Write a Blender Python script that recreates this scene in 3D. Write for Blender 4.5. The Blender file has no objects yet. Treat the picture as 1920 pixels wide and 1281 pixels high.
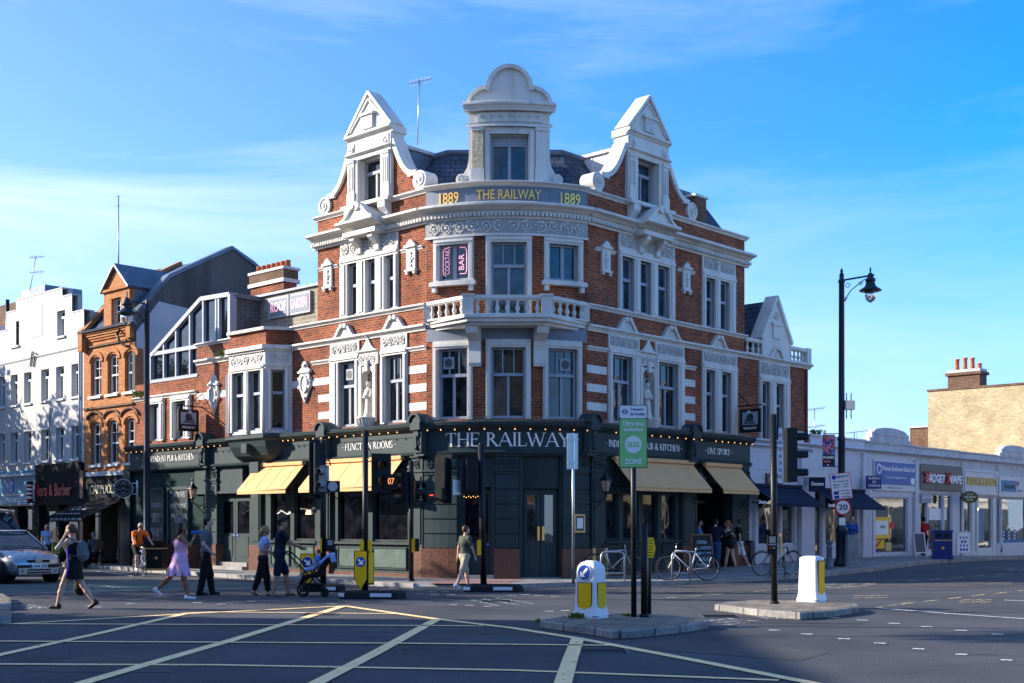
import bpy, math, random
import numpy as np
from mathutils import Vector, Matrix
R_ = math.radians
random.seed(7); np.random.seed(7)
C = bpy.context.scene.collection
sc = bpy.context.scene
# ---------------------------------------------------------------- camera
FPX, CX, HY, CH = 2345.0, 960.0, 984.0, 1.65
cam = bpy.data.cameras.new('camera'); camo = bpy.data.objects.new('camera', cam); C.objects.link(camo)
camo.location = (0, 0, CH); camo.rotation_euler = (R_(90), 0, 0)
cam.sensor_width = 36; cam.lens = FPX/1920*36; cam.shift_y = (HY-640.5)/1920
cam.clip_end = 2000; sc.camera = camo
# ---------------------------------------------------------------- sky and sun
SUN_AZ = (-0.994, 0.108); SUN_EL = R_(22)
w = bpy.data.worlds.new('World'); sc.world = w; w.use_nodes = True
nt = w.node_tree; N = nt.nodes; Lk = nt.links; N.clear()
out = N.new('ShaderNodeOutputWorld'); bg = N.new('ShaderNodeBackground')
sky = N.new('ShaderNodeTexSky'); sky.sky_type = 'NISHITA'; sky.sun_disc = False
sky.sun_elevation = SUN_EL; sky.sun_rotation = math.atan2(SUN_AZ[0], SUN_AZ[1])
sky.altitude = 300; sky.air_density = 1.0; sky.dust_density = 0.3; sky.ozone_density = 2.2
hs = N.new('ShaderNodeMixRGB'); hs.blend_type = 'MULTIPLY'; hs.inputs[0].default_value = 1; hs.inputs[2].default_value = (.62, 1.0, 1.42, 1)
gx = N.new('ShaderNodeMixRGB'); gx.inputs[1].default_value = (1.0, 1.25, 1.75, 1); gx.inputs[2].default_value = (.12, 1.08, 2.0, 1)
gr = N.new('ShaderNodeMapRange'); gr.inputs['From Min'].default_value = -.35; gr.inputs['From Max'].default_value = .4
hz = N.new('ShaderNodeMixRGB'); hz.inputs[2].default_value = (4.3, 5.3, 7.3, 1)
tc = N.new('ShaderNodeTexCoord'); mp = N.new('ShaderNodeMapping'); mp.inputs['Scale'].default_value = (1.1, 1.1, 5.5)
mp.inputs['Rotation'].default_value = (0, R_(-14), 0)
nz = N.new('ShaderNodeTexNoise'); nz.inputs['Scale'].default_value = 2.1; nz.inputs['Detail'].default_value = 9
nz.inputs['Roughness'].default_value = 0.62; nz.inputs['Distortion'].default_value = 0.5
rp = N.new('ShaderNodeValToRGB'); rp.color_ramp.elements[0].position = 0.43; rp.color_ramp.elements[1].position = 0.80
sep = N.new('ShaderNodeSeparateXYZ')
mr = N.new('ShaderNodeMapRange'); mr.inputs['From Min'].default_value = 0.32; mr.inputs['From Max'].default_value = -0.38
mr.inputs['To Min'].default_value = 0.22; mr.inputs['To Max'].default_value = 0.72
Lk.new(sep.outputs['X'], gr.inputs['Value']); Lk.new(gr.outputs[0], gx.inputs[0]); Lk.new(gx.outputs[0], hs.inputs[2])
mu = N.new('ShaderNodeMath'); mu.operation = 'MULTIPLY'
mix = N.new('ShaderNodeMixRGB'); mix.inputs[2].default_value = (6.6, 7.5, 8.9, 1)
Lk.new(sky.outputs[0], hs.inputs[1]); Lk.new(tc.outputs['Generated'], mp.inputs[0]); Lk.new(mp.outputs[0], nz.inputs['Vector'])
Lk.new(nz.outputs['Fac'], rp.inputs[0]); Lk.new(tc.outputs['Generated'], sep.inputs[0]); Lk.new(sep.outputs['X'], mr.inputs['Value'])
Lk.new(rp.outputs['Color'], mu.inputs[0]); Lk.new(mr.outputs[0], mu.inputs[1]); Lk.new(mu.outputs[0], mix.inputs[0])
Lk.new(hs.outputs[0], hz.inputs[1])
hr = N.new('ShaderNodeMapRange'); hr.interpolation_type = 'SMOOTHSTEP'; hr.inputs['From Min'].default_value = .30; hr.inputs['From Max'].default_value = -.06; hr.inputs['To Max'].default_value = 1.0
Lk.new(sep.outputs['Z'], hr.inputs['Value']); Lk.new(hr.outputs[0], hz.inputs[0]); Lk.new(hz.outputs[0], mix.inputs[1]); Lk.new(mix.outputs[0], bg.inputs[0]); bg.inputs[1].default_value = 0.09
Lk.new(bg.outputs[0], out.inputs[0])
sl = bpy.data.lights.new('sun', 'SUN'); sl.energy = 5.0; sl.angle = R_(0.5); sl.color = (1.0, 0.90, 0.76)
so = bpy.data.objects.new('sun', sl); C.objects.link(so)
sd = Vector((SUN_AZ[0]*math.cos(SUN_EL), SUN_AZ[1]*math.cos(SUN_EL), math.sin(SUN_EL)))
so.rotation_euler = sd.to_track_quat('Z', 'Y').to_euler()
so.location = (-20, 10, 30)
vs = sc.view_settings; vs.view_transform = 'Standard'; vs.look = 'None'; vs.exposure = 1.05; vs.gamma = 1
# ---------------------------------------------------------------- materials
M = {}
def s2l(c):
    return tuple(((x/255)/12.92 if x/255 <= .04045 else ((x/255+.055)/1.055)**2.4) for x in c)
def mat(name, col, rough=0.6, metal=0.0, var=0.12, vscale=3.0, bump=0.0, bscale=40.0, dirt=0.0, dcol=(.06,.05,.04), emit=0, spec=0.28, coat=0, trans=0, streak=False):
    m = bpy.data.materials.new(name); m.use_nodes = True
    t = m.node_tree; n = t.nodes; l = t.links; b = n['Principled BSDF']
    b.inputs['Base Color'].default_value = (*col, 1); b.inputs['Roughness'].default_value = rough
    b.inputs['Metallic'].default_value = metal; b.inputs['Specular IOR Level'].default_value = spec
    if coat: b.inputs['Coat Weight'].default_value = coat; b.inputs['Coat Roughness'].default_value = .08
    if trans: b.inputs['Transmission Weight'].default_value = trans
    if emit: b.inputs['Emission Color'].default_value = (*col, 1); b.inputs['Emission Strength'].default_value = emit
    tcn = n.new('ShaderNodeTexCoord'); vec = tcn.outputs['Object']
    if streak:
        mpn = n.new('ShaderNodeMapping'); mpn.inputs['Scale'].default_value = (1, 1, .18); l.new(vec, mpn.inputs[0]); vec2 = mpn.outputs[0]
    else: vec2 = vec
    if var:
        a = n.new('ShaderNodeTexNoise'); a.inputs['Scale'].default_value = vscale; a.inputs['Detail'].default_value = 5; l.new(vec2, a.inputs['Vector'])
        r = n.new('ShaderNodeMapRange'); r.inputs['From Min'].default_value = .3; r.inputs['From Max'].default_value = .7
        r.inputs['To Min'].default_value = 1-var; r.inputs['To Max'].default_value = 1+var; l.new(a.outputs['Fac'], r.inputs['Value'])
        mm = n.new('ShaderNodeVectorMath'); mm.operation = 'SCALE'; mm.inputs[0].default_value = col; l.new(r.outputs[0], mm.inputs['Scale'])
        src = mm.outputs[0]
        if dirt:
            d = n.new('ShaderNodeTexNoise'); d.inputs['Scale'].default_value = vscale*2.3; d.inputs['Detail'].default_value = 8; d.inputs['Roughness'].default_value = .7
            l.new(vec2, d.inputs['Vector']); dr = n.new('ShaderNodeMapRange'); dr.inputs['From Min'].default_value = .52; dr.inputs['From Max'].default_value = .72
            dr.inputs['To Max'].default_value = dirt; l.new(d.outputs['Fac'], dr.inputs['Value'])
            mx = n.new('ShaderNodeMixRGB'); mx.inputs[2].default_value = (*dcol, 1); l.new(dr.outputs[0], mx.inputs[0]); l.new(src, mx.inputs[1]); src = mx.outputs[0]
        l.new(src, b.inputs['Base Color'])
        rr = n.new('ShaderNodeMapRange'); rr.inputs['To Min'].default_value = max(.02, rough-.08); rr.inputs['To Max'].default_value = min(1, rough+.1)
        l.new(a.outputs['Fac'], rr.inputs['Value']); l.new(rr.outputs[0], b.inputs['Roughness'])
    if bump:
        bn = n.new('ShaderNodeTexNoise'); bn.inputs['Scale'].default_value = bscale; bn.inputs['Detail'].default_value = 6; l.new(vec, bn.inputs['Vector'])
        bu = n.new('ShaderNodeBump'); bu.inputs['Strength'].default_value = bump; bu.inputs['Distance'].default_value = .02
        l.new(bn.outputs['Fac'], bu.inputs['Height']); l.new(bu.outputs[0], b.inputs['Normal'])
    M[name] = m; return m
def brick(name, c1, c2, mortar, bw=.225, bh=.075, big=.35, soot=.3, bumpd=.35, ms=.011, scol=(.05,.03,.025)):
    m = bpy.data.materials.new(name); m.use_nodes = True
    t = m.node_tree; n = t.nodes; l = t.links; b = n['Principled BSDF']; b.inputs['Roughness'].default_value = .85; b.inputs['Specular IOR Level'].default_value = .15
    uv = n.new('ShaderNodeUVMap'); uv.uv_map = 'UVMap'
    bt = n.new('ShaderNodeTexBrick'); l.new(uv.outputs[0], bt.inputs['Vector'])
    bt.inputs['Scale'].default_value = 1; bt.inputs['Brick Width'].default_value = bw; bt.inputs['Row Height'].default_value = bh
    bt.inputs['Mortar Size'].default_value = ms; bt.inputs['Mortar Smooth'].default_value = .1
    bt.inputs['Color1'].default_value = (*c1, 1); bt.inputs['Color2'].default_value = (*c2, 1); bt.inputs['Mortar'].default_value = (*mortar, 1)
    bt.inputs['Bias'].default_value = -.1
    tcn = n.new('ShaderNodeTexCoord')
    a = n.new('ShaderNodeTexNoise'); a.inputs['Scale'].default_value = 1.3; a.inputs['Detail'].default_value = 7; a.inputs['Roughness'].default_value = .62; l.new(tcn.outputs['Object'], a.inputs['Vector'])
    r = n.new('ShaderNodeMapRange'); r.inputs['From Min'].default_value = .3; r.inputs['From Max'].default_value = .7; r.inputs['To Min'].default_value = 1-big; r.inputs['To Max'].default_value = 1+big*.6
    l.new(a.outputs['Fac'], r.inputs['Value'])
    mm = n.new('ShaderNodeVectorMath'); mm.operation = 'SCALE'; l.new(bt.outputs['Color'], mm.inputs[0]); l.new(r.outputs[0], mm.inputs['Scale'])
    g = n.new('ShaderNodeTexNoise'); g.inputs['Scale'].default_value = 14; g.inputs['Detail'].default_value = 3; l.new(tcn.outputs['Object'], g.inputs['Vector'])
    gr = n.new('ShaderNodeMapRange'); gr.inputs['From Min'].default_value = .3; gr.inputs['From Max'].default_value = .7; gr.inputs['To Min'].default_value = .78; gr.inputs['To Max'].default_value = 1.22; l.new(g.outputs['Fac'], gr.inputs['Value'])
    m2 = n.new('ShaderNodeVectorMath'); m2.operation = 'SCALE'; l.new(mm.outputs[0], m2.inputs[0]); l.new(gr.outputs[0], m2.inputs['Scale'])
    d = n.new('ShaderNodeTexNoise'); d.inputs['Scale'].default_value = .8; d.inputs['Detail'].default_value = 9; d.inputs['Roughness'].default_value = .7; l.new(tcn.outputs['Object'], d.inputs['Vector'])
    dr = n.new('ShaderNodeMapRange'); dr.inputs['From Min'].default_value = .52; dr.inputs['From Max'].default_value = .78; dr.inputs['To Max'].default_value = soot; l.new(d.outputs['Fac'], dr.inputs['Value'])
    mx = n.new('ShaderNodeMixRGB'); mx.inputs[2].default_value = (*scol, 1); l.new(dr.outputs[0], mx.inputs[0]); l.new(m2.outputs[0], mx.inputs[1])
    l.new(mx.outputs[0], b.inputs['Base Color'])
    bu = n.new('ShaderNodeBump'); bu.inputs['Strength'].default_value = bumpd; bu.inputs['Distance'].default_value = .01; bu.invert = True
    l.new(bt.outputs['Fac'], bu.inputs['Height']); l.new(bu.outputs[0], b.inputs['Normal'])
    M[name] = m; return m
def glass(name, tint, rough=.03, wav=.0, spec=1.0, cw=.35):
    m = bpy.data.materials.new(name); m.use_nodes = True
    t = m.node_tree; n = t.nodes; l = t.links; b = n['Principled BSDF']
    b.inputs['Base Color'].default_value = (*tint, 1); b.inputs['Roughness'].default_value = rough
    b.inputs['Specular IOR Level'].default_value = .5; b.inputs['IOR'].default_value = 1.5
    b.inputs['Coat Weight'].default_value = cw; b.inputs['Coat Roughness'].default_value = .01; b.inputs['Coat IOR'].default_value = 1.5
    tcn = n.new('ShaderNodeTexCoord'); a = n.new('ShaderNodeTexNoise'); a.inputs['Scale'].default_value = 1.6; a.inputs['Detail'].default_value = 1; l.new(tcn.outputs['Object'], a.inputs['Vector'])
    bu = n.new('ShaderNodeBump'); bu.inputs['Strength'].default_value = .25+wav; bu.inputs['Distance'].default_value = .03; l.new(a.outputs['Fac'], bu.inputs['Height'])
    l.new(bu.outputs[0], b.inputs['Coat Normal']); l.new(bu.outputs[0], b.inputs['Normal'])
    nn = n.new('ShaderNodeTexNoise'); nn.inputs['Scale'].default_value = 2.7; nn.inputs['Detail'].default_value = 4; l.new(tcn.outputs['Object'], nn.inputs['Vector'])
    r = n.new('ShaderNodeMapRange'); r.inputs['From Min'].default_value = .35; r.inputs['From Max'].default_value = .7; r.inputs['To Min'].default_value = .3; r.inputs['To Max'].default_value = 2.2; l.new(nn.outputs['Fac'], r.inputs['Value'])
    mm = n.new('ShaderNodeVectorMath'); mm.operation = 'SCALE'; mm.inputs[0].default_value = tint; l.new(r.outputs[0], mm.inputs['Scale']); l.new(mm.outputs[0], b.inputs['Base Color'])
    M[name] = m; return m
brick('brick_red', (.33,.075,.03), (.14,.032,.019), (.26,.18,.12), big=.4, soot=.55, ms=.009)
brick('brick_orange', (.46,.165,.05), (.32,.095,.03), (.42,.28,.16), big=.16, soot=.1, ms=.008)
brick('brick_yellow', (.50,.41,.24), (.36,.27,.15), (.46,.39,.27), big=.25, soot=.3, scol=(.28,.20,.12))
brick('brick_grey', (.33,.29,.23), (.22,.20,.16), (.42,.38,.31), bw=.45, bh=.14, big=.2, soot=.3)
brick('brick_brown', (.16,.07,.04), (.10,.05,.03), (.2,.16,.12), soot=.3)
brick('slate', (.075,.105,.15), (.045,.065,.10), (.015,.018,.022), bw=.3, bh=.22, big=.4, soot=.2, ms=.012)
brick('slate_pale', (.16,.17,.18), (.12,.13,.14), (.05,.05,.05), bw=.45, bh=.12, big=.2, soot=.1, ms=.008)
brick('green_brick', (.018,.045,.045), (.015,.038,.038), (.01,.025,.025), big=.15, soot=.1, bumpd=.8)
brick('flags', (.30,.285,.27), (.235,.225,.215), (.12,.115,.11), bw=.75, bh=.6, big=.25, soot=.45, scol=(.10,.095,.09), ms=.02)
brick('setts', (.27,.235,.185), (.19,.165,.13), (.10,.09,.075), bw=.4, bh=.4, big=.3, soot=.6, scol=(.12,.105,.085), ms=.02)
brick('kerb_blocks', (.30,.29,.27), (.22,.21,.20), (.07,.068,.065), bw=.9, bh=.5, big=.35, soot=.5, scol=(.13,.12,.11), ms=.02)
brick('flags_red', (.36,.22,.20), (.29,.17,.16), (.16,.11,.10), bw=.4, bh=.4, big=.25, soot=.35, scol=(.14,.12,.11), ms=.02)
mat('stucco', (.62,.595,.545), .6, var=.10, vscale=1.5, bump=.15, bscale=24, dirt=.5, dcol=(.30,.27,.22), streak=True)
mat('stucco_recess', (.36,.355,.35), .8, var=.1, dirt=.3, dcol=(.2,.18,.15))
mat('stucco_old', (.52,.52,.53), .7, var=.12, vscale=2, bump=.15, bscale=20, dirt=.65, dcol=(.16,.15,.13))
mat('white_render', (.47,.465,.455), .75, var=.08, vscale=.8, bump=.1, dirt=.4, dcol=(.40,.385,.36), streak=True)
mat('render_decay', (.50,.42,.27), .9, var=.35, vscale=9, bump=1, bscale=16)
mat('grey_band', (.18,.21,.25), .6, var=.08)
mat('grey_paint', (.30,.33,.38), .5, var=.08, vscale=5, dirt=.15)
mat('white_paint', (.62,.62,.61), .45, var=.04, dirt=.1, dcol=(.4,.38,.35))
mat('lilac_paint', (.56,.57,.62), .5, var=.05, dirt=.08, dcol=(.4,.4,.4))
mat('green_paint', (.033,.052,.055), .5, var=.12, vscale=2, bump=.05, dirt=.1, dcol=(.06,.09,.085), spec=.15)
mat('shop_black', (.010,.011,.014), .7, var=.2, spec=.1)
mat('green_worn', (.085,.125,.11), .35, var=.15, vscale=3, bump=.1, dirt=.3, dcol=(.22,.25,.22))  # paler, worn green of the stall riser panels on the left facade
mat('green_dark', (.011,.024,.026), .4, var=.1)
mat('granite', (.13,.06,.042), .35, var=.4, vscale=16, bump=.05, dirt=.5, dcol=(.30,.20,.16))
mat('awning', (.74,.42,.185), .8, var=.04, vscale=1.2)
mat('awning_navy', (.008,.015,.04), .8, var=.2)
mat('awning_black', (.010,.011,.014), .9, var=.2, spec=.08)
mat('gold', (1.0,.58,.16), .35, metal=.6, var=.05)
mat('gold_sign', (.70,.48,.16), .5, var=.1)
mat('letter_white', (.85,.85,.82), .5, var=0)
mat('letter_grey', (.42,.46,.47), .6, var=0)
mat('lead', (.12,.15,.19), .45, metal=.3, var=.25, vscale=1.5, dirt=.3, dcol=(.25,.27,.3))
mat('lead_white', (.65,.66,.68), .5, var=.15, vscale=2, dirt=.2)
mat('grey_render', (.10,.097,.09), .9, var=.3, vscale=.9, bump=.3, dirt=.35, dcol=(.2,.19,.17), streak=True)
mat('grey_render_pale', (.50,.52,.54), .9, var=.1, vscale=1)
mat('asphalt', (.080,.083,.092), .85, var=.28, vscale=.35, bump=.9, bscale=120, dirt=.5, dcol=(.055,.055,.057), spec=.2)
def cracks(nm, sc_, wd):
    m = M[nm]; n = m.node_tree.nodes; l = m.node_tree.links; b = n['Principled BSDF']; src = b.inputs['Base Color'].links[0].from_socket
    tcn = n.new('ShaderNodeTexCoord'); ns = n.new('ShaderNodeTexNoise'); ns.inputs['Scale'].default_value = 1.3; ns.inputs['Detail'].default_value = 6; l.new(tcn.outputs['Object'], ns.inputs['Vector'])
    ad = n.new('ShaderNodeMixRGB'); ad.blend_type = 'ADD'; ad.inputs[0].default_value = .9; l.new(tcn.outputs['Object'], ad.inputs[1]); l.new(ns.outputs['Color'], ad.inputs[2])
    v = n.new('ShaderNodeTexVoronoi'); v.feature = 'DISTANCE_TO_EDGE'; v.inputs['Scale'].default_value = sc_; l.new(ad.outputs[0], v.inputs['Vector'])
    r = n.new('ShaderNodeMapRange'); r.inputs['From Min'].default_value = 0; r.inputs['From Max'].default_value = wd; r.inputs['To Min'].default_value = .75; r.inputs['To Max'].default_value = 0; l.new(v.outputs['Distance'], r.inputs['Value'])
    mk = n.new('ShaderNodeTexNoise'); mk.inputs['Scale'].default_value = .22; l.new(tcn.outputs['Object'], mk.inputs['Vector']); mr2 = n.new('ShaderNodeMapRange'); mr2.inputs['From Min'].default_value = .48; mr2.inputs['From Max'].default_value = .6; l.new(mk.outputs['Fac'], mr2.inputs['Value'])
    mu2 = n.new('ShaderNodeMath'); mu2.operation = 'MULTIPLY'; l.new(r.outputs[0], mu2.inputs[0]); l.new(mr2.outputs[0], mu2.inputs[1])
    sp_ = n.new('ShaderNodeTexNoise'); sp_.inputs['Scale'].default_value = 38; sp_.inputs['Detail'].default_value = 2; l.new(tcn.outputs['Object'], sp_.inputs['Vector']); sr = n.new('ShaderNodeMapRange'); sr.inputs['From Min'].default_value = .35; sr.inputs['From Max'].default_value = .72; sr.inputs['To Min'].default_value = .72; sr.inputs['To Max'].default_value = 1.5; l.new(sp_.outputs['Fac'], sr.inputs['Value'])
    sc2 = n.new('ShaderNodeVectorMath'); sc2.operation = 'SCALE'; l.new(src, sc2.inputs[0]); l.new(sr.outputs[0], sc2.inputs['Scale'])
    mx = n.new('ShaderNodeMixRGB'); mx.inputs[2].default_value = (.02, .02, .022, 1); l.new(mu2.outputs[0], mx.inputs[0]); l.new(sc2.outputs[0], mx.inputs[1]); l.new(mx.outputs[0], b.inputs['Base Color'])
cracks('asphalt', .45, .012)
mat('asphalt_patch', (.088,.086,.085), .85, var=.2, vscale=1, bump=.8, bscale=120, spec=.2); cracks('asphalt_patch', .9, .008)
mat('asphalt_teal', (.065,.115,.11), .85, var=.25, vscale=1.1, bump=.5, bscale=150, dirt=.45, dcol=(.08,.085,.085))
mat('kerb_stone', (.30,.29,.275), .8, var=.2, vscale=3, bump=.2, dirt=.4, dcol=(.15,.14,.13))
mat('island_stone', (.30,.26,.20), .9, var=.25, vscale=4, bump=.3, bscale=30, dirt=.5, dcol=(.14,.12,.09))
def worn(name, col, amt, sc_=9):
    m = mat(name, col, .75, var=.12, vscale=4); n = m.node_tree.nodes; l = m.node_tree.links; b = n['Principled BSDF']
    tcn = n.new('ShaderNodeTexCoord'); a = n.new('ShaderNodeTexNoise'); a.inputs['Scale'].default_value = sc_; a.inputs['Detail'].default_value = 10; a.inputs['Roughness'].default_value = .75
    l.new(tcn.outputs['Object'], a.inputs['Vector']); r = n.new('ShaderNodeMapRange'); r.inputs['From Min'].default_value = amt-.03; r.inputs['From Max'].default_value = amt+.05; l.new(a.outputs['Fac'], r.inputs['Value'])
    l.new(r.outputs[0], b.inputs['Alpha'])
worn('mark_white', (.70,.70,.68), .43); worn('mark_white_worn', (.62,.62,.61), .52); worn('mark_yellow', (1.0,.70,.34), .37, 6); worn('mark_yellow_worn', (.6,.5,.28), .47)
worn('mark_red', (.42,.16,.15), .46)
mat('metal_black', (.010,.011,.013), .42, var=.1, spec=.25)
mat('lamp_post_paint', (.012,.02,.035), .35, var=.15)
mat('metal_grey', (.42,.44,.46), .35, metal=.8, var=.1)
mat('steel', (.6,.6,.6), .25, metal=1, var=.05)
mat('rubber', (.015,.015,.016), .7, var=.3, vscale=8)
mat('plastic_white', (.74,.76,.79), .35, var=.03)
mat('refl_yellow', (1.0,.55,.01), .4, var=.05)
mat('sign_blue', (.01,.05,.32), .35, var=.03); mat('sign_green', (.26,.60,.22), .4, var=.03); mat('sign_red', (.55,.02,.02), .4, var=.03)
mat('ink', (.01,.01,.012), .5, var=0); mat('paper', (.8,.8,.78), .6, var=.04)
mat('terracotta', (.42,.12,.05), .8, var=.2, dirt=.3)
mat('wood', (.20,.09,.04), .6, var=.3, vscale=8); mat('blackboard', (.015,.018,.018), .7, var=.2)
mat('chalk', (.35,.55,.65), .8, var=0)
mat('neon_pink', (.9,.42,.55), .5, var=0, emit=.35)
mat('bulb', (1.0,.5,.16), .4, var=0, emit=1.3); mat('bulb_soft', (1.0,.62,.3), .4, var=0, emit=1.6)
mat('lantern_glass', (.55,.40,.30), .15, var=.05, trans=.5); mat('clear_globe', (.75,.8,.85), .05, var=0, trans=.9)
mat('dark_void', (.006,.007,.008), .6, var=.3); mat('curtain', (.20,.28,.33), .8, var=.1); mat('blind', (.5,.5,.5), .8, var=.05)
mat('shop_blue', (.015,.10,.36), .4, var=.06); mat('shop_teal', (.02,.17,.32), .4, var=.1)
mat('shop_grey', (.07,.065,.07), .4, var=.06); mat('olive', (.10,.10,.03), .5, var=.1)
mat('bin_blue', (.01,.035,.19), .35, var=.08)
mat('leaf', (.055,.10,.025), .6, var=.4, vscale=3); mat('bark', (.10,.07,.05), .9, var=.3, bump=.5)
mat('weed', (.13,.20,.04), .7, var=.3)
mat('statue', (.62,.58,.50), .8, var=.12, vscale=6)
mat('red_plastic', (.28,.012,.02), .4, var=.05); mat('lit_red', (1,.05,.03), .4, var=0, emit=1.5)
mat('amber_led', (1,.32,.08), .4, var=0, emit=.8)
glass('glass', (.010,.013,.018)); glass('glass_blue', (.012,.03,.05)); glass('glass_shop', (.02,.022,.025), wav=-.18, cw=1); M['glass_shop'].node_tree.nodes['Principled BSDF'].inputs['Coat IOR'].default_value = 2.1; glass('glass_dark', (.006,.006,.008))
# ---------------------------------------------------------------- frames: facades as planes (t along, o outward, z up)
class Fr:
    seg = 1
    def __init__(s, o, u, n):
        s.o, s.u, s.n = o, u, n
    def p(s, t, o, z): return (s.o[0]+t*s.u[0]+o*s.n[0], s.o[1]+t*s.u[1]+o*s.n[1], z)
    def t(s, px, o=0):
        k = (px-CX)/FPX; bx = s.o[0]+o*s.n[0]; by = s.o[1]+o*s.n[1]
        return (k*by-bx)/(s.u[0]-k*s.u[1])
    def z(s, px, py, o=0):
        t = s.t(px, o); y = s.p(t, o, 0)[1]
        return CH+(HY-py)*y/FPX
class Arc(Fr):
    def __init__(s, cx, cy, R): s.cx, s.cy, s.R = cx, cy, R
    def p(s, t, o, z):
        a = t/s.R; return (s.cx+(s.R+o)*math.sin(a), s.cy-(s.R+o)*math.cos(a), z)
    def t(s, px, o=0):
        k = (px-CX)/FPX; lo, hi = -2.6, 2.6
        for _ in range(40):
            m = (lo+hi)/2; q = s.p(m, o, 0)
            if q[0]/q[1] < k: lo = m
            else: hi = m
        return (lo+hi)/2
VL = Vector((-2510, FPX)).normalized(); VR = Vector((2190, FPX)).normalized()
FL = Fr((-2.47, 36.2), (VL.x, VL.y), (-VL.y, VL.x)); FRt = Fr((2.16, 36.2), (VR.x, VR.y), (VR.y, -VR.x))
_s = .65; _c = 4.63; RA = _c*_c/8/_s+_s/2
FC = Arc(-.155, 36.2-_s+RA, RA); TA = RA*math.asin(_c/2/RA)
def ident(): return Fr((0, 0), (1, 0), (0, -1))
def sst(x, a, b):
    x = min(1, max(0, (x-a)/(b-a))); return x*x*(3-2*x)
def gz(x, y):
    t = (x-2.16)*VR.x+(y-36.2)*VR.y
    lat = sst((x-2.16)*VR.y-(y-36.2)*VR.x, 16, 7)
    return lat*(.27*sst(t, -1, 15)-.22*sst(t, 19, 34))*sst(x, 1, 4)
def gp(px, py, h=0.0):
    d = CH*FPX/(py-HY) if py > HY+1 else 400
    for _ in range(12):
        x = (px-CX)/FPX*d; z = gz(x, d)+h; d = (CH-z)*FPX/(py-HY)
    return ((px-CX)/FPX*d, d)
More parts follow.
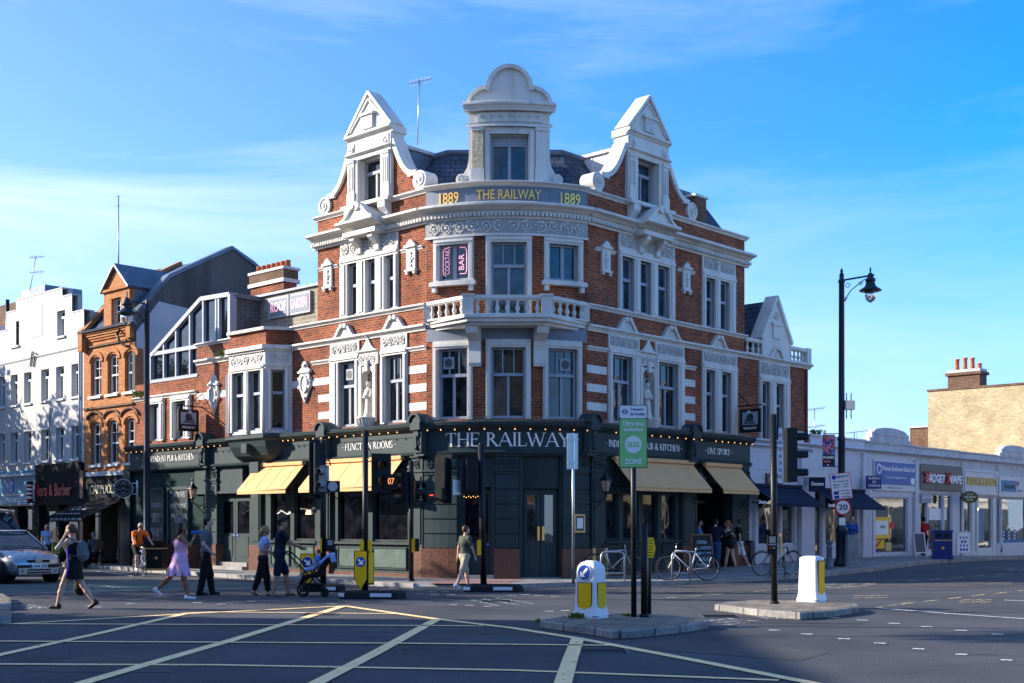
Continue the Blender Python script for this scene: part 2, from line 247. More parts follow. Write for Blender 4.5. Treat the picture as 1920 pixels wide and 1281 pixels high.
# ---------------------------------------------------------------- mesh builder
class MB:
    def __init__(s): s.v = []; s.f = []; s.m = []; s.uv = []; s.mats = []; s.bk = []
    def brk(s):
        s.bk.append((len(s.v), len(s.f))); return s
    def mi(s, m):
        if m not in s.mats: s.mats.append(m)
        return s.mats.index(m)
    def add(s, vs, fs, m, uv=None, sm=False):
        b = len(s.v); s.v += [tuple(v) for v in vs]; k = s.mi(m)
        s.uv += (list(uv) if uv else [None]*len(vs))
        for f in fs: s.f.append(tuple(b+i for i in f)); s.m.append((k, sm))
        return s
    def box(s, F, t0, t1, o0, o1, z0, z1, m, n=0):
        if not n: n = max(1, int(abs(t1-t0)/.22)) if isinstance(F, Arc) else 1
        vs = []; uv = []
        for i in range(n+1):
            t = t0+(t1-t0)*i/n
            for o, z in ((o0, z0), (o1, z0), (o1, z1), (o0, z1)): vs.append(F.p(t, o, z)); uv.append((t, z))
        fs = []
        for i in range(n):
            a = i*4; b = a+4
            for j in range(4): fs.append((a+j, a+(j+1) % 4, b+(j+1) % 4, b+j))
        fs += [(3, 2, 1, 0), (n*4, n*4+1, n*4+2, n*4+3)]
        return s.add(vs, fs, m, uv if isinstance(F, Arc) else None)
    def prof(s, F, t0, t1, pr, m, n=0, cap=True):
        if not n: n = max(1, int(abs(t1-t0)/.2)) if isinstance(F, Arc) else 1
        k = len(pr); vs = [F.p(t0+(t1-t0)*i/n, o, z) for i in range(n+1) for o, z in pr]
        fs = [(i*k+j, i*k+(j+1) % k, (i+1)*k+(j+1) % k, (i+1)*k+j) for i in range(n) for j in range(k)]
        if cap: fs += [tuple(range(k))[::-1], tuple(n*k+j for j in range(k))]
        return s.add(vs, fs, m)
    def cornice(s, F, t0, t1, z0, z1, d, m, n=0):
        h = z1-z0
        return s.prof(F, t0, t1, [(-.02, z0), (d*.25, z0), (d*.3, z0+h*.25), (d*.45, z0+h*.3), (d*.6, z0+h*.5), (d*.95, z0+h*.62), (d, z0+h*.68), (d, z0+h*.92), (d*.9, z1), (-.02, z1)], m, n)
    def poly(s, F, pts, o0, o1, m, hole=None):
        k = len(pts); vs = [F.p(t, o0, z) for t, z in pts]+[F.p(t, o1, z) for t, z in pts]
        fs = [(j, (j+1) % k, k+(j+1) % k, k+j) for j in range(k)]+[tuple(range(k))[::-1], tuple(range(k, 2*k))]
        return s.add(vs, fs, m)
    def strip(s, F, pts, wd, o0, o1, m, closed=False, taper=None):
        # ribbon of width wd following pts in (t,z), extruded o0..o1
        n = len(pts); L = []; Rr = []
        for i, (a, b) in enumerate(pts):
            p0 = pts[(i-1) % n] if (closed or i) else pts[i]; p1 = pts[(i+1) % n] if (closed or i < n-1) else pts[i]
            dx, dz = p1[0]-p0[0], p1[1]-p0[1]; q = math.hypot(dx, dz) or 1
            ww = wd/2*(taper[i] if taper else 1)
            L.append((a-dz/q*ww, b+dx/q*ww)); Rr.append((a+dz/q*ww, b-dx/q*ww))
        vs = []
        for i in range(n):
            for (t, z), o in ((L[i], o0), (Rr[i], o0), (Rr[i], o1), (L[i], o1)): vs.append(F.p(t, o, z))
        fs = []; rng = n if closed else n-1
        for i in range(rng):
            a = i*4; b = ((i+1) % n)*4
            for j in range(4): fs.append((a+j, a+(j+1) % 4, b+(j+1) % 4, b+j))
        if not closed: fs += [(3, 2, 1, 0), ((n-1)*4, (n-1)*4+1, (n-1)*4+2, (n-1)*4+3)]
        return s.add(vs, fs, m)
    def tube(s, pts, r, m, n=8, cap=True, closed=False):
        P = [Vector(p) for p in pts]; k = len(P); rs = r if isinstance(r, (list, tuple)) else [r]*k; vs = []; up = None
        for i, p in enumerate(P):
            a = P[(i-1) % k] if (closed or i) else p; b = P[(i+1) % k] if (closed or i < k-1) else p
            d = (b-a); d = d.normalized() if d.length > 1e-9 else Vector((0, 0, 1))
            if up is None: up = Vector((0, 0, 1)) if abs(d.z) < .9 else Vector((1, 0, 0))
            x = d.cross(up)
            if x.length < 1e-4: x = d.cross(Vector((1, 0, 0)))
            x.normalize(); y = x.cross(d).normalized(); up = y
            for j in range(n):
                an = 2*math.pi*j/n; vs.append(p+x*math.cos(an)*rs[i]+y*math.sin(an)*rs[i])
        fs = []; rng = k if closed else k-1
        for i in range(rng):
            for j in range(n): a = i*n; b = ((i+1) % k)*n; fs.append((a+j, a+(j+1) % n, b+(j+1) % n, b+j))
        if cap and not closed: fs += [tuple(range(n))[::-1], tuple((k-1)*n+j for j in range(n))]
        return s.add(vs, fs, m, sm=n > 5)
    def lathe(s, c, pr, m, n=14, sm=True, a0=0, a1=2*math.pi, sx=1, sy=1):
        # pr = [(r,z)...] about vertical axis at c
        full = abs(a1-a0-2*math.pi) < 1e-6; cnt = n if full else n+1; vs = []
        for r, z in pr:
            for j in range(cnt):
                an = a0+(a1-a0)*j/n; vs.append((c[0]+r*math.cos(an)*sx, c[1]+r*math.sin(an)*sy, c[2]+z))
        fs = []
        for i in range(len(pr)-1):
            for j in range(n if full else n): fs.append((i*cnt+j, i*cnt+(j+1) % cnt, (i+1)*cnt+(j+1) % cnt, (i+1)*cnt+j))
        if full: fs += [tuple(range(cnt))[::-1], tuple((len(pr)-1)*cnt+j for j in range(cnt))]
        return s.add(vs, fs, m, sm=sm)
    def ball(s, c, r, m, n=10, sc3=(1, 1, 1)):
        pr = [(math.sin(math.pi*i/(n//2+2))*r*1.0+1e-4, -math.cos(math.pi*i/(n//2+2))*r*sc3[2]) for i in range(n//2+3)]
        return s.lathe(c, pr, m, n, sx=sc3[0], sy=sc3[1])
    def disc(s, F, t, z, r, o0, o1, m, n=20):
        return s.poly(F, [(t+r*math.cos(2*math.pi*i/n), z+r*math.sin(2*math.pi*i/n)) for i in range(n)], o0, o1, m)
    def xbox(s, c, sx, sy, sz, m, rz=0, bev=0):
        # plain oriented box centre c, full sizes
        ca, sa = math.cos(rz), math.sin(rz); vs = []
        for z in (-1, 1):
            for x, y in ((-1, -1), (1, -1), (1, 1), (-1, 1)):
                a, b = x*sx/2, y*sy/2; vs.append((c[0]+a*ca-b*sa, c[1]+a*sa+b*ca, c[2]+z*sz/2))
        return s.add(vs, [(3, 2, 1, 0), (4, 5, 6, 7), (0, 1, 5, 4), (1, 2, 6, 5), (2, 3, 7, 6), (3, 0, 4, 7)], m)
    def wall(s, F, t0, t1, z0, z1, holes, m, dep=.2, o=0, rm=None, back=True):
        hs_ = [h for h in holes]; ts = sorted({t0, t1, *[x for h in hs_ for x in h[:2]]}); zs = sorted({z0, z1, *[x for h in hs_ for x in h[2:4]]})
        ts = [x for x in ts if min(t0, t1) <= x <= max(t0, t1)]; zs = [x for x in zs if z0 <= x <= z1]
        if isinstance(F, Arc):
            ex = []
            for a, b in zip(ts, ts[1:]):
                q = max(1, int((b-a)/.22)); ex += [a+(b-a)*i/q for i in range(q)]
            ts = ex+[ts[-1]]
        def inh(a, b): return any(h[0]-1e-6 <= a <= h[1]+1e-6 and h[2]-1e-6 <= b <= h[3]+1e-6 for h in hs_)
        for a, b in zip(ts, ts[1:]):
            for c, d in zip(zs, zs[1:]):
                if not inh((a+b)/2, (c+d)/2): s.add([F.p(a, o, c), F.p(b, o, c), F.p(b, o, d), F.p(a, o, d)], [(0, 1, 2, 3)], m, [(a, c), (b, c), (b, d), (a, d)] if isinstance(F, Arc) else None)
        for h in hs_:
            a, b, c, d = h[:4]; q = [(a, c), (b, c), (b, d), (a, d)]
            for i in range(4):
                (x0, y0), (x1, y1) = q[i], q[(i+1) % 4]; s.add([F.p(x0, o, y0), F.p(x1, o, y1), F.p(x1, o-dep, y1), F.p(x0, o-dep, y0)], [(0, 1, 2, 3)], rm or m)
        return s
    def obj(s, name, parent=None, local=False):
        if s.bk:
            B = [b for b in sorted(set([(0, 0)]+s.bk+[(len(s.v), len(s.f))]))]; first = None
            for (v0, f0), (v1, f1) in zip(B, B[1:]):
                if f1 == f0: continue
                c = MB(); c.v = s.v[v0:v1]; c.uv = s.uv[v0:v1]; c.f = [tuple(i-v0 for i in f) for f in s.f[f0:f1]]
                for k, sm in s.m[f0:f1]: c.m.append((c.mi(s.mats[k]), sm))
                o = c.obj(name, parent, local); first = first or o
            return first
        off = Vector((0, 0, 0))
        if parent is not None and not local: off = WORLD.get(parent.name, Vector((0, 0, 0)))
        me = bpy.data.meshes.new(name); me.from_pydata([tuple(Vector(v)-off) for v in s.v], [], s.f)
        for k in s.mats: me.materials.append(M[k])
        me.polygons.foreach_set('material_index', [a for a, _ in s.m]); me.polygons.foreach_set('use_smooth', [b for _, b in s.m])
        uvl = me.uv_layers.new(name='UVMap')
        data = np.zeros(len(me.loops)*2, dtype=np.float32); li = 0
        for p in me.polygons:
            nx, ny, nz_ = p.normal
            hz = abs(nz_) > .85; q = math.hypot(nx, ny) or 1
            tx, ty = -ny/q, nx/q
            for vi in p.vertices:
                u = s.uv[vi]
                if u is None:
                    v = s.v[vi]
                    if hz: u = (v[0]*.7307+v[1]*-.6827, v[0]*.6827+v[1]*.7307)
                    else: u = (v[0]*tx+v[1]*ty, v[2] if abs(nz_) < .3 else v[2]/max(.3, math.sqrt(1-nz_*nz_)))
                data[li*2] = u[0]; data[li*2+1] = u[1]; li += 1
        uvl.data.foreach_set('uv', data); me.update()
        o = bpy.data.objects.new(name, me); C.objects.link(o)
        if parent is not None:
            o.parent = parent
            if not local: WORLD[o.name] = off
        return o
WORLD = {}
def setp(o, label, cat=None, group=None, kind=None):
    if label: o['label'] = label
    if cat: o['category'] = cat
    if group: o['group'] = group
    if kind: o['kind'] = kind
    return o
def thing(name, label, cat, loc=(0, 0, 0), rz=0, group=None):
    o = bpy.data.objects.new(name, None); C.objects.link(o); o.location = loc; o.rotation_euler = (0, 0, rz); o.empty_display_size = .3
    WORLD[o.name] = Vector(loc); return setp(o, label, cat, group)
def copy_tree(o, parent=None):
    c = o.copy(); C.objects.link(c); c.parent = parent
    for ch in list(o.children): copy_tree(ch, c)
    return c
# ---------------------------------------------------------------- lettering
def textmesh(s, size=1.0, extr=.01, bold=0.0, sp=1.0):
    cu = bpy.data.curves.new('t', 'FONT'); cu.body = s; cu.size = size; cu.extrude = extr; cu.offset = bold; cu.space_character = sp; cu.resolution_u = 3
    o = bpy.data.objects.new('t', cu); C.objects.link(o); dg = bpy.context.evaluated_depsgraph_get()
    me = bpy.data.meshes.new_from_object(o.evaluated_get(dg)); vs = [tuple(v.co) for v in me.vertices]; fs = [tuple(p.vertices) for p in me.polygons]
    bpy.data.objects.remove(o); bpy.data.meshes.remove(me); bpy.data.curves.remove(cu); return vs, fs
def text(mb, F, s, t0, t1, z0, h, o, m, flip=False, bold=.0, extr=.006, vert=False):
    vs, fs = textmesh(s, 1, .01, bold)
    if not vs: return
    xs = [v[0] for v in vs]; ys = [v[1] for v in vs]; x0, x1, y0, y1 = min(xs), max(xs), min(ys), max(ys)
    out = []
    for x, y, z in vs:
        a = (x-x0)/(x1-x0); b = (y-y0)/(y1-y0)
        if vert: a, b = 1-b, a
        out.append(F.p(t0+(t1-t0)*a, o+(extr if z > 0 else -.002), z0+h*b))
    mb.add(out, fs, m)
# serif stroke letters on a 0..1 high grid: (kind, pts, weight) ; l = straight, a = ellipse arc
GL = {
'A': (.86, [('l',0.06,0,.43,1,.4),('l',.43,1,.80,0,1),('l',.20,.36,.66,.36,.4)]), 'B': (.66, [('l',.12,0,.12,1,1),('a',.12,.76,.34,.24,90,-90,.8),('a',.12,.27,.42,.27,90,-90,.8)]),
'C': (.80, [('a',.46,.5,.40,.5,45,315,.8),('l',.74,.70,.74,.98,.3),('l',.74,.02,.74,.26,.3)]), 'D': (.84, [('l',.12,0,.12,1,1),('a',.12,.5,.62,.5,90,-90,.8),('l',.05,1,.2,1,.3),('l',.05,0,.2,0,.3)]),
'E': (.64, [('l',.12,0,.12,1,1),('l',.05,.97,.56,.97,.4),('l',.12,.52,.44,.52,.4),('l',.05,.03,.58,.03,.4),('l',.56,.97,.56,.8,.3),('l',.58,.03,.6,.24,.3),('l',.44,.62,.44,.42,.3)]),
'F': (.58, [('l',.12,0,.12,1,1),('l',.05,.97,.54,.97,.4),('l',.12,.50,.42,.50,.4),('l',.54,.97,.54,.8,.3),('l',.42,.6,.42,.4,.3)]),
'G': (.84, [('a',.46,.5,.40,.5,45,330,.8),('l',.76,0.05,.76,.42,.9),('l',.60,.42,.86,.42,.3),('l',.74,.72,.74,.98,.3)]),
'H': (.86, [('l',.14,0,.14,1,1),('l',.72,0,.72,1,1),('l',.14,.52,.72,.52,.4)]), 'I': (.30, [('l',.15,0,.15,1,1)]), 'J': (.40, [('l',.25,.1,.25,1,1),('a',.1,.05,.15,.2,0,-100,.6)]),
'K': (.78, [('l',.14,0,.14,1,1),('l',.14,.42,.62,1,.4),('l',.3,.6,.70,0,1)]), 'L': (.62, [('l',.14,0,.14,1,1),('l',.05,.03,.56,.03,.4),('l',.56,.03,.58,.26,.3)]),
'M': (1.0, [('l',.14,0,.14,1,.4),('l',.14,1,.5,.05,1),('l',.5,.05,.86,1,.4),('l',.86,0,.86,1,1)]), 'N': (.86, [('l',.14,0,.14,1,.4),('l',.14,1,.72,0,1),('l',.72,0,.72,1,.4)]),
'O': (.90, [('a',.45,.5,.39,.5,0,360,.8)]), 'P': (.64, [('l',.14,0,.14,1,1),('a',.14,.74,.40,.26,90,-90,.8)]), 'Q': (.9, [('a',.45,.5,.39,.5,0,360,.8),('l',.5,.1,.8,-.15,.8)]),
'R': (.76, [('l',.14,0,.14,1,1),('a',.14,.74,.38,.26,90,-90,.8),('l',.34,.48,.70,0,1)]), 'S': (.58, [('a',.29,.74,.21,.25,30,270,.75),('a',.29,.25,.23,.25,90,-150,.75),('l',.50,.76,.50,.96,.3),('l',.07,.06,.07,.26,.3)]),
'T': (.74, [('l',.36,0,.36,1,1),('l',.04,.97,.68,.97,.4),('l',.04,.97,.04,.76,.3),('l',.68,.97,.68,.76,.3)]), 'U': (.84, [('l',.14,.3,.14,1,1),('l',.70,.3,.70,1,.4),('a',.42,.3,.28,.3,180,360,.7)]),
'V': (.84, [('l',.08,1,.42,0,1),('l',.42,0,.76,1,.4)]), 'W': (1.16, [('l',.06,1,.34,0,1),('l',.34,0,.58,.95,.4),('l',.52,.95,.82,0,1),('l',.82,0,1.08,1,.4)]),
'X': (.8, [('l',.08,1,.7,0,1),('l',.1,0,.68,1,.4)]), 'Y': (.78, [('l',.38,0,.38,.48,1),('l',.06,1,.38,.48,1),('l',.38,.48,.70,1,.4)]), 'Z': (.7, [('l',.08,.03,.62,.97,1),('l',.08,.97,.62,.97,.4),('l',.08,.03,.62,.03,.4)]),
'&': (.86, [('a',.36,.76,.18,.22,-30,210,.6),('l',.22,.64,.74,0,1),('a',.36,.26,.28,.26,110,330,.8),('l',.60,.15,.78,.5,.3)]), '.': (.34, [('l',.12,.46,.22,.46,1.4)]), ' ': (.36, [])}
def serif(mb, F, s, t0, t1, z0, h, o, m, wt=.105, extr=.008):
    W = sum(GL[c][0] for c in s); k = (t1-t0)/W; x = 0; e0 = extr; ci = 0
    for c in s:
        wdt, st = GL[c]
        for q in st:
            ci += 1; extr = e0+(ci % 7)*.0007
            if q[0] == 'l':
                _, a, b, c2, d, w_ = q; ww = wt*w_*h
                P = [(t0+(x+a)*k, z0+b*h), (t0+(x+c2)*k, z0+d*h)]; mb.strip(F, P, ww, o, o+extr, m)
                if w_ in (1, .4) and c not in '.':
                    for (xx, yy) in ((a, b), (c2, d)):
                        if abs(d-b) > .3 and yy in (0, 1) and not (c in 'MNVWA' and xx in (.43, .42, .34, .82, .5) ) and not (c == 'N' and xx == .72 and yy == 0):
                            mb.strip(F, [(t0+(x+xx-.11)*k, z0+yy*h+(.015*h if yy == 0 else -.015*h)), (t0+(x+xx+.11)*k, z0+yy*h+(.015*h if yy == 0 else -.015*h))], .035*h, o, o+extr, m)
            else:
                _, cx, cy, rx, ry, a0, a1, w_ = q; n = 12
                wtt = wt*h*.95; pts = []; tp = []
                for i in range(n+1):
                    an = R_(a0+(a1-a0)*i/n); pts.append((t0+(x+cx+(rx-.03)*math.cos(an))*k, z0+(cy+(ry-.02)*math.sin(an))*h)); tp.append(.4+.65*abs(math.cos(an)))
                mb.strip(F, pts, wtt, o, o+extr, m, taper=tp)
        x += wdt
# ================================================================ THE PUB
OO = Vector((0.0, 33.89))
def PP(a, b): return (OO.x+a*VL.x+b*VR.x, OO.y+a*VL.y+b*VR.y)
def prism(mb, pts, z0, z1, m, pts1=None):
    k = len(pts); q = pts1 or pts; vs = [(x, y, z0) for x, y in pts]+[(x, y, z1) for x, y in q]
    return mb.add(vs, [(j, (j+1) % k, k+(j+1) % k, k+j) for j in range(k)]+[tuple(range(k))[::-1], tuple(range(k, 2*k))], m)
def topwall(mb, F, t0, t1, z0, zf, o0, o1, m, n=32):
    vs = []; uv = []
    for i in range(n+1):
        t = t0+(t1-t0)*i/n; zt = zf(t)
        for o, z in ((o0, z0), (o1, z0), (o1, zt), (o0, zt)): vs.append(F.p(t, o, z)); uv.append((t, z))
    fs = []
    for i in range(n):
        a = i*4; b = a+4
        for j in range(4): fs.append((a+j, a+(j+1) % 4, b+(j+1) % 4, b+j))
    fs += [(3, 2, 1, 0), (n*4, n*4+1, n*4+2, n*4+3)]
    mb.add(vs, fs, m)
def spiral(cx, cz, r, turns, a0, d=1, n=16):
    return [(cx+d*r*(1-i/n*.86)*math.cos(a0+turns*2*math.pi*i/n), cz+r*(1-i/n*.86)*math.sin(a0+turns*2*math.pi*i/n)) for i in range(n+1)]
def scrolls(mb, F, t0, t1, z0, z1, o, m, seed=0, dens=1.0):
    # carved acanthus scrollwork: linked spirals with leaf buds
    rnd = random.Random(seed); h = z1-z0; w_ = abs(t1-t0); n = max(1, round(w_/(h*.95)*dens)); st = (t1-t0)/n; rr = min(h*.42, abs(st)*.46); th = max(.018, rr*.13)
    for i in range(n):
        cx = t0+st*(i+.5); cz = (z0+z1)/2; d = 1 if i % 2 else -1
        mb.strip(F, spiral(cx, cz, rr, 1.6, math.pi*.5*d, 1 if st > 0 else -1, 14), th, o, o+.035, m, taper=[1.3-.8*j/14 for j in range(15)])
        mb.disc(F, cx, cz, rr*.22, o, o+.05, m, 6)
        for k in range(7):
            a = rnd.uniform(0, 6.28); q = rr*rnd.uniform(.55, 1.12); L = rr*rnd.uniform(.22, .4)
            mb.strip(F, [(cx+q*math.cos(a), cz+q*math.sin(a)*.95), (cx+(q+L*.6)*math.cos(a+.3), cz+(q+L*.5)*math.sin(a+.3)*.95), (cx+(q+L)*math.cos(a+.75), cz+(q+L*.3)*math.sin(a+.75)*.95)], th*1.2, o, o+.028, m, taper=[.5, 1.2, .4])
def win(parent, F, ops, z0, z1, sur=(None, None), ztop=None, o=0, style='cross3', gm='glass', sm='stucco', fm='grey_paint', sill=0, rec=.16, name='window', tr=.62, sd=.07):
    """ops: list of (ta,tb) openings; sur: (t_left, t_right) extents of the moulded surround; ztop: its top"""
    lo = min(min(a) for a in ops); hi = max(max(a) for a in ops); s0, s1 = sur if sur[0] is not None else (lo-.15, hi+.15)
    s0, s1 = min(s0, s1), max(s0, s1); zt = ztop or z1+.2; mb = MB()
    ed = sorted([s0, s1]+[x for a in ops for x in a])
    for a, b in zip(ed[::2], ed[1::2]):
        mb.box(F, a, b, -rec if rec < .2 else -.18, sd, z0-.02, z1, sm)
        if b-a > .12: mb.box(F, a+(b-a)*.25, b-(b-a)*.25, sd, sd+.035, z0+.05, z1-.003, sm)
    mb.box(F, s0, s1, -.1, sd+.004, z1, zt, sm); mb.box(F, s0+.02, s1-.02, sd, sd+.04, z1+.06, z1+.06+(zt-z1)*.35, sm)
    if sill: mb.box(F, s0-.04, s1+.04, -.05, sd+.08, z0-.12, z0-.02, sm)
    wd = mb.obj(name, parent)
    fw = .055
    for a, b in ops:
        a, b = min(a, b), max(a, b); f = MB(); O0, O1 = o-rec, o-rec+.07
        f.box(F, a, a+fw, O0, O1, z0, z1, fm); f.box(F, b-fw, b, O0, O1, z0, z1, fm); f.box(F, a+fw, b-fw, O0, O1, z1-fw, z1, fm); f.box(F, a+fw, b-fw, O0, O1, z0, z0+fw*1.4, fm)
        zm = z0+(z1-z0)*tr; md = (a+b)/2
        if style in ('cross3', 'transom', 'cross1'): f.box(F, a+fw, b-fw, O0, O1+.03, zm-.045, zm+.045, fm)
        if style in ('cross3', 'cross1'): f.box(F, md-.035, md+.035, O0, O1, z0+fw, zm-.045, fm)
        if style == 'cross3':
            for q in (1/3, 2/3): x = a+(b-a)*q; f.box(F, x-.016, x+.016, O0, O1-.01, zm+.045, z1-fw, fm)
        if style == 'double': f.box(F, md-.05, md+.05, O0, O1, z0+fw, z1-fw, fm)
        if style == 'sash':
            f.box(F, a+fw, b-fw, O0, O1+.02, zm-.03, zm+.03, fm)
            f.box(F, md-.012, md+.012, O0, O1-.02, z0+fw, z1-fw, fm)
            for q in (.25, .5, .75):
                zz = zm+.03+(z1-zm-.03)*q if q != .5 else (zm+z1)/2
            f.box(F, a+fw, b-fw, O0, O1-.022, (zm+z1)/2-.012, (zm+z1)/2+.012, fm)
        f.obj('sash_frame', wd)
        p = MB(); p.box(F, a, b, O0-.03, O0+.012, z0, z1, gm); p.obj('pane', wd)
    return wd
def wl(F, *px): return [F.t(p) for p in px]
pub = thing('pub', 'three storey red brick corner pub with white scrolled gables and dark green ground floor', 'pub', (0, 34, 0))
Z1a, Z1b, Z2a, Z2b = 4.68, 6.69, 8.08, 9.68
# ---- walls
L = FL; Rt = FRt
Lf1 = [(L.t(758), L.t(723)), (L.t(668), L.t(636))]
Lf2 = [(L.t(740.5), L.t(722)), (L.t(706), L.t(687)), (L.t(671.5), L.t(653))]
tb0, tb1 = 6.37, 9.36
Lx = [(L.t(302), L.t(281)), (L.t(352), L.t(329))]
niL = (L.t(702), L.t(680)); niR = (Rt.t(1202), Rt.t(1225))
wb = MB()
wb.wall(L, 0, 5.05, 4.4, 11.25, [(a, b, Z1a, Z1b) for a, b in Lf1]+[(a, b, Z2a, Z2b) for a, b in Lf2]+[(*niL, 4.9, 6.45)], 'brick_red', .22, rm='stucco')
wb.wall(L, 5.05, tb0, 4.4, 7.95, [], 'brick_red'); wb.wall(L, tb1, 11.9, 4.4, 7.95, [], 'brick_red')
wb.wall(L, 11.9, 16.1, 4.4, 6.9, [(a, b, 4.75, 6.1) for a, b in Lx], 'brick_red', .22, rm='stucco')
Rf1 = [(Rt.t(1146), Rt.t(1184)), (Rt.t(1232.5), Rt.t(1270)), (Rt.t(1321), Rt.t(1339)), (Rt.t(1351), Rt.t(1369))]
Rf2 = [(Rt.t(1163), Rt.t(1187)), (Rt.t(1198), Rt.t(1219)), (Rt.t(1230.5), Rt.t(1253)), (Rt.t(1321), Rt.t(1339)), (Rt.t(1348), Rt.t(1366))]
Ra = [(Rt.t(1426), Rt.t(1442)), (Rt.t(1453), Rt.t(1468))]
TR1, TR2 = 8.36, 12.57
wb.wall(Rt, 0, TR1, 4.4, 11.25, [(a, b, Z1a, Z1b) for a, b in Rf1]+[(a, b, Z2a, Z2b) for a, b in Rf2]+[(*niR, 4.9, 6.45)], 'brick_red', .22, rm='stucco')
wb.wall(Rt, TR1, TR2, 4.4, 7.4, [(a, b, Z1a, Z1b-.1) for a, b in Ra], 'brick_red', .22, rm='stucco')
Cf1 = [(FC.t(822), FC.t(877)), (FC.t(921), FC.t(985)), (FC.t(1027), FC.t(1081))]
Cf2 = [(FC.t(823), FC.t(879), 8.64, Z2b), (FC.t(921), FC.t(987), 7.6, Z2b), (FC.t(1029), FC.t(1083), 8.64, Z2b)]
wb.wall(FC, -TA, TA, 4.4, 7.48, [(a, b, Z1a, Z1b) for a, b in Cf1], 'brick_red', .22, rm='stucco')
wb.wall(FC, -TA, TA, 7.48, 10.4, Cf2, 'brick_red', .22, rm='stucco')
# inner core and end walls
core = [PP(8.33, .3), PP(3.5, .3), PP(1.9, 1.9), PP(.3, 3.3), PP(.3, 11.5), PP(8.33, 11.5)]
prism(wb, core, 3.8, 11.2, 'brick_red'); prism(wb, [PP(8.0, 1.5), PP(4, 1.5), PP(2.9, 2.9), PP(1.5, 4), PP(1.5, 11.3), PP(8.0, 11.3)], 0, 3.8, 'brick_red')
prism(wb, [PP(9.3+10.2-.02, .3), PP(8.35, .3), PP(8.35, 9), PP(19.4, 9)], 0, 6.86, 'brick_brown')
prism(wb, [PP(9.3+5.95, .3), PP(8.35, .3), PP(8.35, 7), PP(15.2, 7)], 6.8, 7.9, 'brick_brown')
prism(wb, [PP(.3, 11.52), PP(8, 11.52), PP(8, 15.72), PP(.3, 15.72)], 0, 7.6, 'brick_red')
wb.box(Rt, TR2-.28, TR2, -7, 0, 0, 7.4, 'brick_red'); wb.box(Rt, TR1-.28, TR1-.002, -7, -.002, 7.4, 11.25, 'brick_red'); wb.box(L, 4.77, 5.05, -7, -.002, 7.4, 11.25, 'brick_red')
# brick bay upper parapet (canted)
bayo = .72; ba, bb = 6.85, 8.88
def bayprism(mb, z0, z1, g, m):
    P = [L.p(tb0-g*1.2, -.1, 0), L.p(tb0-g*.9, g*.3, 0), L.p(ba-g*.2, bayo+g, 0), L.p(bb+g*.2, bayo+g, 0), L.p(tb1+g*.9, g*.3, 0), L.p(tb1+g*1.2, -.1, 0)]
    prism(mb, [(p[0], p[1]) for p in P], z0, z1, m)
bayprism(wb, 7.44, 7.95, -.04, 'brick_red')
wb.obj('brick_wall', pub)
# quoin bands of white stone
qb = MB()
for z in (4.96, 5.5, 6.04):
    qb.brk(); qb.box(L, -.001, L.t(766), -.05, .012, z+.02, z+.25, 'stucco'); qb.brk(); qb.box(L, L.t(623), L.t(597), -.05, .012, z+.02, z+.25, 'stucco')
    qb.brk(); qb.box(Rt, -.001, Rt.t(1137), -.05, .012, z+.02, z+.25, 'stucco'); qb.brk(); qb.box(Rt, Rt.t(1281), Rt.t(1303), -.05, .012, z+.02, z+.25, 'stucco')
qb.brk(); qb.box(L, 5.0, tb0, -.05, .011, 6.06, 6.29, 'stucco'); qb.brk(); qb.box(L, tb1, 11.9, -.05, .011, 6.06, 6.29, 'stucco')
qb.brk(); qb.cornice(L, 0, L.t(766), 6.72, 6.84, .09, 'stucco'); qb.brk(); qb.cornice(Rt, 0, Rt.t(1137), 6.72, 6.84, .09, 'stucco'); qb.brk(); qb.cornice(Rt, Rt.t(1281), Rt.t(1303), 6.6, 6.72, .08, 'stucco')
qb.brk(); qb.cornice(L, L.t(621), 5.3, 6.72, 6.84, .09, 'stucco')
qb.obj('stone_band', pub)
# string courses, cornices
st = MB()
for F, a, b in ((L, .0, tb0), (Rt, 0, TR2+.1)):
    st.cornice(F, a, b, 7.28, 7.46, .16, 'stucco')
for F, a, b in ((L, 0, tb0), (Rt, 0, TR1+.05)): st.cornice(F, a, b, 7.93, 8.06, .13, 'stucco')
st.cornice(L, tb1, 11.9, 7.28, 7.46, .16, 'stucco'); st.cornice(L, tb1, 11.9, 7.93, 8.04, .13, 'stucco')
st.cornice(L, 11.9, 16.1, 6.28, 6.42, .12, 'stucco')
st.cornice(Rt, TR1, TR2+.1, 7.28, 7.46, .18, 'stucco')
bayprism(st, 7.26, 7.33, .06, 'stucco'); bayprism(st, 7.33, 7.46, .14, 'stucco'); bayprism(st, 7.95, 8.05, .08, 'stucco')
for F, a, b in ((L, -.0, 5.15), (Rt, 0, TR1+.12), (FC, -TA, TA)):
    st.cornice(F, a, b, 10.50, 10.76, .42, 'stucco'); st.box(F, a, b, -.02, .10, 10.34, 10.40, 'stucco')
    k = (b-a)/int((b-a)/.115); i = a+.03
    while i < b-.03: st.box(F, i, i+.062, .1, .22, 10.405, 10.50, 'stucco', 1); i += k
    st.box(F, a, b, -.02, .13, 10.40, 10.50, 'stucco_old')
st.cornice(L, -.02, 5.15, 11.25, 11.38, .14, 'stucco'); st.cornice(Rt, -.02, TR1+.1, 11.25, 11.38, .14, 'stucco')
st.cornice(FC, -TA, TA, 11.27, 11.40, .2, 'stucco')
st.obj('cornice', pub)
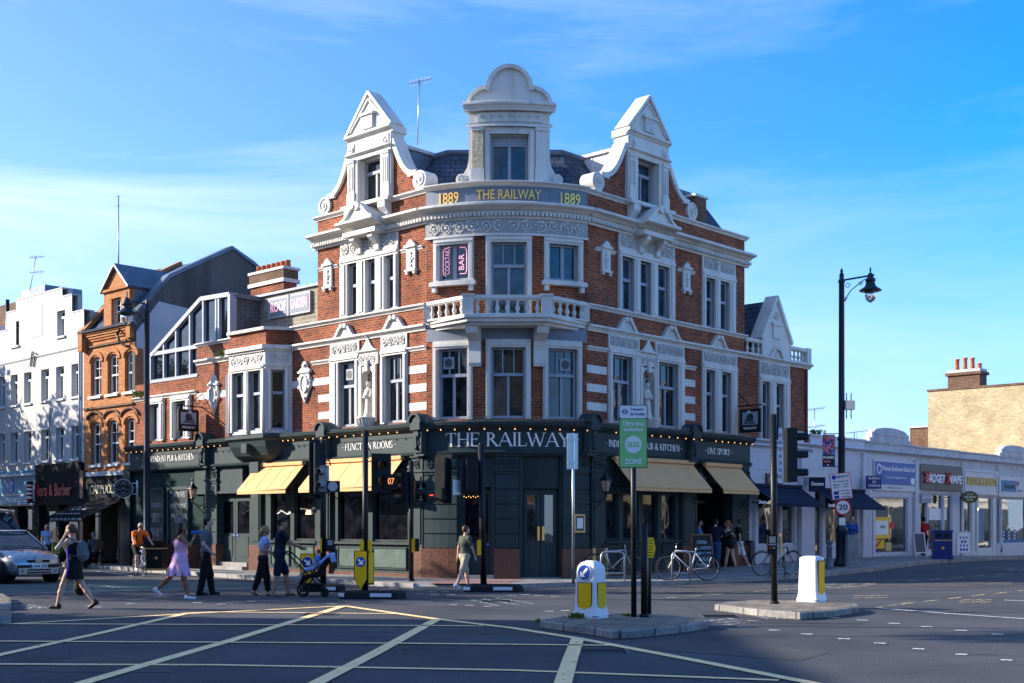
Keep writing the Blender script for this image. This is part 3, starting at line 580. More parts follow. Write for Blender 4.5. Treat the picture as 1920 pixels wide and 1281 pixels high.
# frieze of the curved corner, name band
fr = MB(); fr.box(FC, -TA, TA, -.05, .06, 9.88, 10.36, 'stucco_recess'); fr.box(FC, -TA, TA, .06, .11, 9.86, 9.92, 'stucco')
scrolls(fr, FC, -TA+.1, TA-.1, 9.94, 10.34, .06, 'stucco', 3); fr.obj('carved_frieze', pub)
nb = MB(); nb.box(FC, -TA, TA, -.1, .03, 10.7, 11.27, 'grey_band')
tA, tB = FC.t(883), FC.t(1027)
nb.box(FC, tA, tB, .03, .06, 10.79, 11.26, 'grey_band')
for z in (10.83, 11.2): nb.box(FC, tA+.06, tB-.06, .06, .075, z, z+.025, 'grey_band')
nb.box(FC, -TA+.05, tA-.1, .03, .034, 10.80, 11.2, 'stucco_old') if False else None
nbo = nb.obj('name_band', pub)
g = MB(); text(g, FC, 'THE RAILWAY', FC.t(895), FC.t(1013), 10.89, .27, .065, 'gold', extr=.035, bold=.006); text(g, FC, '1889', FC.t(826), FC.t(861), 10.84, .32, .035, 'gold', extr=.03, bold=.006); text(g, FC, '1889', FC.t(1050), FC.t(1086), 10.84, .32, .035, 'gold', extr=.03, bold=.006)
g.obj('gold_lettering', nbo)
# grey band under balcony
gb = MB(); gb.box(FC, -TA, TA, -.05, .022, 6.92, 7.3, 'grey_band'); gb.obj('painted_band', pub)
# ---- gables with scrolls
def gable(F, tc, hw, hv, nm):
    d = MB(); zs = 11.38
    def zf(t):
        x = abs(t-tc)
        if x <= hw: return 13.1
        u = (x-hw)/(hv-.15-hw); u = min(1, max(0, u)); return 11.93+1.2*(1-math.sin(min(1, u)*math.pi/2))**1.35
    b = MB(); topwall(b, F, tc-hv+.1, tc-hw+.05, zs-.15, zf, -.42, -.03, 'brick_red', 24); topwall(b, F, tc+hw-.05, tc+hv-.1, zs-.15, zf, -.42, -.03, 'brick_red', 24); bo = b.obj('gable', pub)
    for sgn in (-1, 1):
        pts = []
        for i in range(15):
            x = hw+(hv-.15-hw)*i/14; pts.append((tc+sgn*x, zf(tc+sgn*x)))
        d.strip(F, pts, .15, -.45, .06, 'stucco')
        vc = (tc+sgn*hv, 11.68); d.disc(F, vc[0], vc[1], .28, -.44, .05, 'stucco', 22)
        d.box(F, vc[0]-.17, vc[0]+.17, -.44, .04, 11.38, 11.6, 'stucco')
        d.strip(F, spiral(vc[0], vc[1], .22, 1.5, math.pi/2, -sgn, 18), .035, .05, .085, 'stucco'); d.disc(F, vc[0], vc[1], .05, .05, .1, 'stucco', 8)
        d.strip(F, [(tc+sgn*(hv-.5), 11.92), (tc+sgn*(hv-.2), 11.93)], .14, -.45, .058, 'stucco')
    # aedicule
    wa, wb_ = tc-.53, tc+.53
    d.box(F, tc-hw, wa, -.45, .09, zs, 12.95, 'stucco'); d.box(F, wb_, tc+hw, -.45, .09, zs, 12.95, 'stucco'); d.box(F, wa, wb_, -.35, .088, 12.78, 12.95, 'stucco')
    for sgn in (-1, 1):
        c = tc+sgn*(hw-.2); d.box(F, c-.17, c+.17, .09, .15, zs, zs+.42, 'stucco'); d.box(F, c-.14, c+.14, .09, .13, zs+.42, 12.72, 'stucco')
        for q in (-.08, 0, .08): d.box(F, c+q-.018, c+q+.018, .13, .15, zs+.5, 12.6, 'stucco')
        d.box(F, c-.16, c+.16, .09, .16, 12.72, 12.82, 'stucco')
        d.strip(F, spiral(c, 13.1, .11, 1.2, math.pi/2, sgn, 12), .03, .1, .15, 'stucco'); d.box(F, c-.13, c+.13, .09, .12, 12.96, 13.3, 'stucco')
    d.cornice(F, tc-hw-.03, tc+hw+.03, 12.88, 12.98, .2, 'stucco'); d.box(F, tc-hw, tc+hw, -.45, .092, 12.95, 13.35, 'stucco')
    d.cornice(F, tc-hw-.05, tc+hw+.05, 13.35, 13.56, .2, 'stucco'); d.box(F, tc-hw-.05, tc+hw+.05, -.5, -.02, 13.35, 13.555, 'stucco')
    ap = 14.74; d.poly(F, [(tc-hw+.05, 13.56), (tc+hw-.05, 13.56), (tc, ap-.1)], -.45, .08, 'stucco')
    for sgn in (-1, 1):
        d.strip(F, [(tc+sgn*(hw+.04), 13.57), (tc, ap)], .09, -.38, .15, 'stucco'); d.strip(F, [(tc+sgn*(hw-.14), 13.66), (tc, ap-.22)], .05, .08, .13, 'stucco')
    d.box(F, tc-.24, tc+.24, .08, .17, 13.62, 14.02, 'stucco'); d.box(F, tc-.32, tc+.32, .08, .22, 14.02, 14.1, 'stucco'); d.box(F, tc-.17, tc+.17, .171, .176, 13.66, 13.97, 'stucco_old')
    do = d.obj('gable_trim', pub)
    # sill on consoles
    s_ = MB(); s_.box(F, tc-hw-.1, tc+hw+.1, -.1, .3, 11.28, 11.39, 'stucco')
    for sgn in (-1, 1):
        c = tc+sgn*(hw-.22); s_.poly(Fr(F.p(c-.16, 0, 0)[:2], F.n, F.u), [(0, 10.78), (.12, 10.8), (.14, 10.95), (.28, 11.1), (.28, 11.28), (0, 11.28)], 0, .32, 'stucco')
        for q in (-.09, 0, .09): s_.box(F, c+q-.02, c+q+.02, .13, .16, 10.84, 11.0, 'stucco')
    s_.obj('sill', pub)
    win(pub, F, [(wa+.02, wb_-.02)], 11.4, 12.78, sur=(wa+.0, wb_-.0), ztop=12.8, style='cross1', gm='glass_blue' if F is Rt else 'glass', rec=.3, sd=-.03, tr=.7)
    # dormer body behind the gable: lead clad cheeks and pitched roof
    r = MB(); lm = 'lead' if F is L else 'lead_white'
    r.box(F, tc-hw+.08, tc+hw-.08, -4.6, -.46, 11.3, 13.0, lm)
    r.box(F, tc-hw-.0, tc+hw+.0, -4.6, -.6, 12.98, 13.08, 'stucco_old')
    k = .7
    while k < 4.4: r.box(F, tc-hw+.06, tc+hw-.06, -k-.03, -k, 11.3, 12.98, lm); k += .65
    r.obj('dormer_body', pub)
gable(L, 2.47, 1.0, 2.2, 'L'); gable(Rt, 2.865, 1.03, 2.38, 'R')
# broken pediments over 2nd floor windows in the cornice
def brokenped(mb, F, tc, hw, z0, h, o=.1, mat_='stucco', open_=True):
    if o < .5: mb.brk()
    for sgn in (-1, 1):
        pts = [(tc+sgn*hw*(1-i/10), z0+h*(.5-.5*math.cos(math.pi*min(1, i/9)))**1.0) for i in range(11)]
        mb.strip(F, pts[:9], .09, -.05, o+.08, mat_); mb.disc(F, tc+sgn*hw*.18, z0+h*.92, .075, -.02, o+.11, mat_, 10)
    body = [(tc-hw*(1-i/10), z0+h*(.5-.5*math.cos(math.pi*i/10))) for i in range(9)]+[(tc+hw*(1-i/10), z0+h*(.5-.5*math.cos(math.pi*i/10))) for i in range(8, -1, -1)]
    mb.poly(F, body, -.05, o, mat_)
bp = MB()
for F, tc in ((L, 2.47), (Rt, 2.865)):
    bp.brk(); bp.cornice(F, tc-.85, tc+.85, 10.50, 10.80, .72, 'stucco'); bp.box(F, tc-.75, tc+.75, 0, .5, 10.36, 10.5, 'stucco')
    brokenped(bp, F, tc, .72, 10.8, .42, .55); bp.disc(F, tc, 11.2, .13, .3, .62, 'stucco', 10)
    for sgn in (-1, 1):
        bp.poly(Fr(F.p(tc+sgn*.42-.1, 0, 0)[:2], F.n, F.u), [(0.05, 9.85), (.16, 9.9), (.16, 10.05), (.42, 10.25), (.42, 10.38), (.05, 10.38)], 0, .2, 'stucco')
for F, cs in ((L, (L.t(742), L.t(649))), (Rt, (Rt.t(1172), Rt.t(1255), Rt.t(1344)))):
    for c in cs: brokenped(bp, F, c, .52, 7.42, .4, .06)
brokenped(bp, Rt, Rt.t(1452), .5, 7.42, .4, .08); bp.obj('broken_pediment', pub)
# ---- windows
zt2 = 9.93
def panels(mb, F, a, b, z0, z1, n, seed):
    mb.brk(); a, b = min(a, b), max(a, b); mb.box(F, a, b, -.05, .05, z0, z1, 'stucco'); w_ = (b-a)/n
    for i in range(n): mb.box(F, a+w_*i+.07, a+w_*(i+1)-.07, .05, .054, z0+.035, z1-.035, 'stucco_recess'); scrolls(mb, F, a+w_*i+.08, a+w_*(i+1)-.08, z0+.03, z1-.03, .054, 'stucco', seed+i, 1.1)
pn = MB()
panels(pn, L, L.t(748), L.t(640), zt2, 10.36, 3, 11); panels(pn, Rt, Rt.t(1158), Rt.t(1263), zt2, 10.36, 3, 21); panels(pn, Rt, Rt.t(1315), Rt.t(1377), zt2, 10.36, 2, 31)
panels(pn, L, L.t(765), L.t(716), 6.92, 7.28, 1, 41); panels(pn, L, L.t(675), L.t(621), 6.92, 7.28, 1, 42)
panels(pn, Rt, Rt.t(1139), Rt.t(1197), 6.92, 7.28, 1, 43); panels(pn, Rt, Rt.t(1227), Rt.t(1281), 6.92, 7.28, 1, 44); panels(pn, Rt, Rt.t(1315), Rt.t(1380), 6.92, 7.28, 1, 45); panels(pn, Rt, Rt.t(1422), Rt.t(1479), 6.82, 7.28, 1, 46)
pn.obj('carved_panel', pub)
win(pub, L, Lf2, Z2a, Z2b, (L.t(748), L.t(640)), zt2, style='transom', tr=.58)
win(pub, Rt, Rf2[:3], Z2a, Z2b, (Rt.t(1158), Rt.t(1263)), zt2, style='transom', gm='glass_blue', tr=.58)
win(pub, Rt, Rf2[3:], Z2a, Z2b, (Rt.t(1315), Rt.t(1377)), zt2, style='transom', gm='glass_blue', tr=.58)
win(pub, L, [Lf1[0]], Z1a, Z1b, (L.t(765), L.t(716)), 6.92, style='cross3'); win(pub, L, [Lf1[1]], Z1a, Z1b, (L.t(675), L.t(621)), 6.92, style='cross1')
win(pub, Rt, [Rf1[0]], Z1a, Z1b, (Rt.t(1139), Rt.t(1197)), 6.92, style='cross3', gm='glass_blue'); win(pub, Rt, [Rf1[1]], Z1a, Z1b, (Rt.t(1227), Rt.t(1281)), 6.92, style='cross3')
win(pub, Rt, Rf1[2:], Z1a, Z1b, (Rt.t(1315), Rt.t(1380)), 6.92, style='transom')
win(pub, Rt, Ra, Z1a-.1, Z1b-.1, (Rt.t(1422), Rt.t(1479)), 6.82, style='transom', gm='glass')
for i, (a, b) in enumerate(Cf1): win(pub, FC, [(a, b)], Z1a, Z1b, (a-.15, b+.15), 6.92, style='cross3', gm='glass' if i != 2 else 'glass_blue')
for i, (a, b, z0, z1) in enumerate(Cf2):
    wo = win(pub, FC, [(a, b)], z0, z1, (a-.15, b+.15), 9.87, style='double' if i != 1 else 'cross3', gm='glass_blue', sill=1 if i != 1 else 0, tr=.68)
    if i != 1:
        sb = MB(); sb.box(FC, a-.22, b+.22, -.02, .2, 8.48, 8.6, 'stucco')
        for q in (a-.15, b+.03): sb.box(FC, q, q+.12, -.02, .15, 8.32, 8.48, 'stucco')
        sb.obj('sill', pub)
    if i == 0:
        ng = MB(); O = -.085
        ng.strip(FC, [(a+.2, 8.80), (a+.12, 8.84), (a+.1, 8.95), (a+.1, 9.5), (a+.13, 9.58), (a+.32, 9.62)], .022, O, O+.015, 'neon_pink')
        ng.strip(FC, [(b-.3, 8.84), (b-.12, 8.84), (b-.09, 8.95), (b-.09, 9.5), (b-.13, 9.58), (b-.3, 9.6)], .022, O, O+.015, 'neon_pink')
        text(ng, FC, 'COCKTAIL', a+.15, a+.31, 8.85, .72, O, 'neon_pink', vert=True); text(ng, FC, 'BAR', b-.33, b-.17, 8.95, .45, O, 'neon_pink', vert=True)
        ng.obj('neon_lettering', wo)
for a, b in Lx: win(pub, L, [(a, b)], 4.75, 6.1, (a-.25, b+.2), 6.3, style='double', sd=.1)
# niche and basins
def niche(F, ta, tb):
    m = MB(); tc = (ta+tb)/2; hw = abs(tb-ta)/2
    m.box(F, tc-hw, tc+hw, -.3, -.28, 4.9, 6.45, 'stucco')
    # arched head: spandrel slab with round opening
    n = 12; pts = [(tc-hw*.999, 6.45), (tc-hw*.999, 6.1)]+[(tc-hw*math.cos(math.pi*i/n), 6.1+min(.33, hw)*math.sin(math.pi*i/n)) for i in range(1, n)]+[(tc+hw*.999, 6.1), (tc+hw*.999, 6.45)]
    m.poly(F, pts, -.2, .055, 'stucco')
    for i in range(7):
        a = math.pi*(i+.5)/7; m.strip(F, [(tc, 6.1), (tc-hw*.9*math.cos(a), 6.1+.3*math.sin(a))], .04, -.28, -.2, 'stucco', taper=[.3, 1.3])
    for sgn in (-1, 1): m.box(F, tc+sgn*(hw+.06)-.06, tc+sgn*(hw+.06)+.06, -.05, .08, 4.75, 6.5, 'stucco')
    m.box(F, tc-hw-.2, tc+hw+.2, -.02, .05, 6.5, 6.85, 'stucco'); m.cornice(F, tc-hw-.22, tc+hw+.22, 6.85, 6.93, .12, 'stucco'); scrolls(m, F, tc-hw-.1, tc+hw+.1, 6.55, 6.82, .05, 'stucco', 5)
    topwall(m, F, tc-.42, tc+.42, 6.93, lambda t: 6.94+.42*max(0, 1-abs(t-tc)/.42)**2, -.05, .06, 'stucco', 16); m.ball(F.p(tc, .06, 7.4), .08, 'stucco', 8)
    m.box(F, tc-.07, tc+.07, .055, .12, 6.3, 6.62, 'stucco'); m.obj('niche', pub)
    b = MB(); cp = F.p(tc, .08, 0)
    pr = [(.02, 4.28), (.05, 4.32), (.06, 4.42), (.12, 4.5), (.24, 4.62), (.3, 4.75), (.31, 4.84), (.34, 4.86), (.34, 4.9), (.02, 4.9)]
    b.lathe((cp[0], cp[1], 0), pr, 'stucco', 20)
    for i in range(20):
        a = 2*math.pi*i/20; b.tube([(cp[0]+r*math.cos(a)*1.01, cp[1]+r*math.sin(a)*1.01, z) for r, z in pr[2:7]], .018, 'stucco', 4)
    b.obj('niche_basin', pub)
    return tc
nL_t = niche(L, *niL); nR_t = niche(Rt, *niR)
# cartouches, plaques
def plaque(F, t, z0, z1):
    m = MB(); hw = .19; m.box(F, t-hw, t+hw, 0, .07, z0+.12, z1-.18, 'stucco'); m.box(F, t-hw-.05, t+hw+.05, 0, .13, z1-.2, z1-.13, 'stucco')
    topwall(m, F, t-hw, t+hw, z1-.13, lambda x: z1-.13+.16*(1-(abs(x-t)/hw)**1.5), 0, .1, 'stucco', 10)
    m.box(F, t-hw-.04, t+hw+.04, 0, .12, z0+.08, z0+.14, 'stucco')
    for s_ in (-1, 1): m.box(F, t+s_*hw*.8-.04, t+s_*hw*.8+.04, 0, .1, z0, z0+.08, 'stucco')
    scrolls(m, F, t-.1, t+.1, z0+.2, z1-.28, .07, 'stucco', int(z0*10+t*7)); 
    for q in range(4): m.disc(F, t, z0+.26+q*.12, .05, .07, .11, 'stucco', 7)
    m.cornice(F, t-hw-.28, t-hw-.02, z1-.3, z1-.2, .07, 'stucco'); m.cornice(F, t+hw+.02, t+hw+.28, z1-.3, z1-.2, .07, 'stucco')
    m.obj('plaque', pub)
for F, px, zz in ((L, 773, 0), (L, 617, 0), (Rt, 1134, 0), (Rt, 1285, 0)): plaque(F, F.t(px), 8.98, 9.96)
def cartouche(F, t, zc):
    m = MB(); o = [(0, -.62), (.06, -.5), (.12, -.42), (.16, -.3), (.27, -.12), (.24, 0), (.28, .14), (.2, .3), (.26, .36), (.27, .42), (.14, .5), (.08, .66), (0, .72)]
    pts = [(t+x*1.08, zc+z) for x, z in o]+[(t-x*1.08, zc+z) for x, z in o[-2:0:-1]]
    m.poly(F, pts, 0, .08, 'stucco'); m.strip(F, [(t+.17*math.cos(a), zc-.02+.27*math.sin(a)) for a in [2*math.pi*i/22 for i in range(22)]], .045, .08, .13, 'stucco', closed=True)
    m.poly(F, [(t+.14*math.cos(2*math.pi*i/22), zc-.02+.24*math.sin(2*math.pi*i/22)) for i in range(22)], .08, .095, 'stucco')
    for s_ in (-1, 1): m.disc(F, t+s_*.25, zc-.12, .05, .08, .12, 'stucco', 8); m.disc(F, t+s_*.25, zc+.16, .05, .08, .12, 'stucco', 8)
    m.box(F, t-.3, t+.3, .02, .13, zc+.33, zc+.39, 'stucco'); m.disc(F, t, zc+.58, .06, .08, .14, 'stucco', 8); m.disc(F, t, zc-.46, .05, .08, .12, 'stucco', 8); m.obj('cartouche', pub)
cartouche(L, L.t(574), 6.17); cartouche(L, L.t(403), 6.17)
# ---- projecting bay
bm = MB()
faces = [(Fr(L.p(tb0, 0, 0)[:2], None, None), None)]
def subframe(p0, p1):
    d = Vector((p1[0]-p0[0], p1[1]-p0[1])); ln = d.length; d /= ln; n = Vector((d.y, -d.x))
    if n.dot(Vector((-p0[0], -p0[1]))) < 0: n = -n
    return Fr((p0[0], p0[1]), (d.x, d.y), (n.x, n.y)), ln
B1, l1 = subframe(L.p(tb0, 0, 0), L.p(ba, bayo, 0)); B2, l2 = subframe(L.p(ba, bayo, 0), L.p(bb, bayo, 0)); B3, l3 = subframe(L.p(bb, bayo, 0), L.p(tb1, 0, 0))
h1 = (.24, l1-.18); h2 = [(.22, .74), (.98, 1.5)] if l2 < 1.8 else [(.2, .88), (1.12, 1.8)]
bm.wall(B1, 0, l1, 4.4, 7.3, [(*h1, 4.72, 6.66)], 'stucco', .2); bm.wall(B2, 0, l2, 4.4, 7.3, [(*h, 4.72, 6.66) for h in h2], 'stucco', .2); bm.wall(B3, 0, l3, 4.4, 7.3, [(.2, l3-.2, 4.72, 6.66)], 'stucco', .2)
scrolls(bm, B1, .12, l1-.12, 6.86, 7.24, .0, 'stucco', 61); scrolls(bm, B2, .12, l2-.12, 6.86, 7.24, .0, 'stucco', 62)
for B, ln in ((B1, l1), (B2, l2)): bm.box(B, .03, ln-.03, 0, .05, 6.78, 6.84, 'stucco')
for q in (.06, .9, l2-.1): bm.tube([B2.p(q, .03, 4.5), B2.p(q, .03, 6.7)], .045, 'stucco', 8)
bm.obj('bay', pub)
win(pub, B1, [h1], 4.72, 6.66, (h1[0]-.1, h1[1]+.1), 6.76, style='transom', sd=.05, gm='glass_dark')
win(pub, B2, h2, 4.72, 6.66, (h2[0][0]-.1, h2[1][1]+.1), 6.76, style='transom', sd=.05); win(pub, B3, [(.2, l3-.2)], 4.72, 6.66, (.1, l3-.1), 6.76, style='transom', sd=.05)
bc = MB()
def bring(g):
    P = [L.p(tb0-g, -.1, 0), L.p(tb0-g, .0, 0), L.p(ba-g*.4, bayo+g, 0), L.p(bb+g*.4, bayo+g, 0), L.p(tb1+g, 0, 0), L.p(tb1+g, -.1, 0)]; return [(p[0], p[1]) for p in P]
for (g0, z0), (g1, z1) in zip([(.02, 4.62), (.12, 4.56), (.12, 4.46), (.02, 4.38), (-.03, 4.2), (-.18, 3.92)], [(.12, 4.56), (.12, 4.46), (.02, 4.38), (-.03, 4.2), (-.18, 3.92), (-.45, 3.72)]):
    prism(bc, bring(g1), z1, z0, 'green_paint', bring(g0))
for i in range(22):
    u = i/21; t = ba+.1+(bb-ba-.2)*u; bc.tube([L.p(t, bayo-.2, 3.93), L.p(t+(tb0/2+tb1/2-t)*.25, bayo-.34, 3.82), L.p(t+(tb0/2+tb1/2-t)*.4, bayo-.48, 3.74)], .03, 'green_paint', 5)
bc.box(L, 7.7, 8.0, .3, .85, 4.0, 4.3, 'green_paint'); bc.box(L, 7.62, 8.1, 0, .45, 3.3, 3.72, 'green_paint'); bc.obj('bay_corbel', pub)
# ---- balcony
bal = MB(); bx0, bx1 = (876-960)/FPX*34.85, (1027-960)/FPX*34.85
yF = 34.85; e0 = FC.p(-TA, .05, 0); e1 = FC.p(TA, .05, 0)
sl_ = [(e0[0], e0[1]+.1), (bx0, yF), (bx1, yF), (e1[0], e1[1]+.1), (1.2, 36.3), (-1.5, 36.3)]
def off(pts, d): cx = -.13; return [(x+(0.0 if abs(x-cx) < .2 else (d*.8 if x > cx else -d*.8)) if i in (1, 2) else x, y-d if i in (1, 2) else y-d*.6 if i in (0, 3) else y) for i, (x, y) in enumerate(pts)]
prism(bal, off(sl_, -.12), 7.24, 7.32, 'stucco'); prism(bal, off(sl_, .02), 7.32, 7.42, 'stucco'); prism(bal, off(sl_, .1), 7.42, 7.50, 'stucco')
def rail(mb, p0, p1, n, za, zb, pm='stucco'):
    F, ln = subframe((*p0, 0), (*p1, 0)); mb.box(F, 0, ln, -.1, .1, zb-.1, zb, pm); mb.box(F, 0, ln, -.07, .07, zb-.13, zb-.1, pm); mb.box(F, 0, ln, -.09, .09, za, za+.05, pm)
    h = zb-.13-za-.05
    for i in range(n):
        c = F.p(ln*(i+.5)/n, 0, 0)
        mb.lathe((c[0], c[1], za+.05), [(.055, 0), (.055, h*.08), (.03, h*.14), (.065, h*.3), (.072, h*.42), (.04, h*.62), (.028, h*.72), (.045, h*.76), (.045, h*.8), (.03, h*.84), (.055, h*.92), (.055, h)], pm, 9)
bobj = bal.obj('balcony', pub)
rl = MB(); q0 = (bx0+.14, yF+.1); q1 = (bx1-.14, yF+.1)
rail(rl, q0, q1, 7, 7.5, 8.06); rail(rl, (e0[0]+.1, e0[1]-.05), (bx0-.05, yF+.16), 5, 7.5, 8.06); rail(rl, (bx1+.05, yF+.16), (e1[0]-.1, e1[1]-.05), 5, 7.5, 8.06)
for x, y in ((bx0+.02, yF+.12), (bx1-.02, yF+.12)): rl.xbox((x, y, 7.77), .3, .26, .56, 'stucco'); rl.xbox((x, y, 8.06), .36, .32, .06, 'stucco')
for e in (e0, e1): rl.xbox((e[0]+(.05 if e is e0 else -.05), e[1]-.02, 7.76), .2, .2, .54, 'stucco')
rl.obj('balustrade', bobj)
cb = MB()
for px in (892, 1010):
    t = FC.t(px); cb.brk(); cb.poly(Fr(FC.p(t-.17, 0, 0)[:2], (math.sin(t/RA), -math.cos(t/RA)), (math.cos(t/RA), math.sin(t/RA))), [(0, 6.15), (.1, 6.15), (.14, 6.25), (.12, 6.6), (.2, 6.85), (.42, 6.98), (.55, 7.05), (.6, 7.25), (0, 7.25)], 0, .34, 'stucco')
cb.obj('balcony_bracket', bobj)
# ---- central dormer
cd = MB(); k0 = FC.t(955.5, -.08); OD = -.12
def dz(x):
    x = abs(x-k0)
    if x < .63: return 14.13+math.sqrt(max(0, .63**2-x*x))
    return 13.66+.5*math.sqrt(max(0, 1-((x-.63)/.6)**2))
HW = 1.2
topwall(cd, FC, k0-1.23, k0+1.23, 13.6, dz, OD-.45, OD+.0, 'stucco', 60)
pts = [(k0-1.2+2.4*i/60, dz(k0-1.2+2.4*i/60)) for i in range(61)]
cd.strip(FC, [(t, z-.05) for t, z in pts if abs(t-k0) <= .64], .11, OD-.5, OD+.1, 'stucco')
for s_ in (-1, 1):
    sp_ = [(k0+s_*(.62+.6*math.sin(R_(a))), 13.66+.5*math.cos(R_(a))-.03) for a in range(0, 91, 9)]
    cd.strip(FC, sp_, .11, OD-.5, OD+.1, 'stucco'); cd.disc(FC, k0+s_*.63, 14.1, .08, OD, OD+.14, 'stucco', 10)
cd.cornice(FC, k0-1.32, k0+1.32, 13.44, 13.68, .26+OD, 'stucco'); cd.box(FC, k0-1.3, k0+1.3, -.7, OD+.05, 13.46, 13.66, 'stucco')
cd.box(FC, k0-HW, k0+HW, -.7, OD+.0, 13.05, 13.5, 'stucco'); cd.cornice(FC, k0-HW-.05, k0+HW+.05, 12.99, 13.1, .1+OD, 'stucco'); cd.box(FC, k0-.95, k0+.95, OD, OD+.03, 13.15, 13.42, 'stucco')
for q in range(7): cd.strip(FC, spiral(k0-.8+q*.27, 13.28, .075, 1.4, 0, 1 if q % 2 else -1, 10), .025, OD+.03, OD+.06, 'stucco')
ow = .58
cd.box(FC, k0-HW, k0-ow, -.7, OD-.002, 11.4, 13.0, 'stucco'); cd.box(FC, k0+ow, k0+HW, -.7, OD-.002, 11.4, 13.0, 'stucco'); cd.box(FC, k0-ow, k0+ow, -.6, OD-.001, 12.8, 13.0, 'stucco')
for s_ in (-1, 1):
    c = k0+s_*.93; cd.box(FC, c-.19, c+.19, OD, OD+.09, 11.4, 11.82, 'stucco'); cd.box(FC, c-.16, c+.16, OD, OD+.06, 11.82, 12.95, 'render_decay' if s_ < 0 else 'stucco'); cd.box(FC, c-.18, c+.18, OD, OD+.1, 12.9, 12.99, 'stucco')
    c = k0+s_*(ow+.07); cd.box(FC, c-.06, c+.06, OD, OD+.05, 11.4, 12.9, 'stucco')
    pts = [(k0+s_*(HW+.02), 12.4), (k0+s_*(HW+.03), 12.1), (k0+s_*(HW+.08), 11.9), (k0+s_*(HW+.2), 11.72), (k0+s_*(HW+.38), 11.66), (k0+s_*(HW+.4), 11.42), (k0+s_*(HW-.02), 11.42)]
    cd.poly(FC, pts, OD-.5, OD-.05, 'stucco'); cd.disc(FC, k0+s_*(HW+.26), 11.56, .16, OD-.5, OD, 'stucco', 16); cd.strip(FC, spiral(k0+s_*(HW+.26), 11.56, .12, 1.3, 1.57, -s_, 12), .025, OD, OD+.03, 'stucco')
cd.obj('curved_dormer', pub)
win(pub, FC, [(k0-ow+.02, k0+ow-.02)], 11.42, 12.8, (k0-ow, k0+ow), 12.81, style='double', rec=.42, sd=-.2, gm='glass_blue')
tt = MB(); tt.box(FC, k0-ow+.02, k0+ow-.02, -.4, -.36, 12.5, 12.8, 'grey_paint'); tt.obj('window_blind', pub)
# ---- roof
rf = MB()
r0 = [PP(8.3, .45), PP(3.6, .45), PP(.45, 3.4), PP(.45, 11.4)]; r1 = [PP(8.3, 1.75), PP(4.3, 1.75), PP(1.75, 4.1), PP(1.75, 11.4)]
for i in range(3): rf.add([(*r0[i], 11.3), (*r0[i+1], 11.3), (*r1[i+1], 12.95), (*r1[i], 12.95)], [(0, 1, 2, 3)], 'slate')
prism(rf, [*r1, PP(8.3, 11.4)], 11.2, 12.94, 'stucco_old')
for i in range(3): rf.tube([(*r1[i], 12.97), (*r1[i+1], 12.97)], .1, 'lead', 6)
rfo = rf.obj('roof', pub)
ch = MB(); a = PP(5.5, 3.4); ch.xbox((a[0]-.5, a[1], 12.95), .7, .5, .5, 'brick_brown', math.atan2(VR.y, VR.x)); ch.lathe((a[0]-.55, a[1], 13.2), [(.13, 0), (.1, .3), (.12, .35)], 'terracotta', 10); ch.obj('chimney', rfo)
ch = MB(); ch.box(Rt, 6.1, 6.75, -1.1, -.45, 11.3, 12.42, 'brick_brown'); ch.box(Rt, 6.05, 6.8, -1.15, -.4, 12.42, 12.5, 'stucco'); ch.obj('chimney', rfo)
# ---- annex parapet with pediment
an = MB()
def rr(a, b, n): 
    pa, pb = Rt.p(a, -.02, 0), Rt.p(b, -.02, 0); rail(an, pa[:2], pb[:2], n, 7.46, 8.0)
ta, tb = Rt.t(1427), Rt.t(1479)
rr(TR1+.02, ta, 3); rr(tb, TR2+.02, 5); an.box(Rt, TR2-.2, TR2+.08, -.2, .1, 7.46, 8.03, 'stucco')
an.box(Rt, ta, tb, -.3, .05, 7.46, 8.05, 'stucco'); tc = (ta+tb)/2; hw = (tb-ta)/2
an.poly(Rt, [(ta-.05, 8.05), (tb+.05, 8.05), (tc, 9.55)], -.3, .04, 'stucco'); an.strip(Rt, [(ta-.1, 8.05), (tc, 9.62)], .12, -.36, .12, 'stucco'); an.strip(Rt, [(tb+.1, 8.05), (tc, 9.62)], .12, -.36, .12, 'stucco')
an.box(Rt, tc-.25, tc+.25, .04, .1, 8.15, 8.6, 'stucco'); an.box(Rt, tc-.33, tc+.33, .04, .14, 8.6, 8.68, 'stucco'); scrolls(an, Rt, tc-.2, tc+.2, 8.75, 9.15, .04, 'stucco', 9)
an.obj('parapet', pub)
ar = MB(); ar.prof(Fr(Rt.p(tc, -.3, 0)[:2], (-Rt.n[0], -Rt.n[1]), Rt.u), 0, 4.5, [(-hw, 8.05), (hw, 8.05), (0, 9.5)], 'slate'); ar.prof(Rt, TR1, tc, [(-2.2, 7.5), (-.6, 7.5), (-2.2, 9.0)], 'slate'); ar.obj('annex_roof', pub)
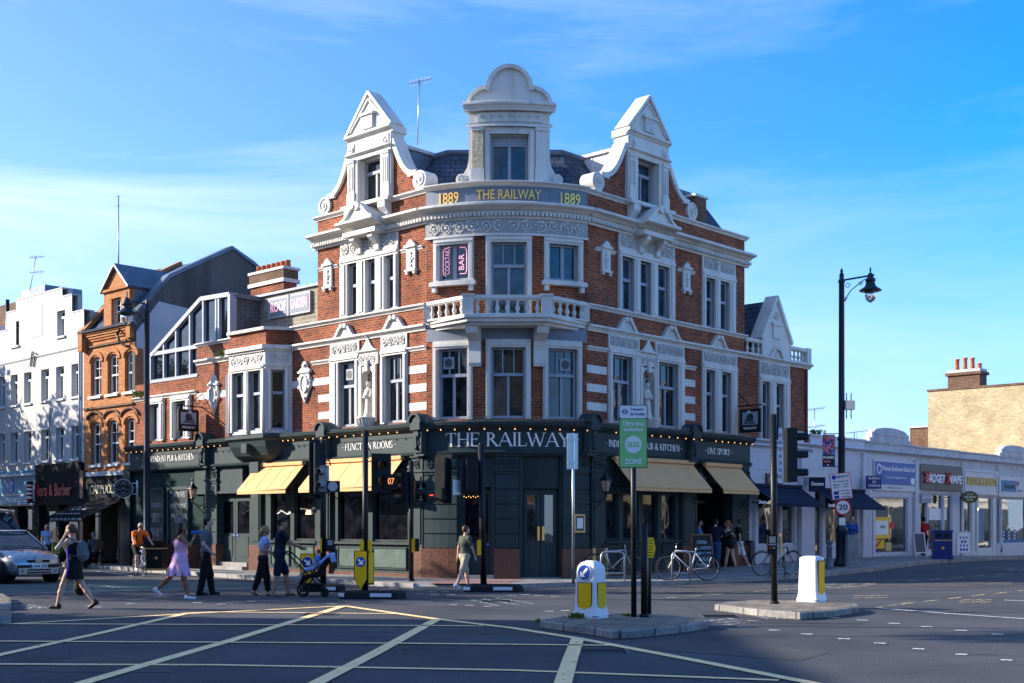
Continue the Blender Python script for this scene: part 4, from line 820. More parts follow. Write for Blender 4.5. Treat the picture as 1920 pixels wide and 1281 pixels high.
# ================================================================ PUB GROUND FLOOR
def capital(mb, F, a, b, z, m='green_paint', o=.2):
    mb.box(F, a-.03, b+.03, 0, o+.06, z-.05, z, m); mb.box(F, a, b, 0, o, z-.42, z-.05, m)
    scrolls(mb, F, a+.02, b-.02, z-.38, z-.08, o, m, int(a*13) % 50, 1.0); mb.box(F, a-.02, b+.02, 0, o+.04, z-.47, z-.42, m)
def pier(mb, F, a, b, ztop=3.64, o=.18, rust=True, base=True, m='green_paint'):
    a, b = min(a, b), max(a, b); mb.brk()
    if rust:
        z = .97; 
        while z < ztop-.5:
            z1 = min(z+.42, ztop-.45); mb.box(F, a, b, -.2, o, z+.02, z1-.02, m); mb.box(F, a+.01, b-.01, -.2, o-.03, z1-.02, z1+.02, m); z = z1
    else:
        mb.box(F, a, b, -.2, o, .97, ztop-.45, m)
        if b-a > .3: mb.box(F, a+.07, b-.07, o, o+.03, 1.1, ztop-.6, m)
    capital(mb, F, a, b, ztop, m, o)
    if base: mb.box(F, a-.03, b+.03, -.2, o+.06, -.1, .95, 'granite'); mb.box(F, a-.02, b+.02, -.2, o+.04, .95, .972, 'granite')
# pavement-level solid behind
gf = MB()
t_ = lambda px, o=.1: L.t(px, o)
r_ = lambda px, o=.1: Rt.t(px, o)
c_ = lambda px, o=.1: FC.t(px, o)
# fascia all round
def console(F, t, m='green_paint'):
    k = MB(); k.box(F, t-.17, t+.17, .2, .42, 3.72, 4.36, m); k.box(F, t-.2, t+.2, .1, .36, 3.62, 3.74, m)
    k.box(F, t-.2, t+.2, .1, .52, 4.36, 4.58, m); 
    n = 12; k.poly(F, [(t-.24*math.cos(math.pi*i/n), 4.57+.24*math.sin(math.pi*i/n)) for i in range(n+1)], .1, .5, m)
    k.strip(F, [(t-.24*math.cos(math.pi*i/n), 4.57+.25*math.sin(math.pi*i/n)) for i in range(n+1)], .06, .08, .56, m)
    k.disc(F, t, 4.24, .1, .42, .47, m, 10); k.tube([F.p(t, .45, 4.2), F.p(t, .44, 3.9), F.p(t, .47, 3.8)], [.05, .03, .05], m, 6)
    for q in (-.09, .09): k.strip(F, [(t+q, 3.95), (t+q*.5, 4.1), (t+q, 4.28)], .03, .42, .45, m)
    k.obj('console', pub)
TF0, TF1 = 0, 16.1
for F, a, b in ((L, 0, TF1), (FC, -TA, TA), (Rt, 0, TR1+.03)):
    gf.prof(F, a, b, [(-.2, 3.6), (.16, 3.6), (.2, 3.64), (.28, 3.66), (.3, 3.72), (.2, 3.76), (.2, 4.32), (.24, 4.36), (.34, 4.40), (.44, 4.47), (.46, 4.55), (.42, 4.58), (-.02, 4.62)], 'green_paint')
gf.obj('fascia', pub)
lo_ = MB(); lo_.lathe(L.p(t_(577, 0), -.04, 1.98), [(.11, 0), (.07, .14)], 'bulb_soft', 10); lo_.obj('lamp_shade', pub)
lo_ = MB()
for i in range(7): lo_.ball(FC.p(c_(868, 0)+i*.07, -.10, 2.46-.03*(i % 2)), .014, 'bulb', 6)
lo_.obj('fairy_light', pub)
for F, px, zc, lb in ((FC, 841, 6.3, 'square speaker inside the left window of the curved corner'), (FC, 1060, 6.25, 'square speaker inside the right window of the curved corner'), (L, 655, 6.3, 'square speaker inside the window left of the sunlit niche')):
    t = F.t(px, -.1); T_ = thing('speaker', lb, 'speaker', F.p(t, -.1, zc)); q = MB(); q.box(F, t-.17, t+.17, -.147, -.10, zc-.17, zc+.17, 'grey_paint'); q.disc(F, t, zc, .13, -.10, -.095, 'shop_grey', 14); q.obj('case', T_)
for F, px in ((L, 783), (L, 605), (L, 379), (Rt, 1112), (Rt, 1302)): console(F, F.t(px, .4))
# lettering
def sign(F, s, a, b, z, h, o=.205, m='letter_white', wt=.15):
    q = MB(); serif(q, F, s, a, b, z, h, o, m, wt=wt); q.obj('sign_lettering', pub)
sign(FC, 'THE RAILWAY', c_(836, .2), c_(1069, .2), 3.87, .39, wt=.135)
sign(L, '. FUNCTION ROOMS .', t_(642, .2), t_(743, .2), 3.92, .21, wt=.11); sign(L, '. INDEPENDENT PUB & KITCHEN .', t_(266, .2), t_(368, .2), 3.95, .22, wt=.11)
sign(Rt, '. INDEPENDENT PUB & KITCHEN .', r_(1135, .2), r_(1279, .2), 3.94, .20); sign(Rt, '. LIVE SPORT .', r_(1321, .2), r_(1373, .2), 3.94, .20)
# --- left facade
lw = MB()
pier(lw, L, t_(792, .18), t_(772, .18), rust=False); pier(lw, L, t_(618, .18), t_(594, .18), rust=False); pier(lw, L, t_(488, .18), t_(470, .18), rust=False); pier(lw, L, t_(406, .18), t_(384, .18), rust=True)
lw.brk(); lw.box(L, 9.0, 11.9, -.1, .1, 2.74, 3.6, 'green_paint'); lw.box(L, 9.0, 11.9, .1, .16, 2.72, 2.8, 'green_paint')
lw.obj('pilaster', pub)
def shopwin(F, wins, z0, z1, riser=True, rz=.97, gm='glass_dark', ends=None, m='green_paint', nm='shop_window', kick='granite', o=0):
    q = MB(); a = ends[0]; b = ends[1]; a, b = min(a, b), max(a, b)
    q.box(F, a, b, -.1+o, .08+o, z1, 3.6, m)
    if riser:
        q.box(F, a, b, -.1+o, .06+o, .22, z0-.08, m); q.box(F, a, b, -.1+o, .16+o, z0-.1, z0-.02, m)
        for w0, w1 in wins:
            w0, w1 = min(w0, w1), max(w0, w1); q.box(F, w0+.05, w1-.05, .06+o, .085+o, .38, z0-.22, 'green_worn' if F is L else m)
            for s_ in ((w0+.03, w0+.06), (w1-.06, w1-.03)): q.box(F, s_[0], s_[1], .06+o, .11+o, .35, z0-.18, m)
            q.box(F, w0+.03, w1-.03, .06+o, .11+o, .32, .36, m); q.box(F, w0+.03, w1-.03, .06+o, .11+o, z0-.22, z0-.18, m)
        q.box(F, a, b, -.1+o, .14+o, -.1, .22, kick); q.box(F, a, b, -.1+o, .12+o, .22, .28, m)
    ed = sorted([a, b]+[x for w_ in wins for x in w_])
    for x, y in zip(ed[::2], ed[1::2]): q.box(F, x, y, -.12+o, .07+o, z0-.08, z1, m)
    wo = q.obj(nm, pub)
    for w0, w1 in wins:
        w0, w1 = min(w0, w1), max(w0, w1); g = MB(); g.box(F, w0, w1, -.1+o, -.06+o, z0-.02, z1, gm); g.obj('pane', wo)
        bd = MB()
        for x0, x1, y0, y1 in ((w0, w0+.035, z0, z1), (w1-.035, w1, z0, z1), (w0, w1, z0, z0+.04), (w0, w1, z1-.04, z1)): bd.box(F, x0, x1, -.06+o, .02+o, y0, y1, m)
        bd.obj('glazing_bead', wo)
    return wo
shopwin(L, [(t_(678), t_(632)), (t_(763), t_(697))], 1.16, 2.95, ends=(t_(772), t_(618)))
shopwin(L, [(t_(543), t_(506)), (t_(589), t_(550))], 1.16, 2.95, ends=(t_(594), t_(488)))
# double doors on left side
def doors(F, a, b, z0, z1, gz0, gz1, o=-.12, m='green_paint', gm='glass_dark', plates=None, n=2, steps=True, parent=None):
    a, b = min(a, b), max(a, b); w_ = (b-a)/n
    for i in range(n):
        x0 = a+w_*i+.01; x1 = x0+w_-.02; d = MB()
        for p in ((x0, x0+.11, z0, z1), (x1-.11, x1, z0, z1)): d.box(F, p[0], p[1], o-.04, o+.02, p[2], p[3], m)
        d.box(F, x0+.11, x1-.11, o-.04, o+.02, gz1, z1, m); d.box(F, x0+.11, x1-.11, o-.04, o+.02, z0, gz0, m)
        d.box(F, x0+.17, x1-.17, o+.02, o+.035, z0+.18, gz0-.1, m)
        do = d.obj('door', pub); g = MB(); g.box(F, x0+.11, x1-.11, o-.02, o, gz0, gz1, gm); g.obj('pane', do)
        h = MB(); sx = x1-.09 if i == 0 else x0+.03
        if plates == 'brass': h.box(F, sx, sx+.07, o+.02, o+.05, gz0+.05, gz0+.45, 'gold')
        else: h.disc(F, sx+.03 if i else sx-.02, gz0-.06, .055, o+.02, o+.03, 'sign_blue', 14); h.disc(F, sx+.03 if i else sx-.02, gz0-.06, .02, o+.03, o+.034, 'letter_white', 8)
        h.obj('door_plate', do)
da, db = t_(408, 0), t_(467, 0)
doors(L, da, db, .38, 2.7, 1.35, 2.45)
dm = MB(); dm.box(L, min(da, db)-.02, max(da, db)+.4, -.1, .3, -.1, .24, 'kerb_stone'); dm.box(L, min(da, db), max(da, db)+.3, -.15, .1, .24, .37, 'kerb_stone'); dm.box(L, max(da, db), t_(384), -.15, .05, .37, 3.6, 'granite'); dm.obj('doorstep', pub)
# left-most green brick section with signboards
ls = MB(); ls.wall(L, t_(384, 0), 16.1, 0, 3.6, [], 'green_brick', o=.05); 
for x0, x1 in ((t_(275, .05), t_(312, .05)), (t_(318, .05), t_(357, .05))):
    a, b = min(x0, x1), max(x0, x1)
    ls.box(L, a, b, .05, .12, .4, 3.0, 'green_paint'); ls.box(L, a+.13, b-.13, .12, .125, .45, 2.88, 'green_dark')
    for e in ((a, a+.1), (b-.1, b)): ls.box(L, e[0], e[1], .12, .17, .4, 3.0, 'green_paint')
    ls.box(L, a, b, .12, .18, 2.9, 3.02, 'green_paint')
ls.box(L, t_(275, .12), t_(309, .12), .127, .14, 2.45, 2.85, 'green_dark')
ls.box(L, t_(384, 0), 16.1, .0, .12, -.1, .4, 'granite')
for px0, px1, zt in ((302, 327, .95), (350, 371, .95)): ls.box(L, t_(px0), t_(px1), .0, .5, -.1, zt, 'granite')
lso = ls.obj('painted_brick_front', pub)
tx = MB()
for s_, c, yy in (('ROOF', 292, 940), ('GARDEN', 292, 947.5), ('SEASONAL', 292, 966), ('BBQ', 292, 975), ('PRIVATE', 292, 993.5), ('BAR', 292, 1001.5), ('FUNCTION', 336, 921), ('ROOMS', 336, 928.5), ('WEDDINGS', 336, 948.5), ('PRIVATE', 336, 968), ('HIRE', 336, 975.5)):
    z = L.z(c, yy, .13); hw = .085*len(s_)*.9/1.0; tcc = t_(c, .13); hh = .155
    serif(tx, L, s_, tcc+hw, tcc-hw, z-hh/2, hh, .127, 'letter_grey', wt=.14, extr=.004)
tx.obj('painted_lettering', lso)
# --- curved corner ground floor
cw = MB()
pier(cw, FC, -TA+.03, c_(856, .18), m='green_paint'); pier(cw, FC, c_(929, .18), c_(972, .18)); pier(cw, FC, c_(1056, .18), TA-.03)
cw.brk(); cw.box(FC, c_(858, 0), c_(927, 0), -.15, .05, 2.72, 3.6, 'green_paint'); cw.box(FC, c_(974, 0), c_(1055, 0), -.2, .0, 2.68, 3.6, 'green_dark')
cw.box(FC, c_(858, 0), c_(927, 0), .05, .1, 3.3, 3.38, 'green_paint')
for px in (859, 925, 976, 1052): t = c_(px, 0); cw.box(FC, t-.06, t+.06, -.15, .08, .12, 3.6, 'green_paint')
cw.obj('corner_pilaster', pub)
doors(FC, c_(982, 0), c_(1047, 0), .16, 2.66, 1.15, 2.5, plates='brass', gm='glass_shop')
doors(FC, c_(862, 0), c_(922, 0), .24, 2.66, 1.15, 2.55, n=1, gm='glass_dark')
cs = MB(); cs.box(FC, c_(858, 0), c_(927, 0), -.1, .22, -.1, .22, 'kerb_stone'); cs.box(FC, c_(975, 0), c_(1055, 0), -.1, .1, -.1, .15, 'kerb_stone'); cs.obj('threshold', pub)
# --- right facade
rw = MB()
pier(rw, Rt, .03, r_(1134, .18), rust=False); pier(rw, Rt, r_(1279, .18), r_(1303, .18), rust=False); pier(rw, Rt, r_(1374, .18), TR1+.02)
rw.obj('pilaster', pub)
shopwin(Rt, [(r_(1137), r_(1162))], 1.2, 2.6, ends=(r_(1134), r_(1166)), gm='glass')
fd = shopwin(Rt, [(r_(1170), r_(1199)), (r_(1207), r_(1235)), (r_(1242), r_(1268))], 1.2, 2.6, ends=(r_(1166), r_(1279)), gm='glass', nm='folding_doors')
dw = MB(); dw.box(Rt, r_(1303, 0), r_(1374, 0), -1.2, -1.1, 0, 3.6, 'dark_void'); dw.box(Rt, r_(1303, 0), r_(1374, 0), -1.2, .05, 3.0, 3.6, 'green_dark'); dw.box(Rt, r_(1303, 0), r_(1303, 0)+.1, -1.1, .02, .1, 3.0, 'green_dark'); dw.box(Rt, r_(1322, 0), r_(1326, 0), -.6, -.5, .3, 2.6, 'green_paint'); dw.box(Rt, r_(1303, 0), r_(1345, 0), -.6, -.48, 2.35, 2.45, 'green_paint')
dw.box(Rt, r_(1374, 0)-.02, r_(1374, 0)+.1, -1.15, -.1, .1, 3.0, 'green_dark'); dw.obj('doorway', pub)
# --- awnings
def awning(F, a, b, za, zb, o, val, m, parent, text_=None, skew=0):
    a, b = min(a, b), max(a, b); q = MB(); n = 8
    vs = []
    for i in range(n+1):
        t = a+(b-a)*i/n
        for o_, z in ((.22, za), (.22+(o-.22)*.5, (za+zb)/2-.012), (o, zb), (o+.01, zb-val), (o-.005, zb-val), (o-.02, zb-.02), (.22+(o-.22)*.5, (za+zb)/2-.035), (.22, za-.025)): vs.append(F.p(t, o_, z))
    fs = []
    for i in range(n):
        for j in range(8): fs.append((i*8+j, i*8+(j+1) % 8, (i+1)*8+(j+1) % 8, (i+1)*8+j))
    q.add(vs, fs, m, sm=False)
    q.box(F, a, b, .18, .34, za-.04, za+.07, m)
    k = a+.35
    while k < b-.2: q.add([F.p(k-.012, .225, za+.006), F.p(k+.012, .225, za+.006), F.p(k+.012, o, zb+.006), F.p(k-.012, o, zb+.006)], [(0, 1, 2, 3)], m); k += (b-a)/4
    ao = q.obj('awning', parent)
    r = MB()
    for t in (a+.15, b-.15): r.tube([F.p(t, .1, zb+.05), F.p(t, o-.15, zb-.06)], .02, 'metal_black', 6)
    r.tube([F.p(a, o-.01, zb-.03), F.p(b, o-.01, zb-.03)], .025, m, 6); r.obj('awning_arm', ao)
    return ao
awning(L, 5.42, 8.02, 3.60, 2.78, .98, .14, 'awning', pub); awning(L, .75, 4.75, 3.60, 2.78, .98, .14, 'awning', pub)
awning(Rt, .95, 4.95, 3.60, 2.78, .98, .14, 'awning', pub); awning(Rt, 5.6, 7.7, 3.58, 2.78, .98, .14, 'awning', pub)
# --- festoon lights
def festoon(F, a, b, n, label, o=.52, z=4.40):
    t = thing('string_lights', label, 'string lights', F.p((a+b)/2, o, z), group='festoon lights under the pub cornice'); c = MB(); pts = []
    for i in range(n*2+1):
        u = i/(n*2); pts.append(F.p(a+(b-a)*u, o, z-(.0 if i % 2 == 0 else .03)))
    c.tube(pts, .008, 'metal_black', 4); c.obj('cable', t)
    base = None
    for i in range(n):
        p = F.p(a+(b-a)*(i+.5)/n, o, z)
        if base is None:
            s_ = MB(); s_.lathe((0, 0, -.05), [(.012, .05), (.02, .03), (.02, 0)], 'metal_black', 6); s_.ball((0, 0, -.07), .017, 'bulb', 6); base = s_.obj('bulb', t, local=True); ob = base
        else: ob = base.copy(); C.objects.link(ob); ob.parent = t
        ob.location = Vector(p)-WORLD[t.name]
festoon(FC, -TA+.15, TA-.1, 12, 'string of small warm bulbs above the large white corner sign')
festoon(L, .5, 5.2, 12, 'string of small bulbs on the sunlit side above the function rooms lettering'); festoon(L, 5.5, 6.3, 3, 'short string of bulbs right of the green bay corbel'); festoon(L, 9.5, 16, 18, 'string of warm bulbs at the far left end of the pub')
festoon(Rt, .5, 5.3, 11, 'string of warm bulbs on the shaded side above the long tan awning'); festoon(Rt, 5.7, 8.2, 7, 'string of warm bulbs above the live sport lettering')
# --- wall spikes (bird spikes) as one part
sp = MB()
rnd = random.Random(4)
for F, a, b in ((L, .3, 5.9), (Rt, .3, 8.2), (FC, -TA, TA)):
    k = a
    while k < b: p = F.p(k, .4, 4.58); sp.tube([p, (p[0]+rnd.uniform(-.02, .02), p[1], p[2]+.11)], .003, 'steel', 3); k += .055
so_ = sp.obj('bird_spikes', pub); so_['kind'] = 'stuff'
# ================================================================ GROUND
def drape(name, pts, h, m, kind='structure', cell=1.2, parent=None):
    """polygon in plan cut into a fine sheet following the ground"""
    import bmesh
    bm = bmesh.new(); vs = [bm.verts.new((x, y, 0)) for x, y in pts]; bm.faces.new(vs)
    xs = [p[0] for p in pts]; ys = [p[1] for p in pts]
    bmesh.ops.triangulate(bm, faces=bm.faces[:])
    for ax, lo, hi in ((0, min(xs), max(xs)), (1, min(ys), max(ys))):
        if hi < 0 or True:
            k = max(lo, -6 if ax == 0 else 26)
            top = min(hi, 45 if ax == 0 else 75)
            k += cell*.5
            while k < top:
                bmesh.ops.bisect_plane(bm, geom=bm.verts[:]+bm.edges[:]+bm.faces[:], plane_co=(k, 0, 0) if ax == 0 else (0, k, 0), plane_no=(1, 0, 0) if ax == 0 else (0, 1, 0)); k += cell
    for v in bm.verts: v.co.z = gz(v.co.x, v.co.y)+h
    me = bpy.data.meshes.new(name); bm.normal_update(); bm.to_mesh(me); bm.free(); me.materials.append(M[m])
    uv = me.uv_layers.new(name='UVMap')
    for lp in me.loops:
        v = me.vertices[lp.vertex_index].co; uv.data[lp.index].uv = (v[0]*.7307-v[1]*.6827, v[0]*.6827+v[1]*.7307)
    for p in me.polygons:
        if p.normal.z < 0: p.flip()
    o = bpy.data.objects.new(name, me); C.objects.link(o)
    if kind: o['kind'] = kind
    if parent: o.parent = parent
    return o
def line(name, pix, wd, m, h=.010, world=False, cell=2.0):
    P = [gp(*q) for q in pix] if not world else pix
    n = len(P); A = []; B = []
    for i in range(n):
        a = P[max(0, i-1)]; b = P[min(n-1, i+1)]; dx, dy = b[0]-a[0], b[1]-a[1]; q = math.hypot(dx, dy) or 1
        A.append((P[i][0]-dy/q*wd/2, P[i][1]+dx/q*wd/2)); B.append((P[i][0]+dy/q*wd/2, P[i][1]-dx/q*wd/2))
    vs = []; fs = []
    for i in range(n-1):
        ln = math.hypot(P[i+1][0]-P[i][0], P[i+1][1]-P[i][1]); k = max(1, int(ln/1.0)) if P[i][0] > 0 and P[i][1] > 28 else max(1, int(ln/3))
        for j in range(k+1 if i == n-2 else k):
            u = j/k; a = (A[i][0]+(A[i+1][0]-A[i][0])*u, A[i][1]+(A[i+1][1]-A[i][1])*u); b = (B[i][0]+(B[i+1][0]-B[i][0])*u, B[i][1]+(B[i+1][1]-B[i][1])*u)
            vs += [(*a, gz(*a)+h), (*b, gz(*b)+h)]
    for i in range(len(vs)//2-1): fs.append((2*i, 2*i+1, 2*i+3, 2*i+2))
    return vs, fs
def lines(name, items, m, h=.010):
    mb = MB()
    for i, (pix, wd) in enumerate(items):
        vs, fs = line(name, pix, wd, m, h+.0012*(i % 5)); mb.add(vs, fs, m)
    o = mb.obj(name); o['kind'] = 'structure'; return o
drape('road', [(-400, -200), (400, -200), (400, 600), (-400, 600)], 0, 'asphalt', cell=1.5)
# kerb line in plan
KL = [gp(x, y) for x, y in ((-420, 1047), (-100, 1054), (60, 1059), (180, 1066), (330, 1077), (480, 1088), (560, 1091), (637, 1095), (700, 1099), (775, 1103), (960, 1104), (1060, 1101), (1130, 1099), (1240, 1098), (1340, 1094), (1400, 1091), (1470, 1087), (1560, 1080), (1640, 1071), (1700, 1063), (1780, 1055), (1900, 1050), (2100, 1042), (2500, 1032))]
back = [Rt.p(60, -1, 0)[:2], PP(.5, 40), PP(.5, 2), PP(2, .5), PP(40, .5), L.p(60, -1, 0)[:2]]
def inset(P, d):
    out = []
    for i in range(len(P)):
        a = P[max(0, i-1)]; b = P[min(len(P)-1, i+1)]; dx, dy = b[0]-a[0], b[1]-a[1]; q = math.hypot(dx, dy); out.append((P[i][0]-dy/q*d, P[i][1]+dx/q*d))
    return out
KI = inset(KL, .16)
drape('pavement', KI+[Rt.p(60, -1, 0)[:2], PP(1, 3.3), PP(3.3, 1), L.p(60, -1, 0)[:2]], .12, 'flags', cell=1.5)
kb = MB(); k2 = inset(KL, .17)
for i in range(len(KL)-1):
    a0, a1, b0, b1 = KL[i], KL[i+1], k2[i], k2[i+1]; n = max(1, int(math.hypot(a1[0]-a0[0], a1[1]-a0[1])/.9))
    for j in range(n):
        u0, u1 = j/n+.004, (j+1)/n-.004; l = lambda p, q, u: (p[0]+(q[0]-p[0])*u, p[1]+(q[1]-p[1])*u)
        A, B, C2, D = l(a0, a1, u0), l(a0, a1, u1), l(b0, b1, u1), l(b0, b1, u0)
        dr = 1
        mid = (A[0]+B[0])/2; dr = .35 if -2.9 < mid < -.1 and A[1] < 34 else 1
        hh = .123*dr if dr < 1 else .124
        vs = [(*p, gz(*p)-.05) for p in (A, B, C2, D)]+[(*p, gz(*p)+hh+(0 if k < 2 else .124-hh)) for k, p in enumerate((A, B, C2, D))]
        kb.add(vs, [(0, 1, 5, 4), (1, 2, 6, 5), (2, 3, 7, 6), (3, 0, 4, 7), (4, 5, 6, 7)], 'kerb_stone')
kb.obj('kerb')['kind'] = 'structure'
drape('tactile_paving', [gp(*q, .12) for q in ((806, 1094.6), (952, 1095), (962, 1091.5), (985, 1086.5), (826, 1086))], .126, 'flags_red', cell=3)
# markings
YB = [([(-200, 1183), (0, 1172), (345, 1152), (645, 1137)], .15), ([(645, 1137), (820, 1162), (960, 1178.5), (1083, 1198), (1300, 1239), (1515, 1281), (1800, 1338)], .17),
      ([(345, 1151), (390, 1148.5), (560, 1150), (745, 1152)], .12), ([(-200, 1169.5), (0, 1171), (450, 1172.5), (905, 1175)], .13), ([(-200, 1203), (0, 1204), (420, 1206), (760, 1208), (1150, 1212)], .13), ([(-200, 1245), (0, 1246.5), (400, 1248), (960, 1258), (1460, 1277)], .13),
      ([(-300, 1300), (0, 1229), (180, 1190), (350, 1151)], .16), ([(100, 1300), (160, 1281), (290, 1243), (430, 1203), (645, 1137)], .18), ([(560, 1300), (597, 1281), (700, 1228), (820, 1162)], .18), ([(1049, 1300), (1056, 1281), (1070, 1235), (1083, 1199)], .19)]
lines('yellow_box_marking', YB, 'mark_yellow')
WL = [([(0, 1115), (120, 1111), (300, 1107), (480, 1103), (545, 1100.5)], .09), ([(150, 1092), (260, 1091), (340, 1089.5), (390, 1085)], .07), ([(182, 1072), (248, 1081)], .08), ([(215, 1076), (310, 1081)], .06), ([(1642, 1141), (1780, 1152), (1925, 1162), (2200, 1186)], .10), ([(1883, 1126), (1990, 1130)], .12)]
lines('white_lane_line', WL, 'mark_white')
dm_ = [([(960+u/2-11, 1060+v/2), (960+u/2+11, 1060+v/2+.8)], .11) for u, v in ((870, 233), (985, 245), (1105, 260), (1245, 278), (1380, 295), (1525, 315), (1685, 336), (1855, 358), (1205, 198), (1315, 208), (1433, 219), (1555, 232), (1685, 246), (1820, 261))]
dm_ += [([(x-8, y), (x+8, y+.3)], .09) for x, y in ((575, 1128), (621, 1133), (700, 1108), (722, 1106), (738, 1105), (790, 1109), (812, 1110), (835, 1110), (860, 1109), (890, 1110), (785, 1114), (815, 1116), (845, 1116), (960, 1117), (985, 1116), (1010, 1118), (1040, 1119), (850, 1135), (880, 1136), (915, 1138), (170, 1137), (183, 1139), (245, 1133), (370, 1131), (30, 1130), (415, 1134), (470, 1128), (1030, 1147), (1060, 1146))]
lines('white_dash_marking', dm_, 'mark_white')
wz = [([(430+20*i, 1122+(i % 3)*3), (455+20*i, 1126+(i % 2)*5)], .12) for i in range(0)]
wz += [([(885, 1126), (935, 1137)], .14), ([(905, 1124), (975, 1136)], .12), ([(930, 1122), (1000, 1133)], .10)]
wz += [([(1460, 1101), (1500, 1098.5), (1560, 1096.5), (1640, 1095)], .12), ([(1460, 1105), (1540, 1104.5), (1610, 1100), (1642, 1096)], .16), ([(1888, 1069), (1925, 1066)], .12), ([(1888, 1069), (1925, 1071)], .12)]
lines('white_arrow_marking', wz, 'mark_white_worn')
yd = [([(1250+41*i, 1122-i*2.9), (1272+41*i, 1120.5-i*2.9)], .09) for i in range(16)]+[([(1690+44*i, 1134-i*5), (1714+44*i, 1131-i*5)], .09) for i in range(6)]+[([(1640+i*26, 1141-i*4), (1656+i*26, 1139-i*4)], .08) for i in range(3)]
yd += [([(1600+u, 1119-abs(u-25)*.03+k), (1620+u, 1117+k)], .08) for u in (0, 22, 44) for k in (0, 4)]+[([(1800+u, 1127+k), (1818+u, 1125+k)], .08) for u in (0, 22, 40) for k in (0, 4)]
lines('yellow_dash_marking', yd, 'mark_yellow_worn')
lines('red_route_line', [([(560, 1094.5), (637, 1099), (700, 1102.5), (775, 1106)], .07), ([(960, 1107.5), (1060, 1105), (1240, 1101.5), (1400, 1095)], .07), ([(240, 1074), (480, 1092), (560, 1097)], .07)], 'mark_red')
drape('cycle_lane', [gp(*q) for q in ((-300, 1136), (0, 1114), (300, 1106.5), (480, 1102.5), (545, 1100), (480, 1094), (380, 1089), (260, 1092), (150, 1093), (0, 1097), (-300, 1108))], .006, 'asphalt_teal', cell=3)
drape('road_patch', [gp(*q) for q in ((1180, 1215), (1500, 1240), (1560, 1222), (1240, 1200))], .004, 'asphalt_patch', cell=3); drape('road_patch', [gp(*q) for q in ((660, 1185), (1010, 1192), (1010, 1184), (700, 1178))], .004, 'asphalt_patch', cell=3); drape('road_patch', [gp(*q) for q in ((1250, 1112), (1900, 1098), (1900, 1090), (1280, 1104))], .004, 'asphalt_patch', cell=3); drape('road_patch', [gp(*q) for q in ((40, 1260), (330, 1262), (420, 1222), (200, 1219))], .004, 'asphalt_patch', cell=3)
for i, (px, py) in enumerate(((1130, 1222), (600, 1152), (1350, 1156), (930, 1128))):
    x, y = gp(px, py); q = MB(); q.box(Fr((x, y), (1, 0), (0, -1)), -.34, .34, -.3, .3, gz(x, y)+.001, gz(x, y)+.009, 'lead')
    for k in range(5): q.box(Fr((x, y), (1, 0), (0, -1)), -.3, .3, -.24+k*.11, -.2+k*.11, gz(x, y)+.009, gz(x, y)+.014, 'rubber')
    q.obj('manhole_cover')['kind'] = 'structure'
# road lettering lying flat
def roadtext(s, pA, pB, h, m, name='road_lettering'):
    A = Vector(gp(*pA)); B = Vector(gp(*pB)); u = (B-A); ln = u.length; u /= ln; n = Vector((-u.y, u.x)); vs, fs = textmesh(s, 1, 0, .02)
    xs = [v[0] for v in vs]; ys = [v[1] for v in vs]; mb = MB(); out = []
    for x, y, z in vs:
        p = A+u*(ln*(x-min(xs))/(max(xs)-min(xs)))+n*(h*(y-min(ys))/(max(ys)-min(ys))); out.append((p.x, p.y, gz(p.x, p.y)+.018))
    mb.add(out, fs, m); o = mb.obj(name); o['kind'] = 'structure'
roadtext('LOOK', (1490, 1162), (1440, 1163), -.7, 'mark_white_worn'); roadtext('LEFT', (1365, 1174), (1440, 1166), .8, 'mark_white_worn'); roadtext('LOOK', (50, 1144), (100, 1142), 1.5, 'mark_white_worn')
roadtext('XX', (185, 1106), (260, 1102), 1.2, 'mark_white_worn', 'cycle_marking')
# kerbed islands
def island(name, pix, h, label, cat='traffic island'):
    P = [gp(*q, h) for q in pix]; mb = MB(); n = len(P); c = (sum(p[0] for p in P)/n, sum(p[1] for p in P)/n); zc = gz(*c)
    Q = [(c[0]+(p[0]-c[0])*.93, c[1]+(p[1]-c[1])*.93) for p in P]
    prism(mb, P, zc-.05, zc+h-.02, 'kerb_blocks'); prism(mb, P, zc+h-.02, zc+h, 'kerb_blocks', [(c[0]+(p[0]-c[0])*.985, c[1]+(p[1]-c[1])*.985) for p in P])
    prism(mb, Q, zc+h-.01, zc+h+.006, 'setts'); o = mb.obj(name); setp(o, label, cat); return zc+h+.006
zi1 = island('traffic_island', [(1012, 1163), (1045, 1157), (1130, 1150), (1250, 1152), (1328, 1162), (1326, 1166), (1265, 1174), (1195, 1181), (1150, 1183), (1120, 1178)], .13, 'grey kerbed traffic island under the green zone sign and the blue arrow bollard')
zi2 = island('traffic_island', [(1340, 1133), (1370, 1128), (1408, 1125), (1520, 1126), (1606, 1132), (1611, 1138), (1560, 1145), (1500, 1149), (1420, 1143)], .13, 'sunlit paved traffic island under the signal post and the plain white bollard')
zi3 = island('traffic_island', [(-80, 1122), (-40, 1112), (5, 1113), (20, 1122), (21, 1131), (-60, 1136)], .14, 'corner of a stone kerbed island at the left edge, the farther of two')
zi4 = island('traffic_island', [(-80, 1144), (-30, 1137), (12, 1137), (22, 1147), (20, 1155), (-70, 1162)], .14, 'corner of a stone kerbed island at the left edge, the nearer of two')
mat('cream_letter', (.75,.68,.45), .5, var=0)
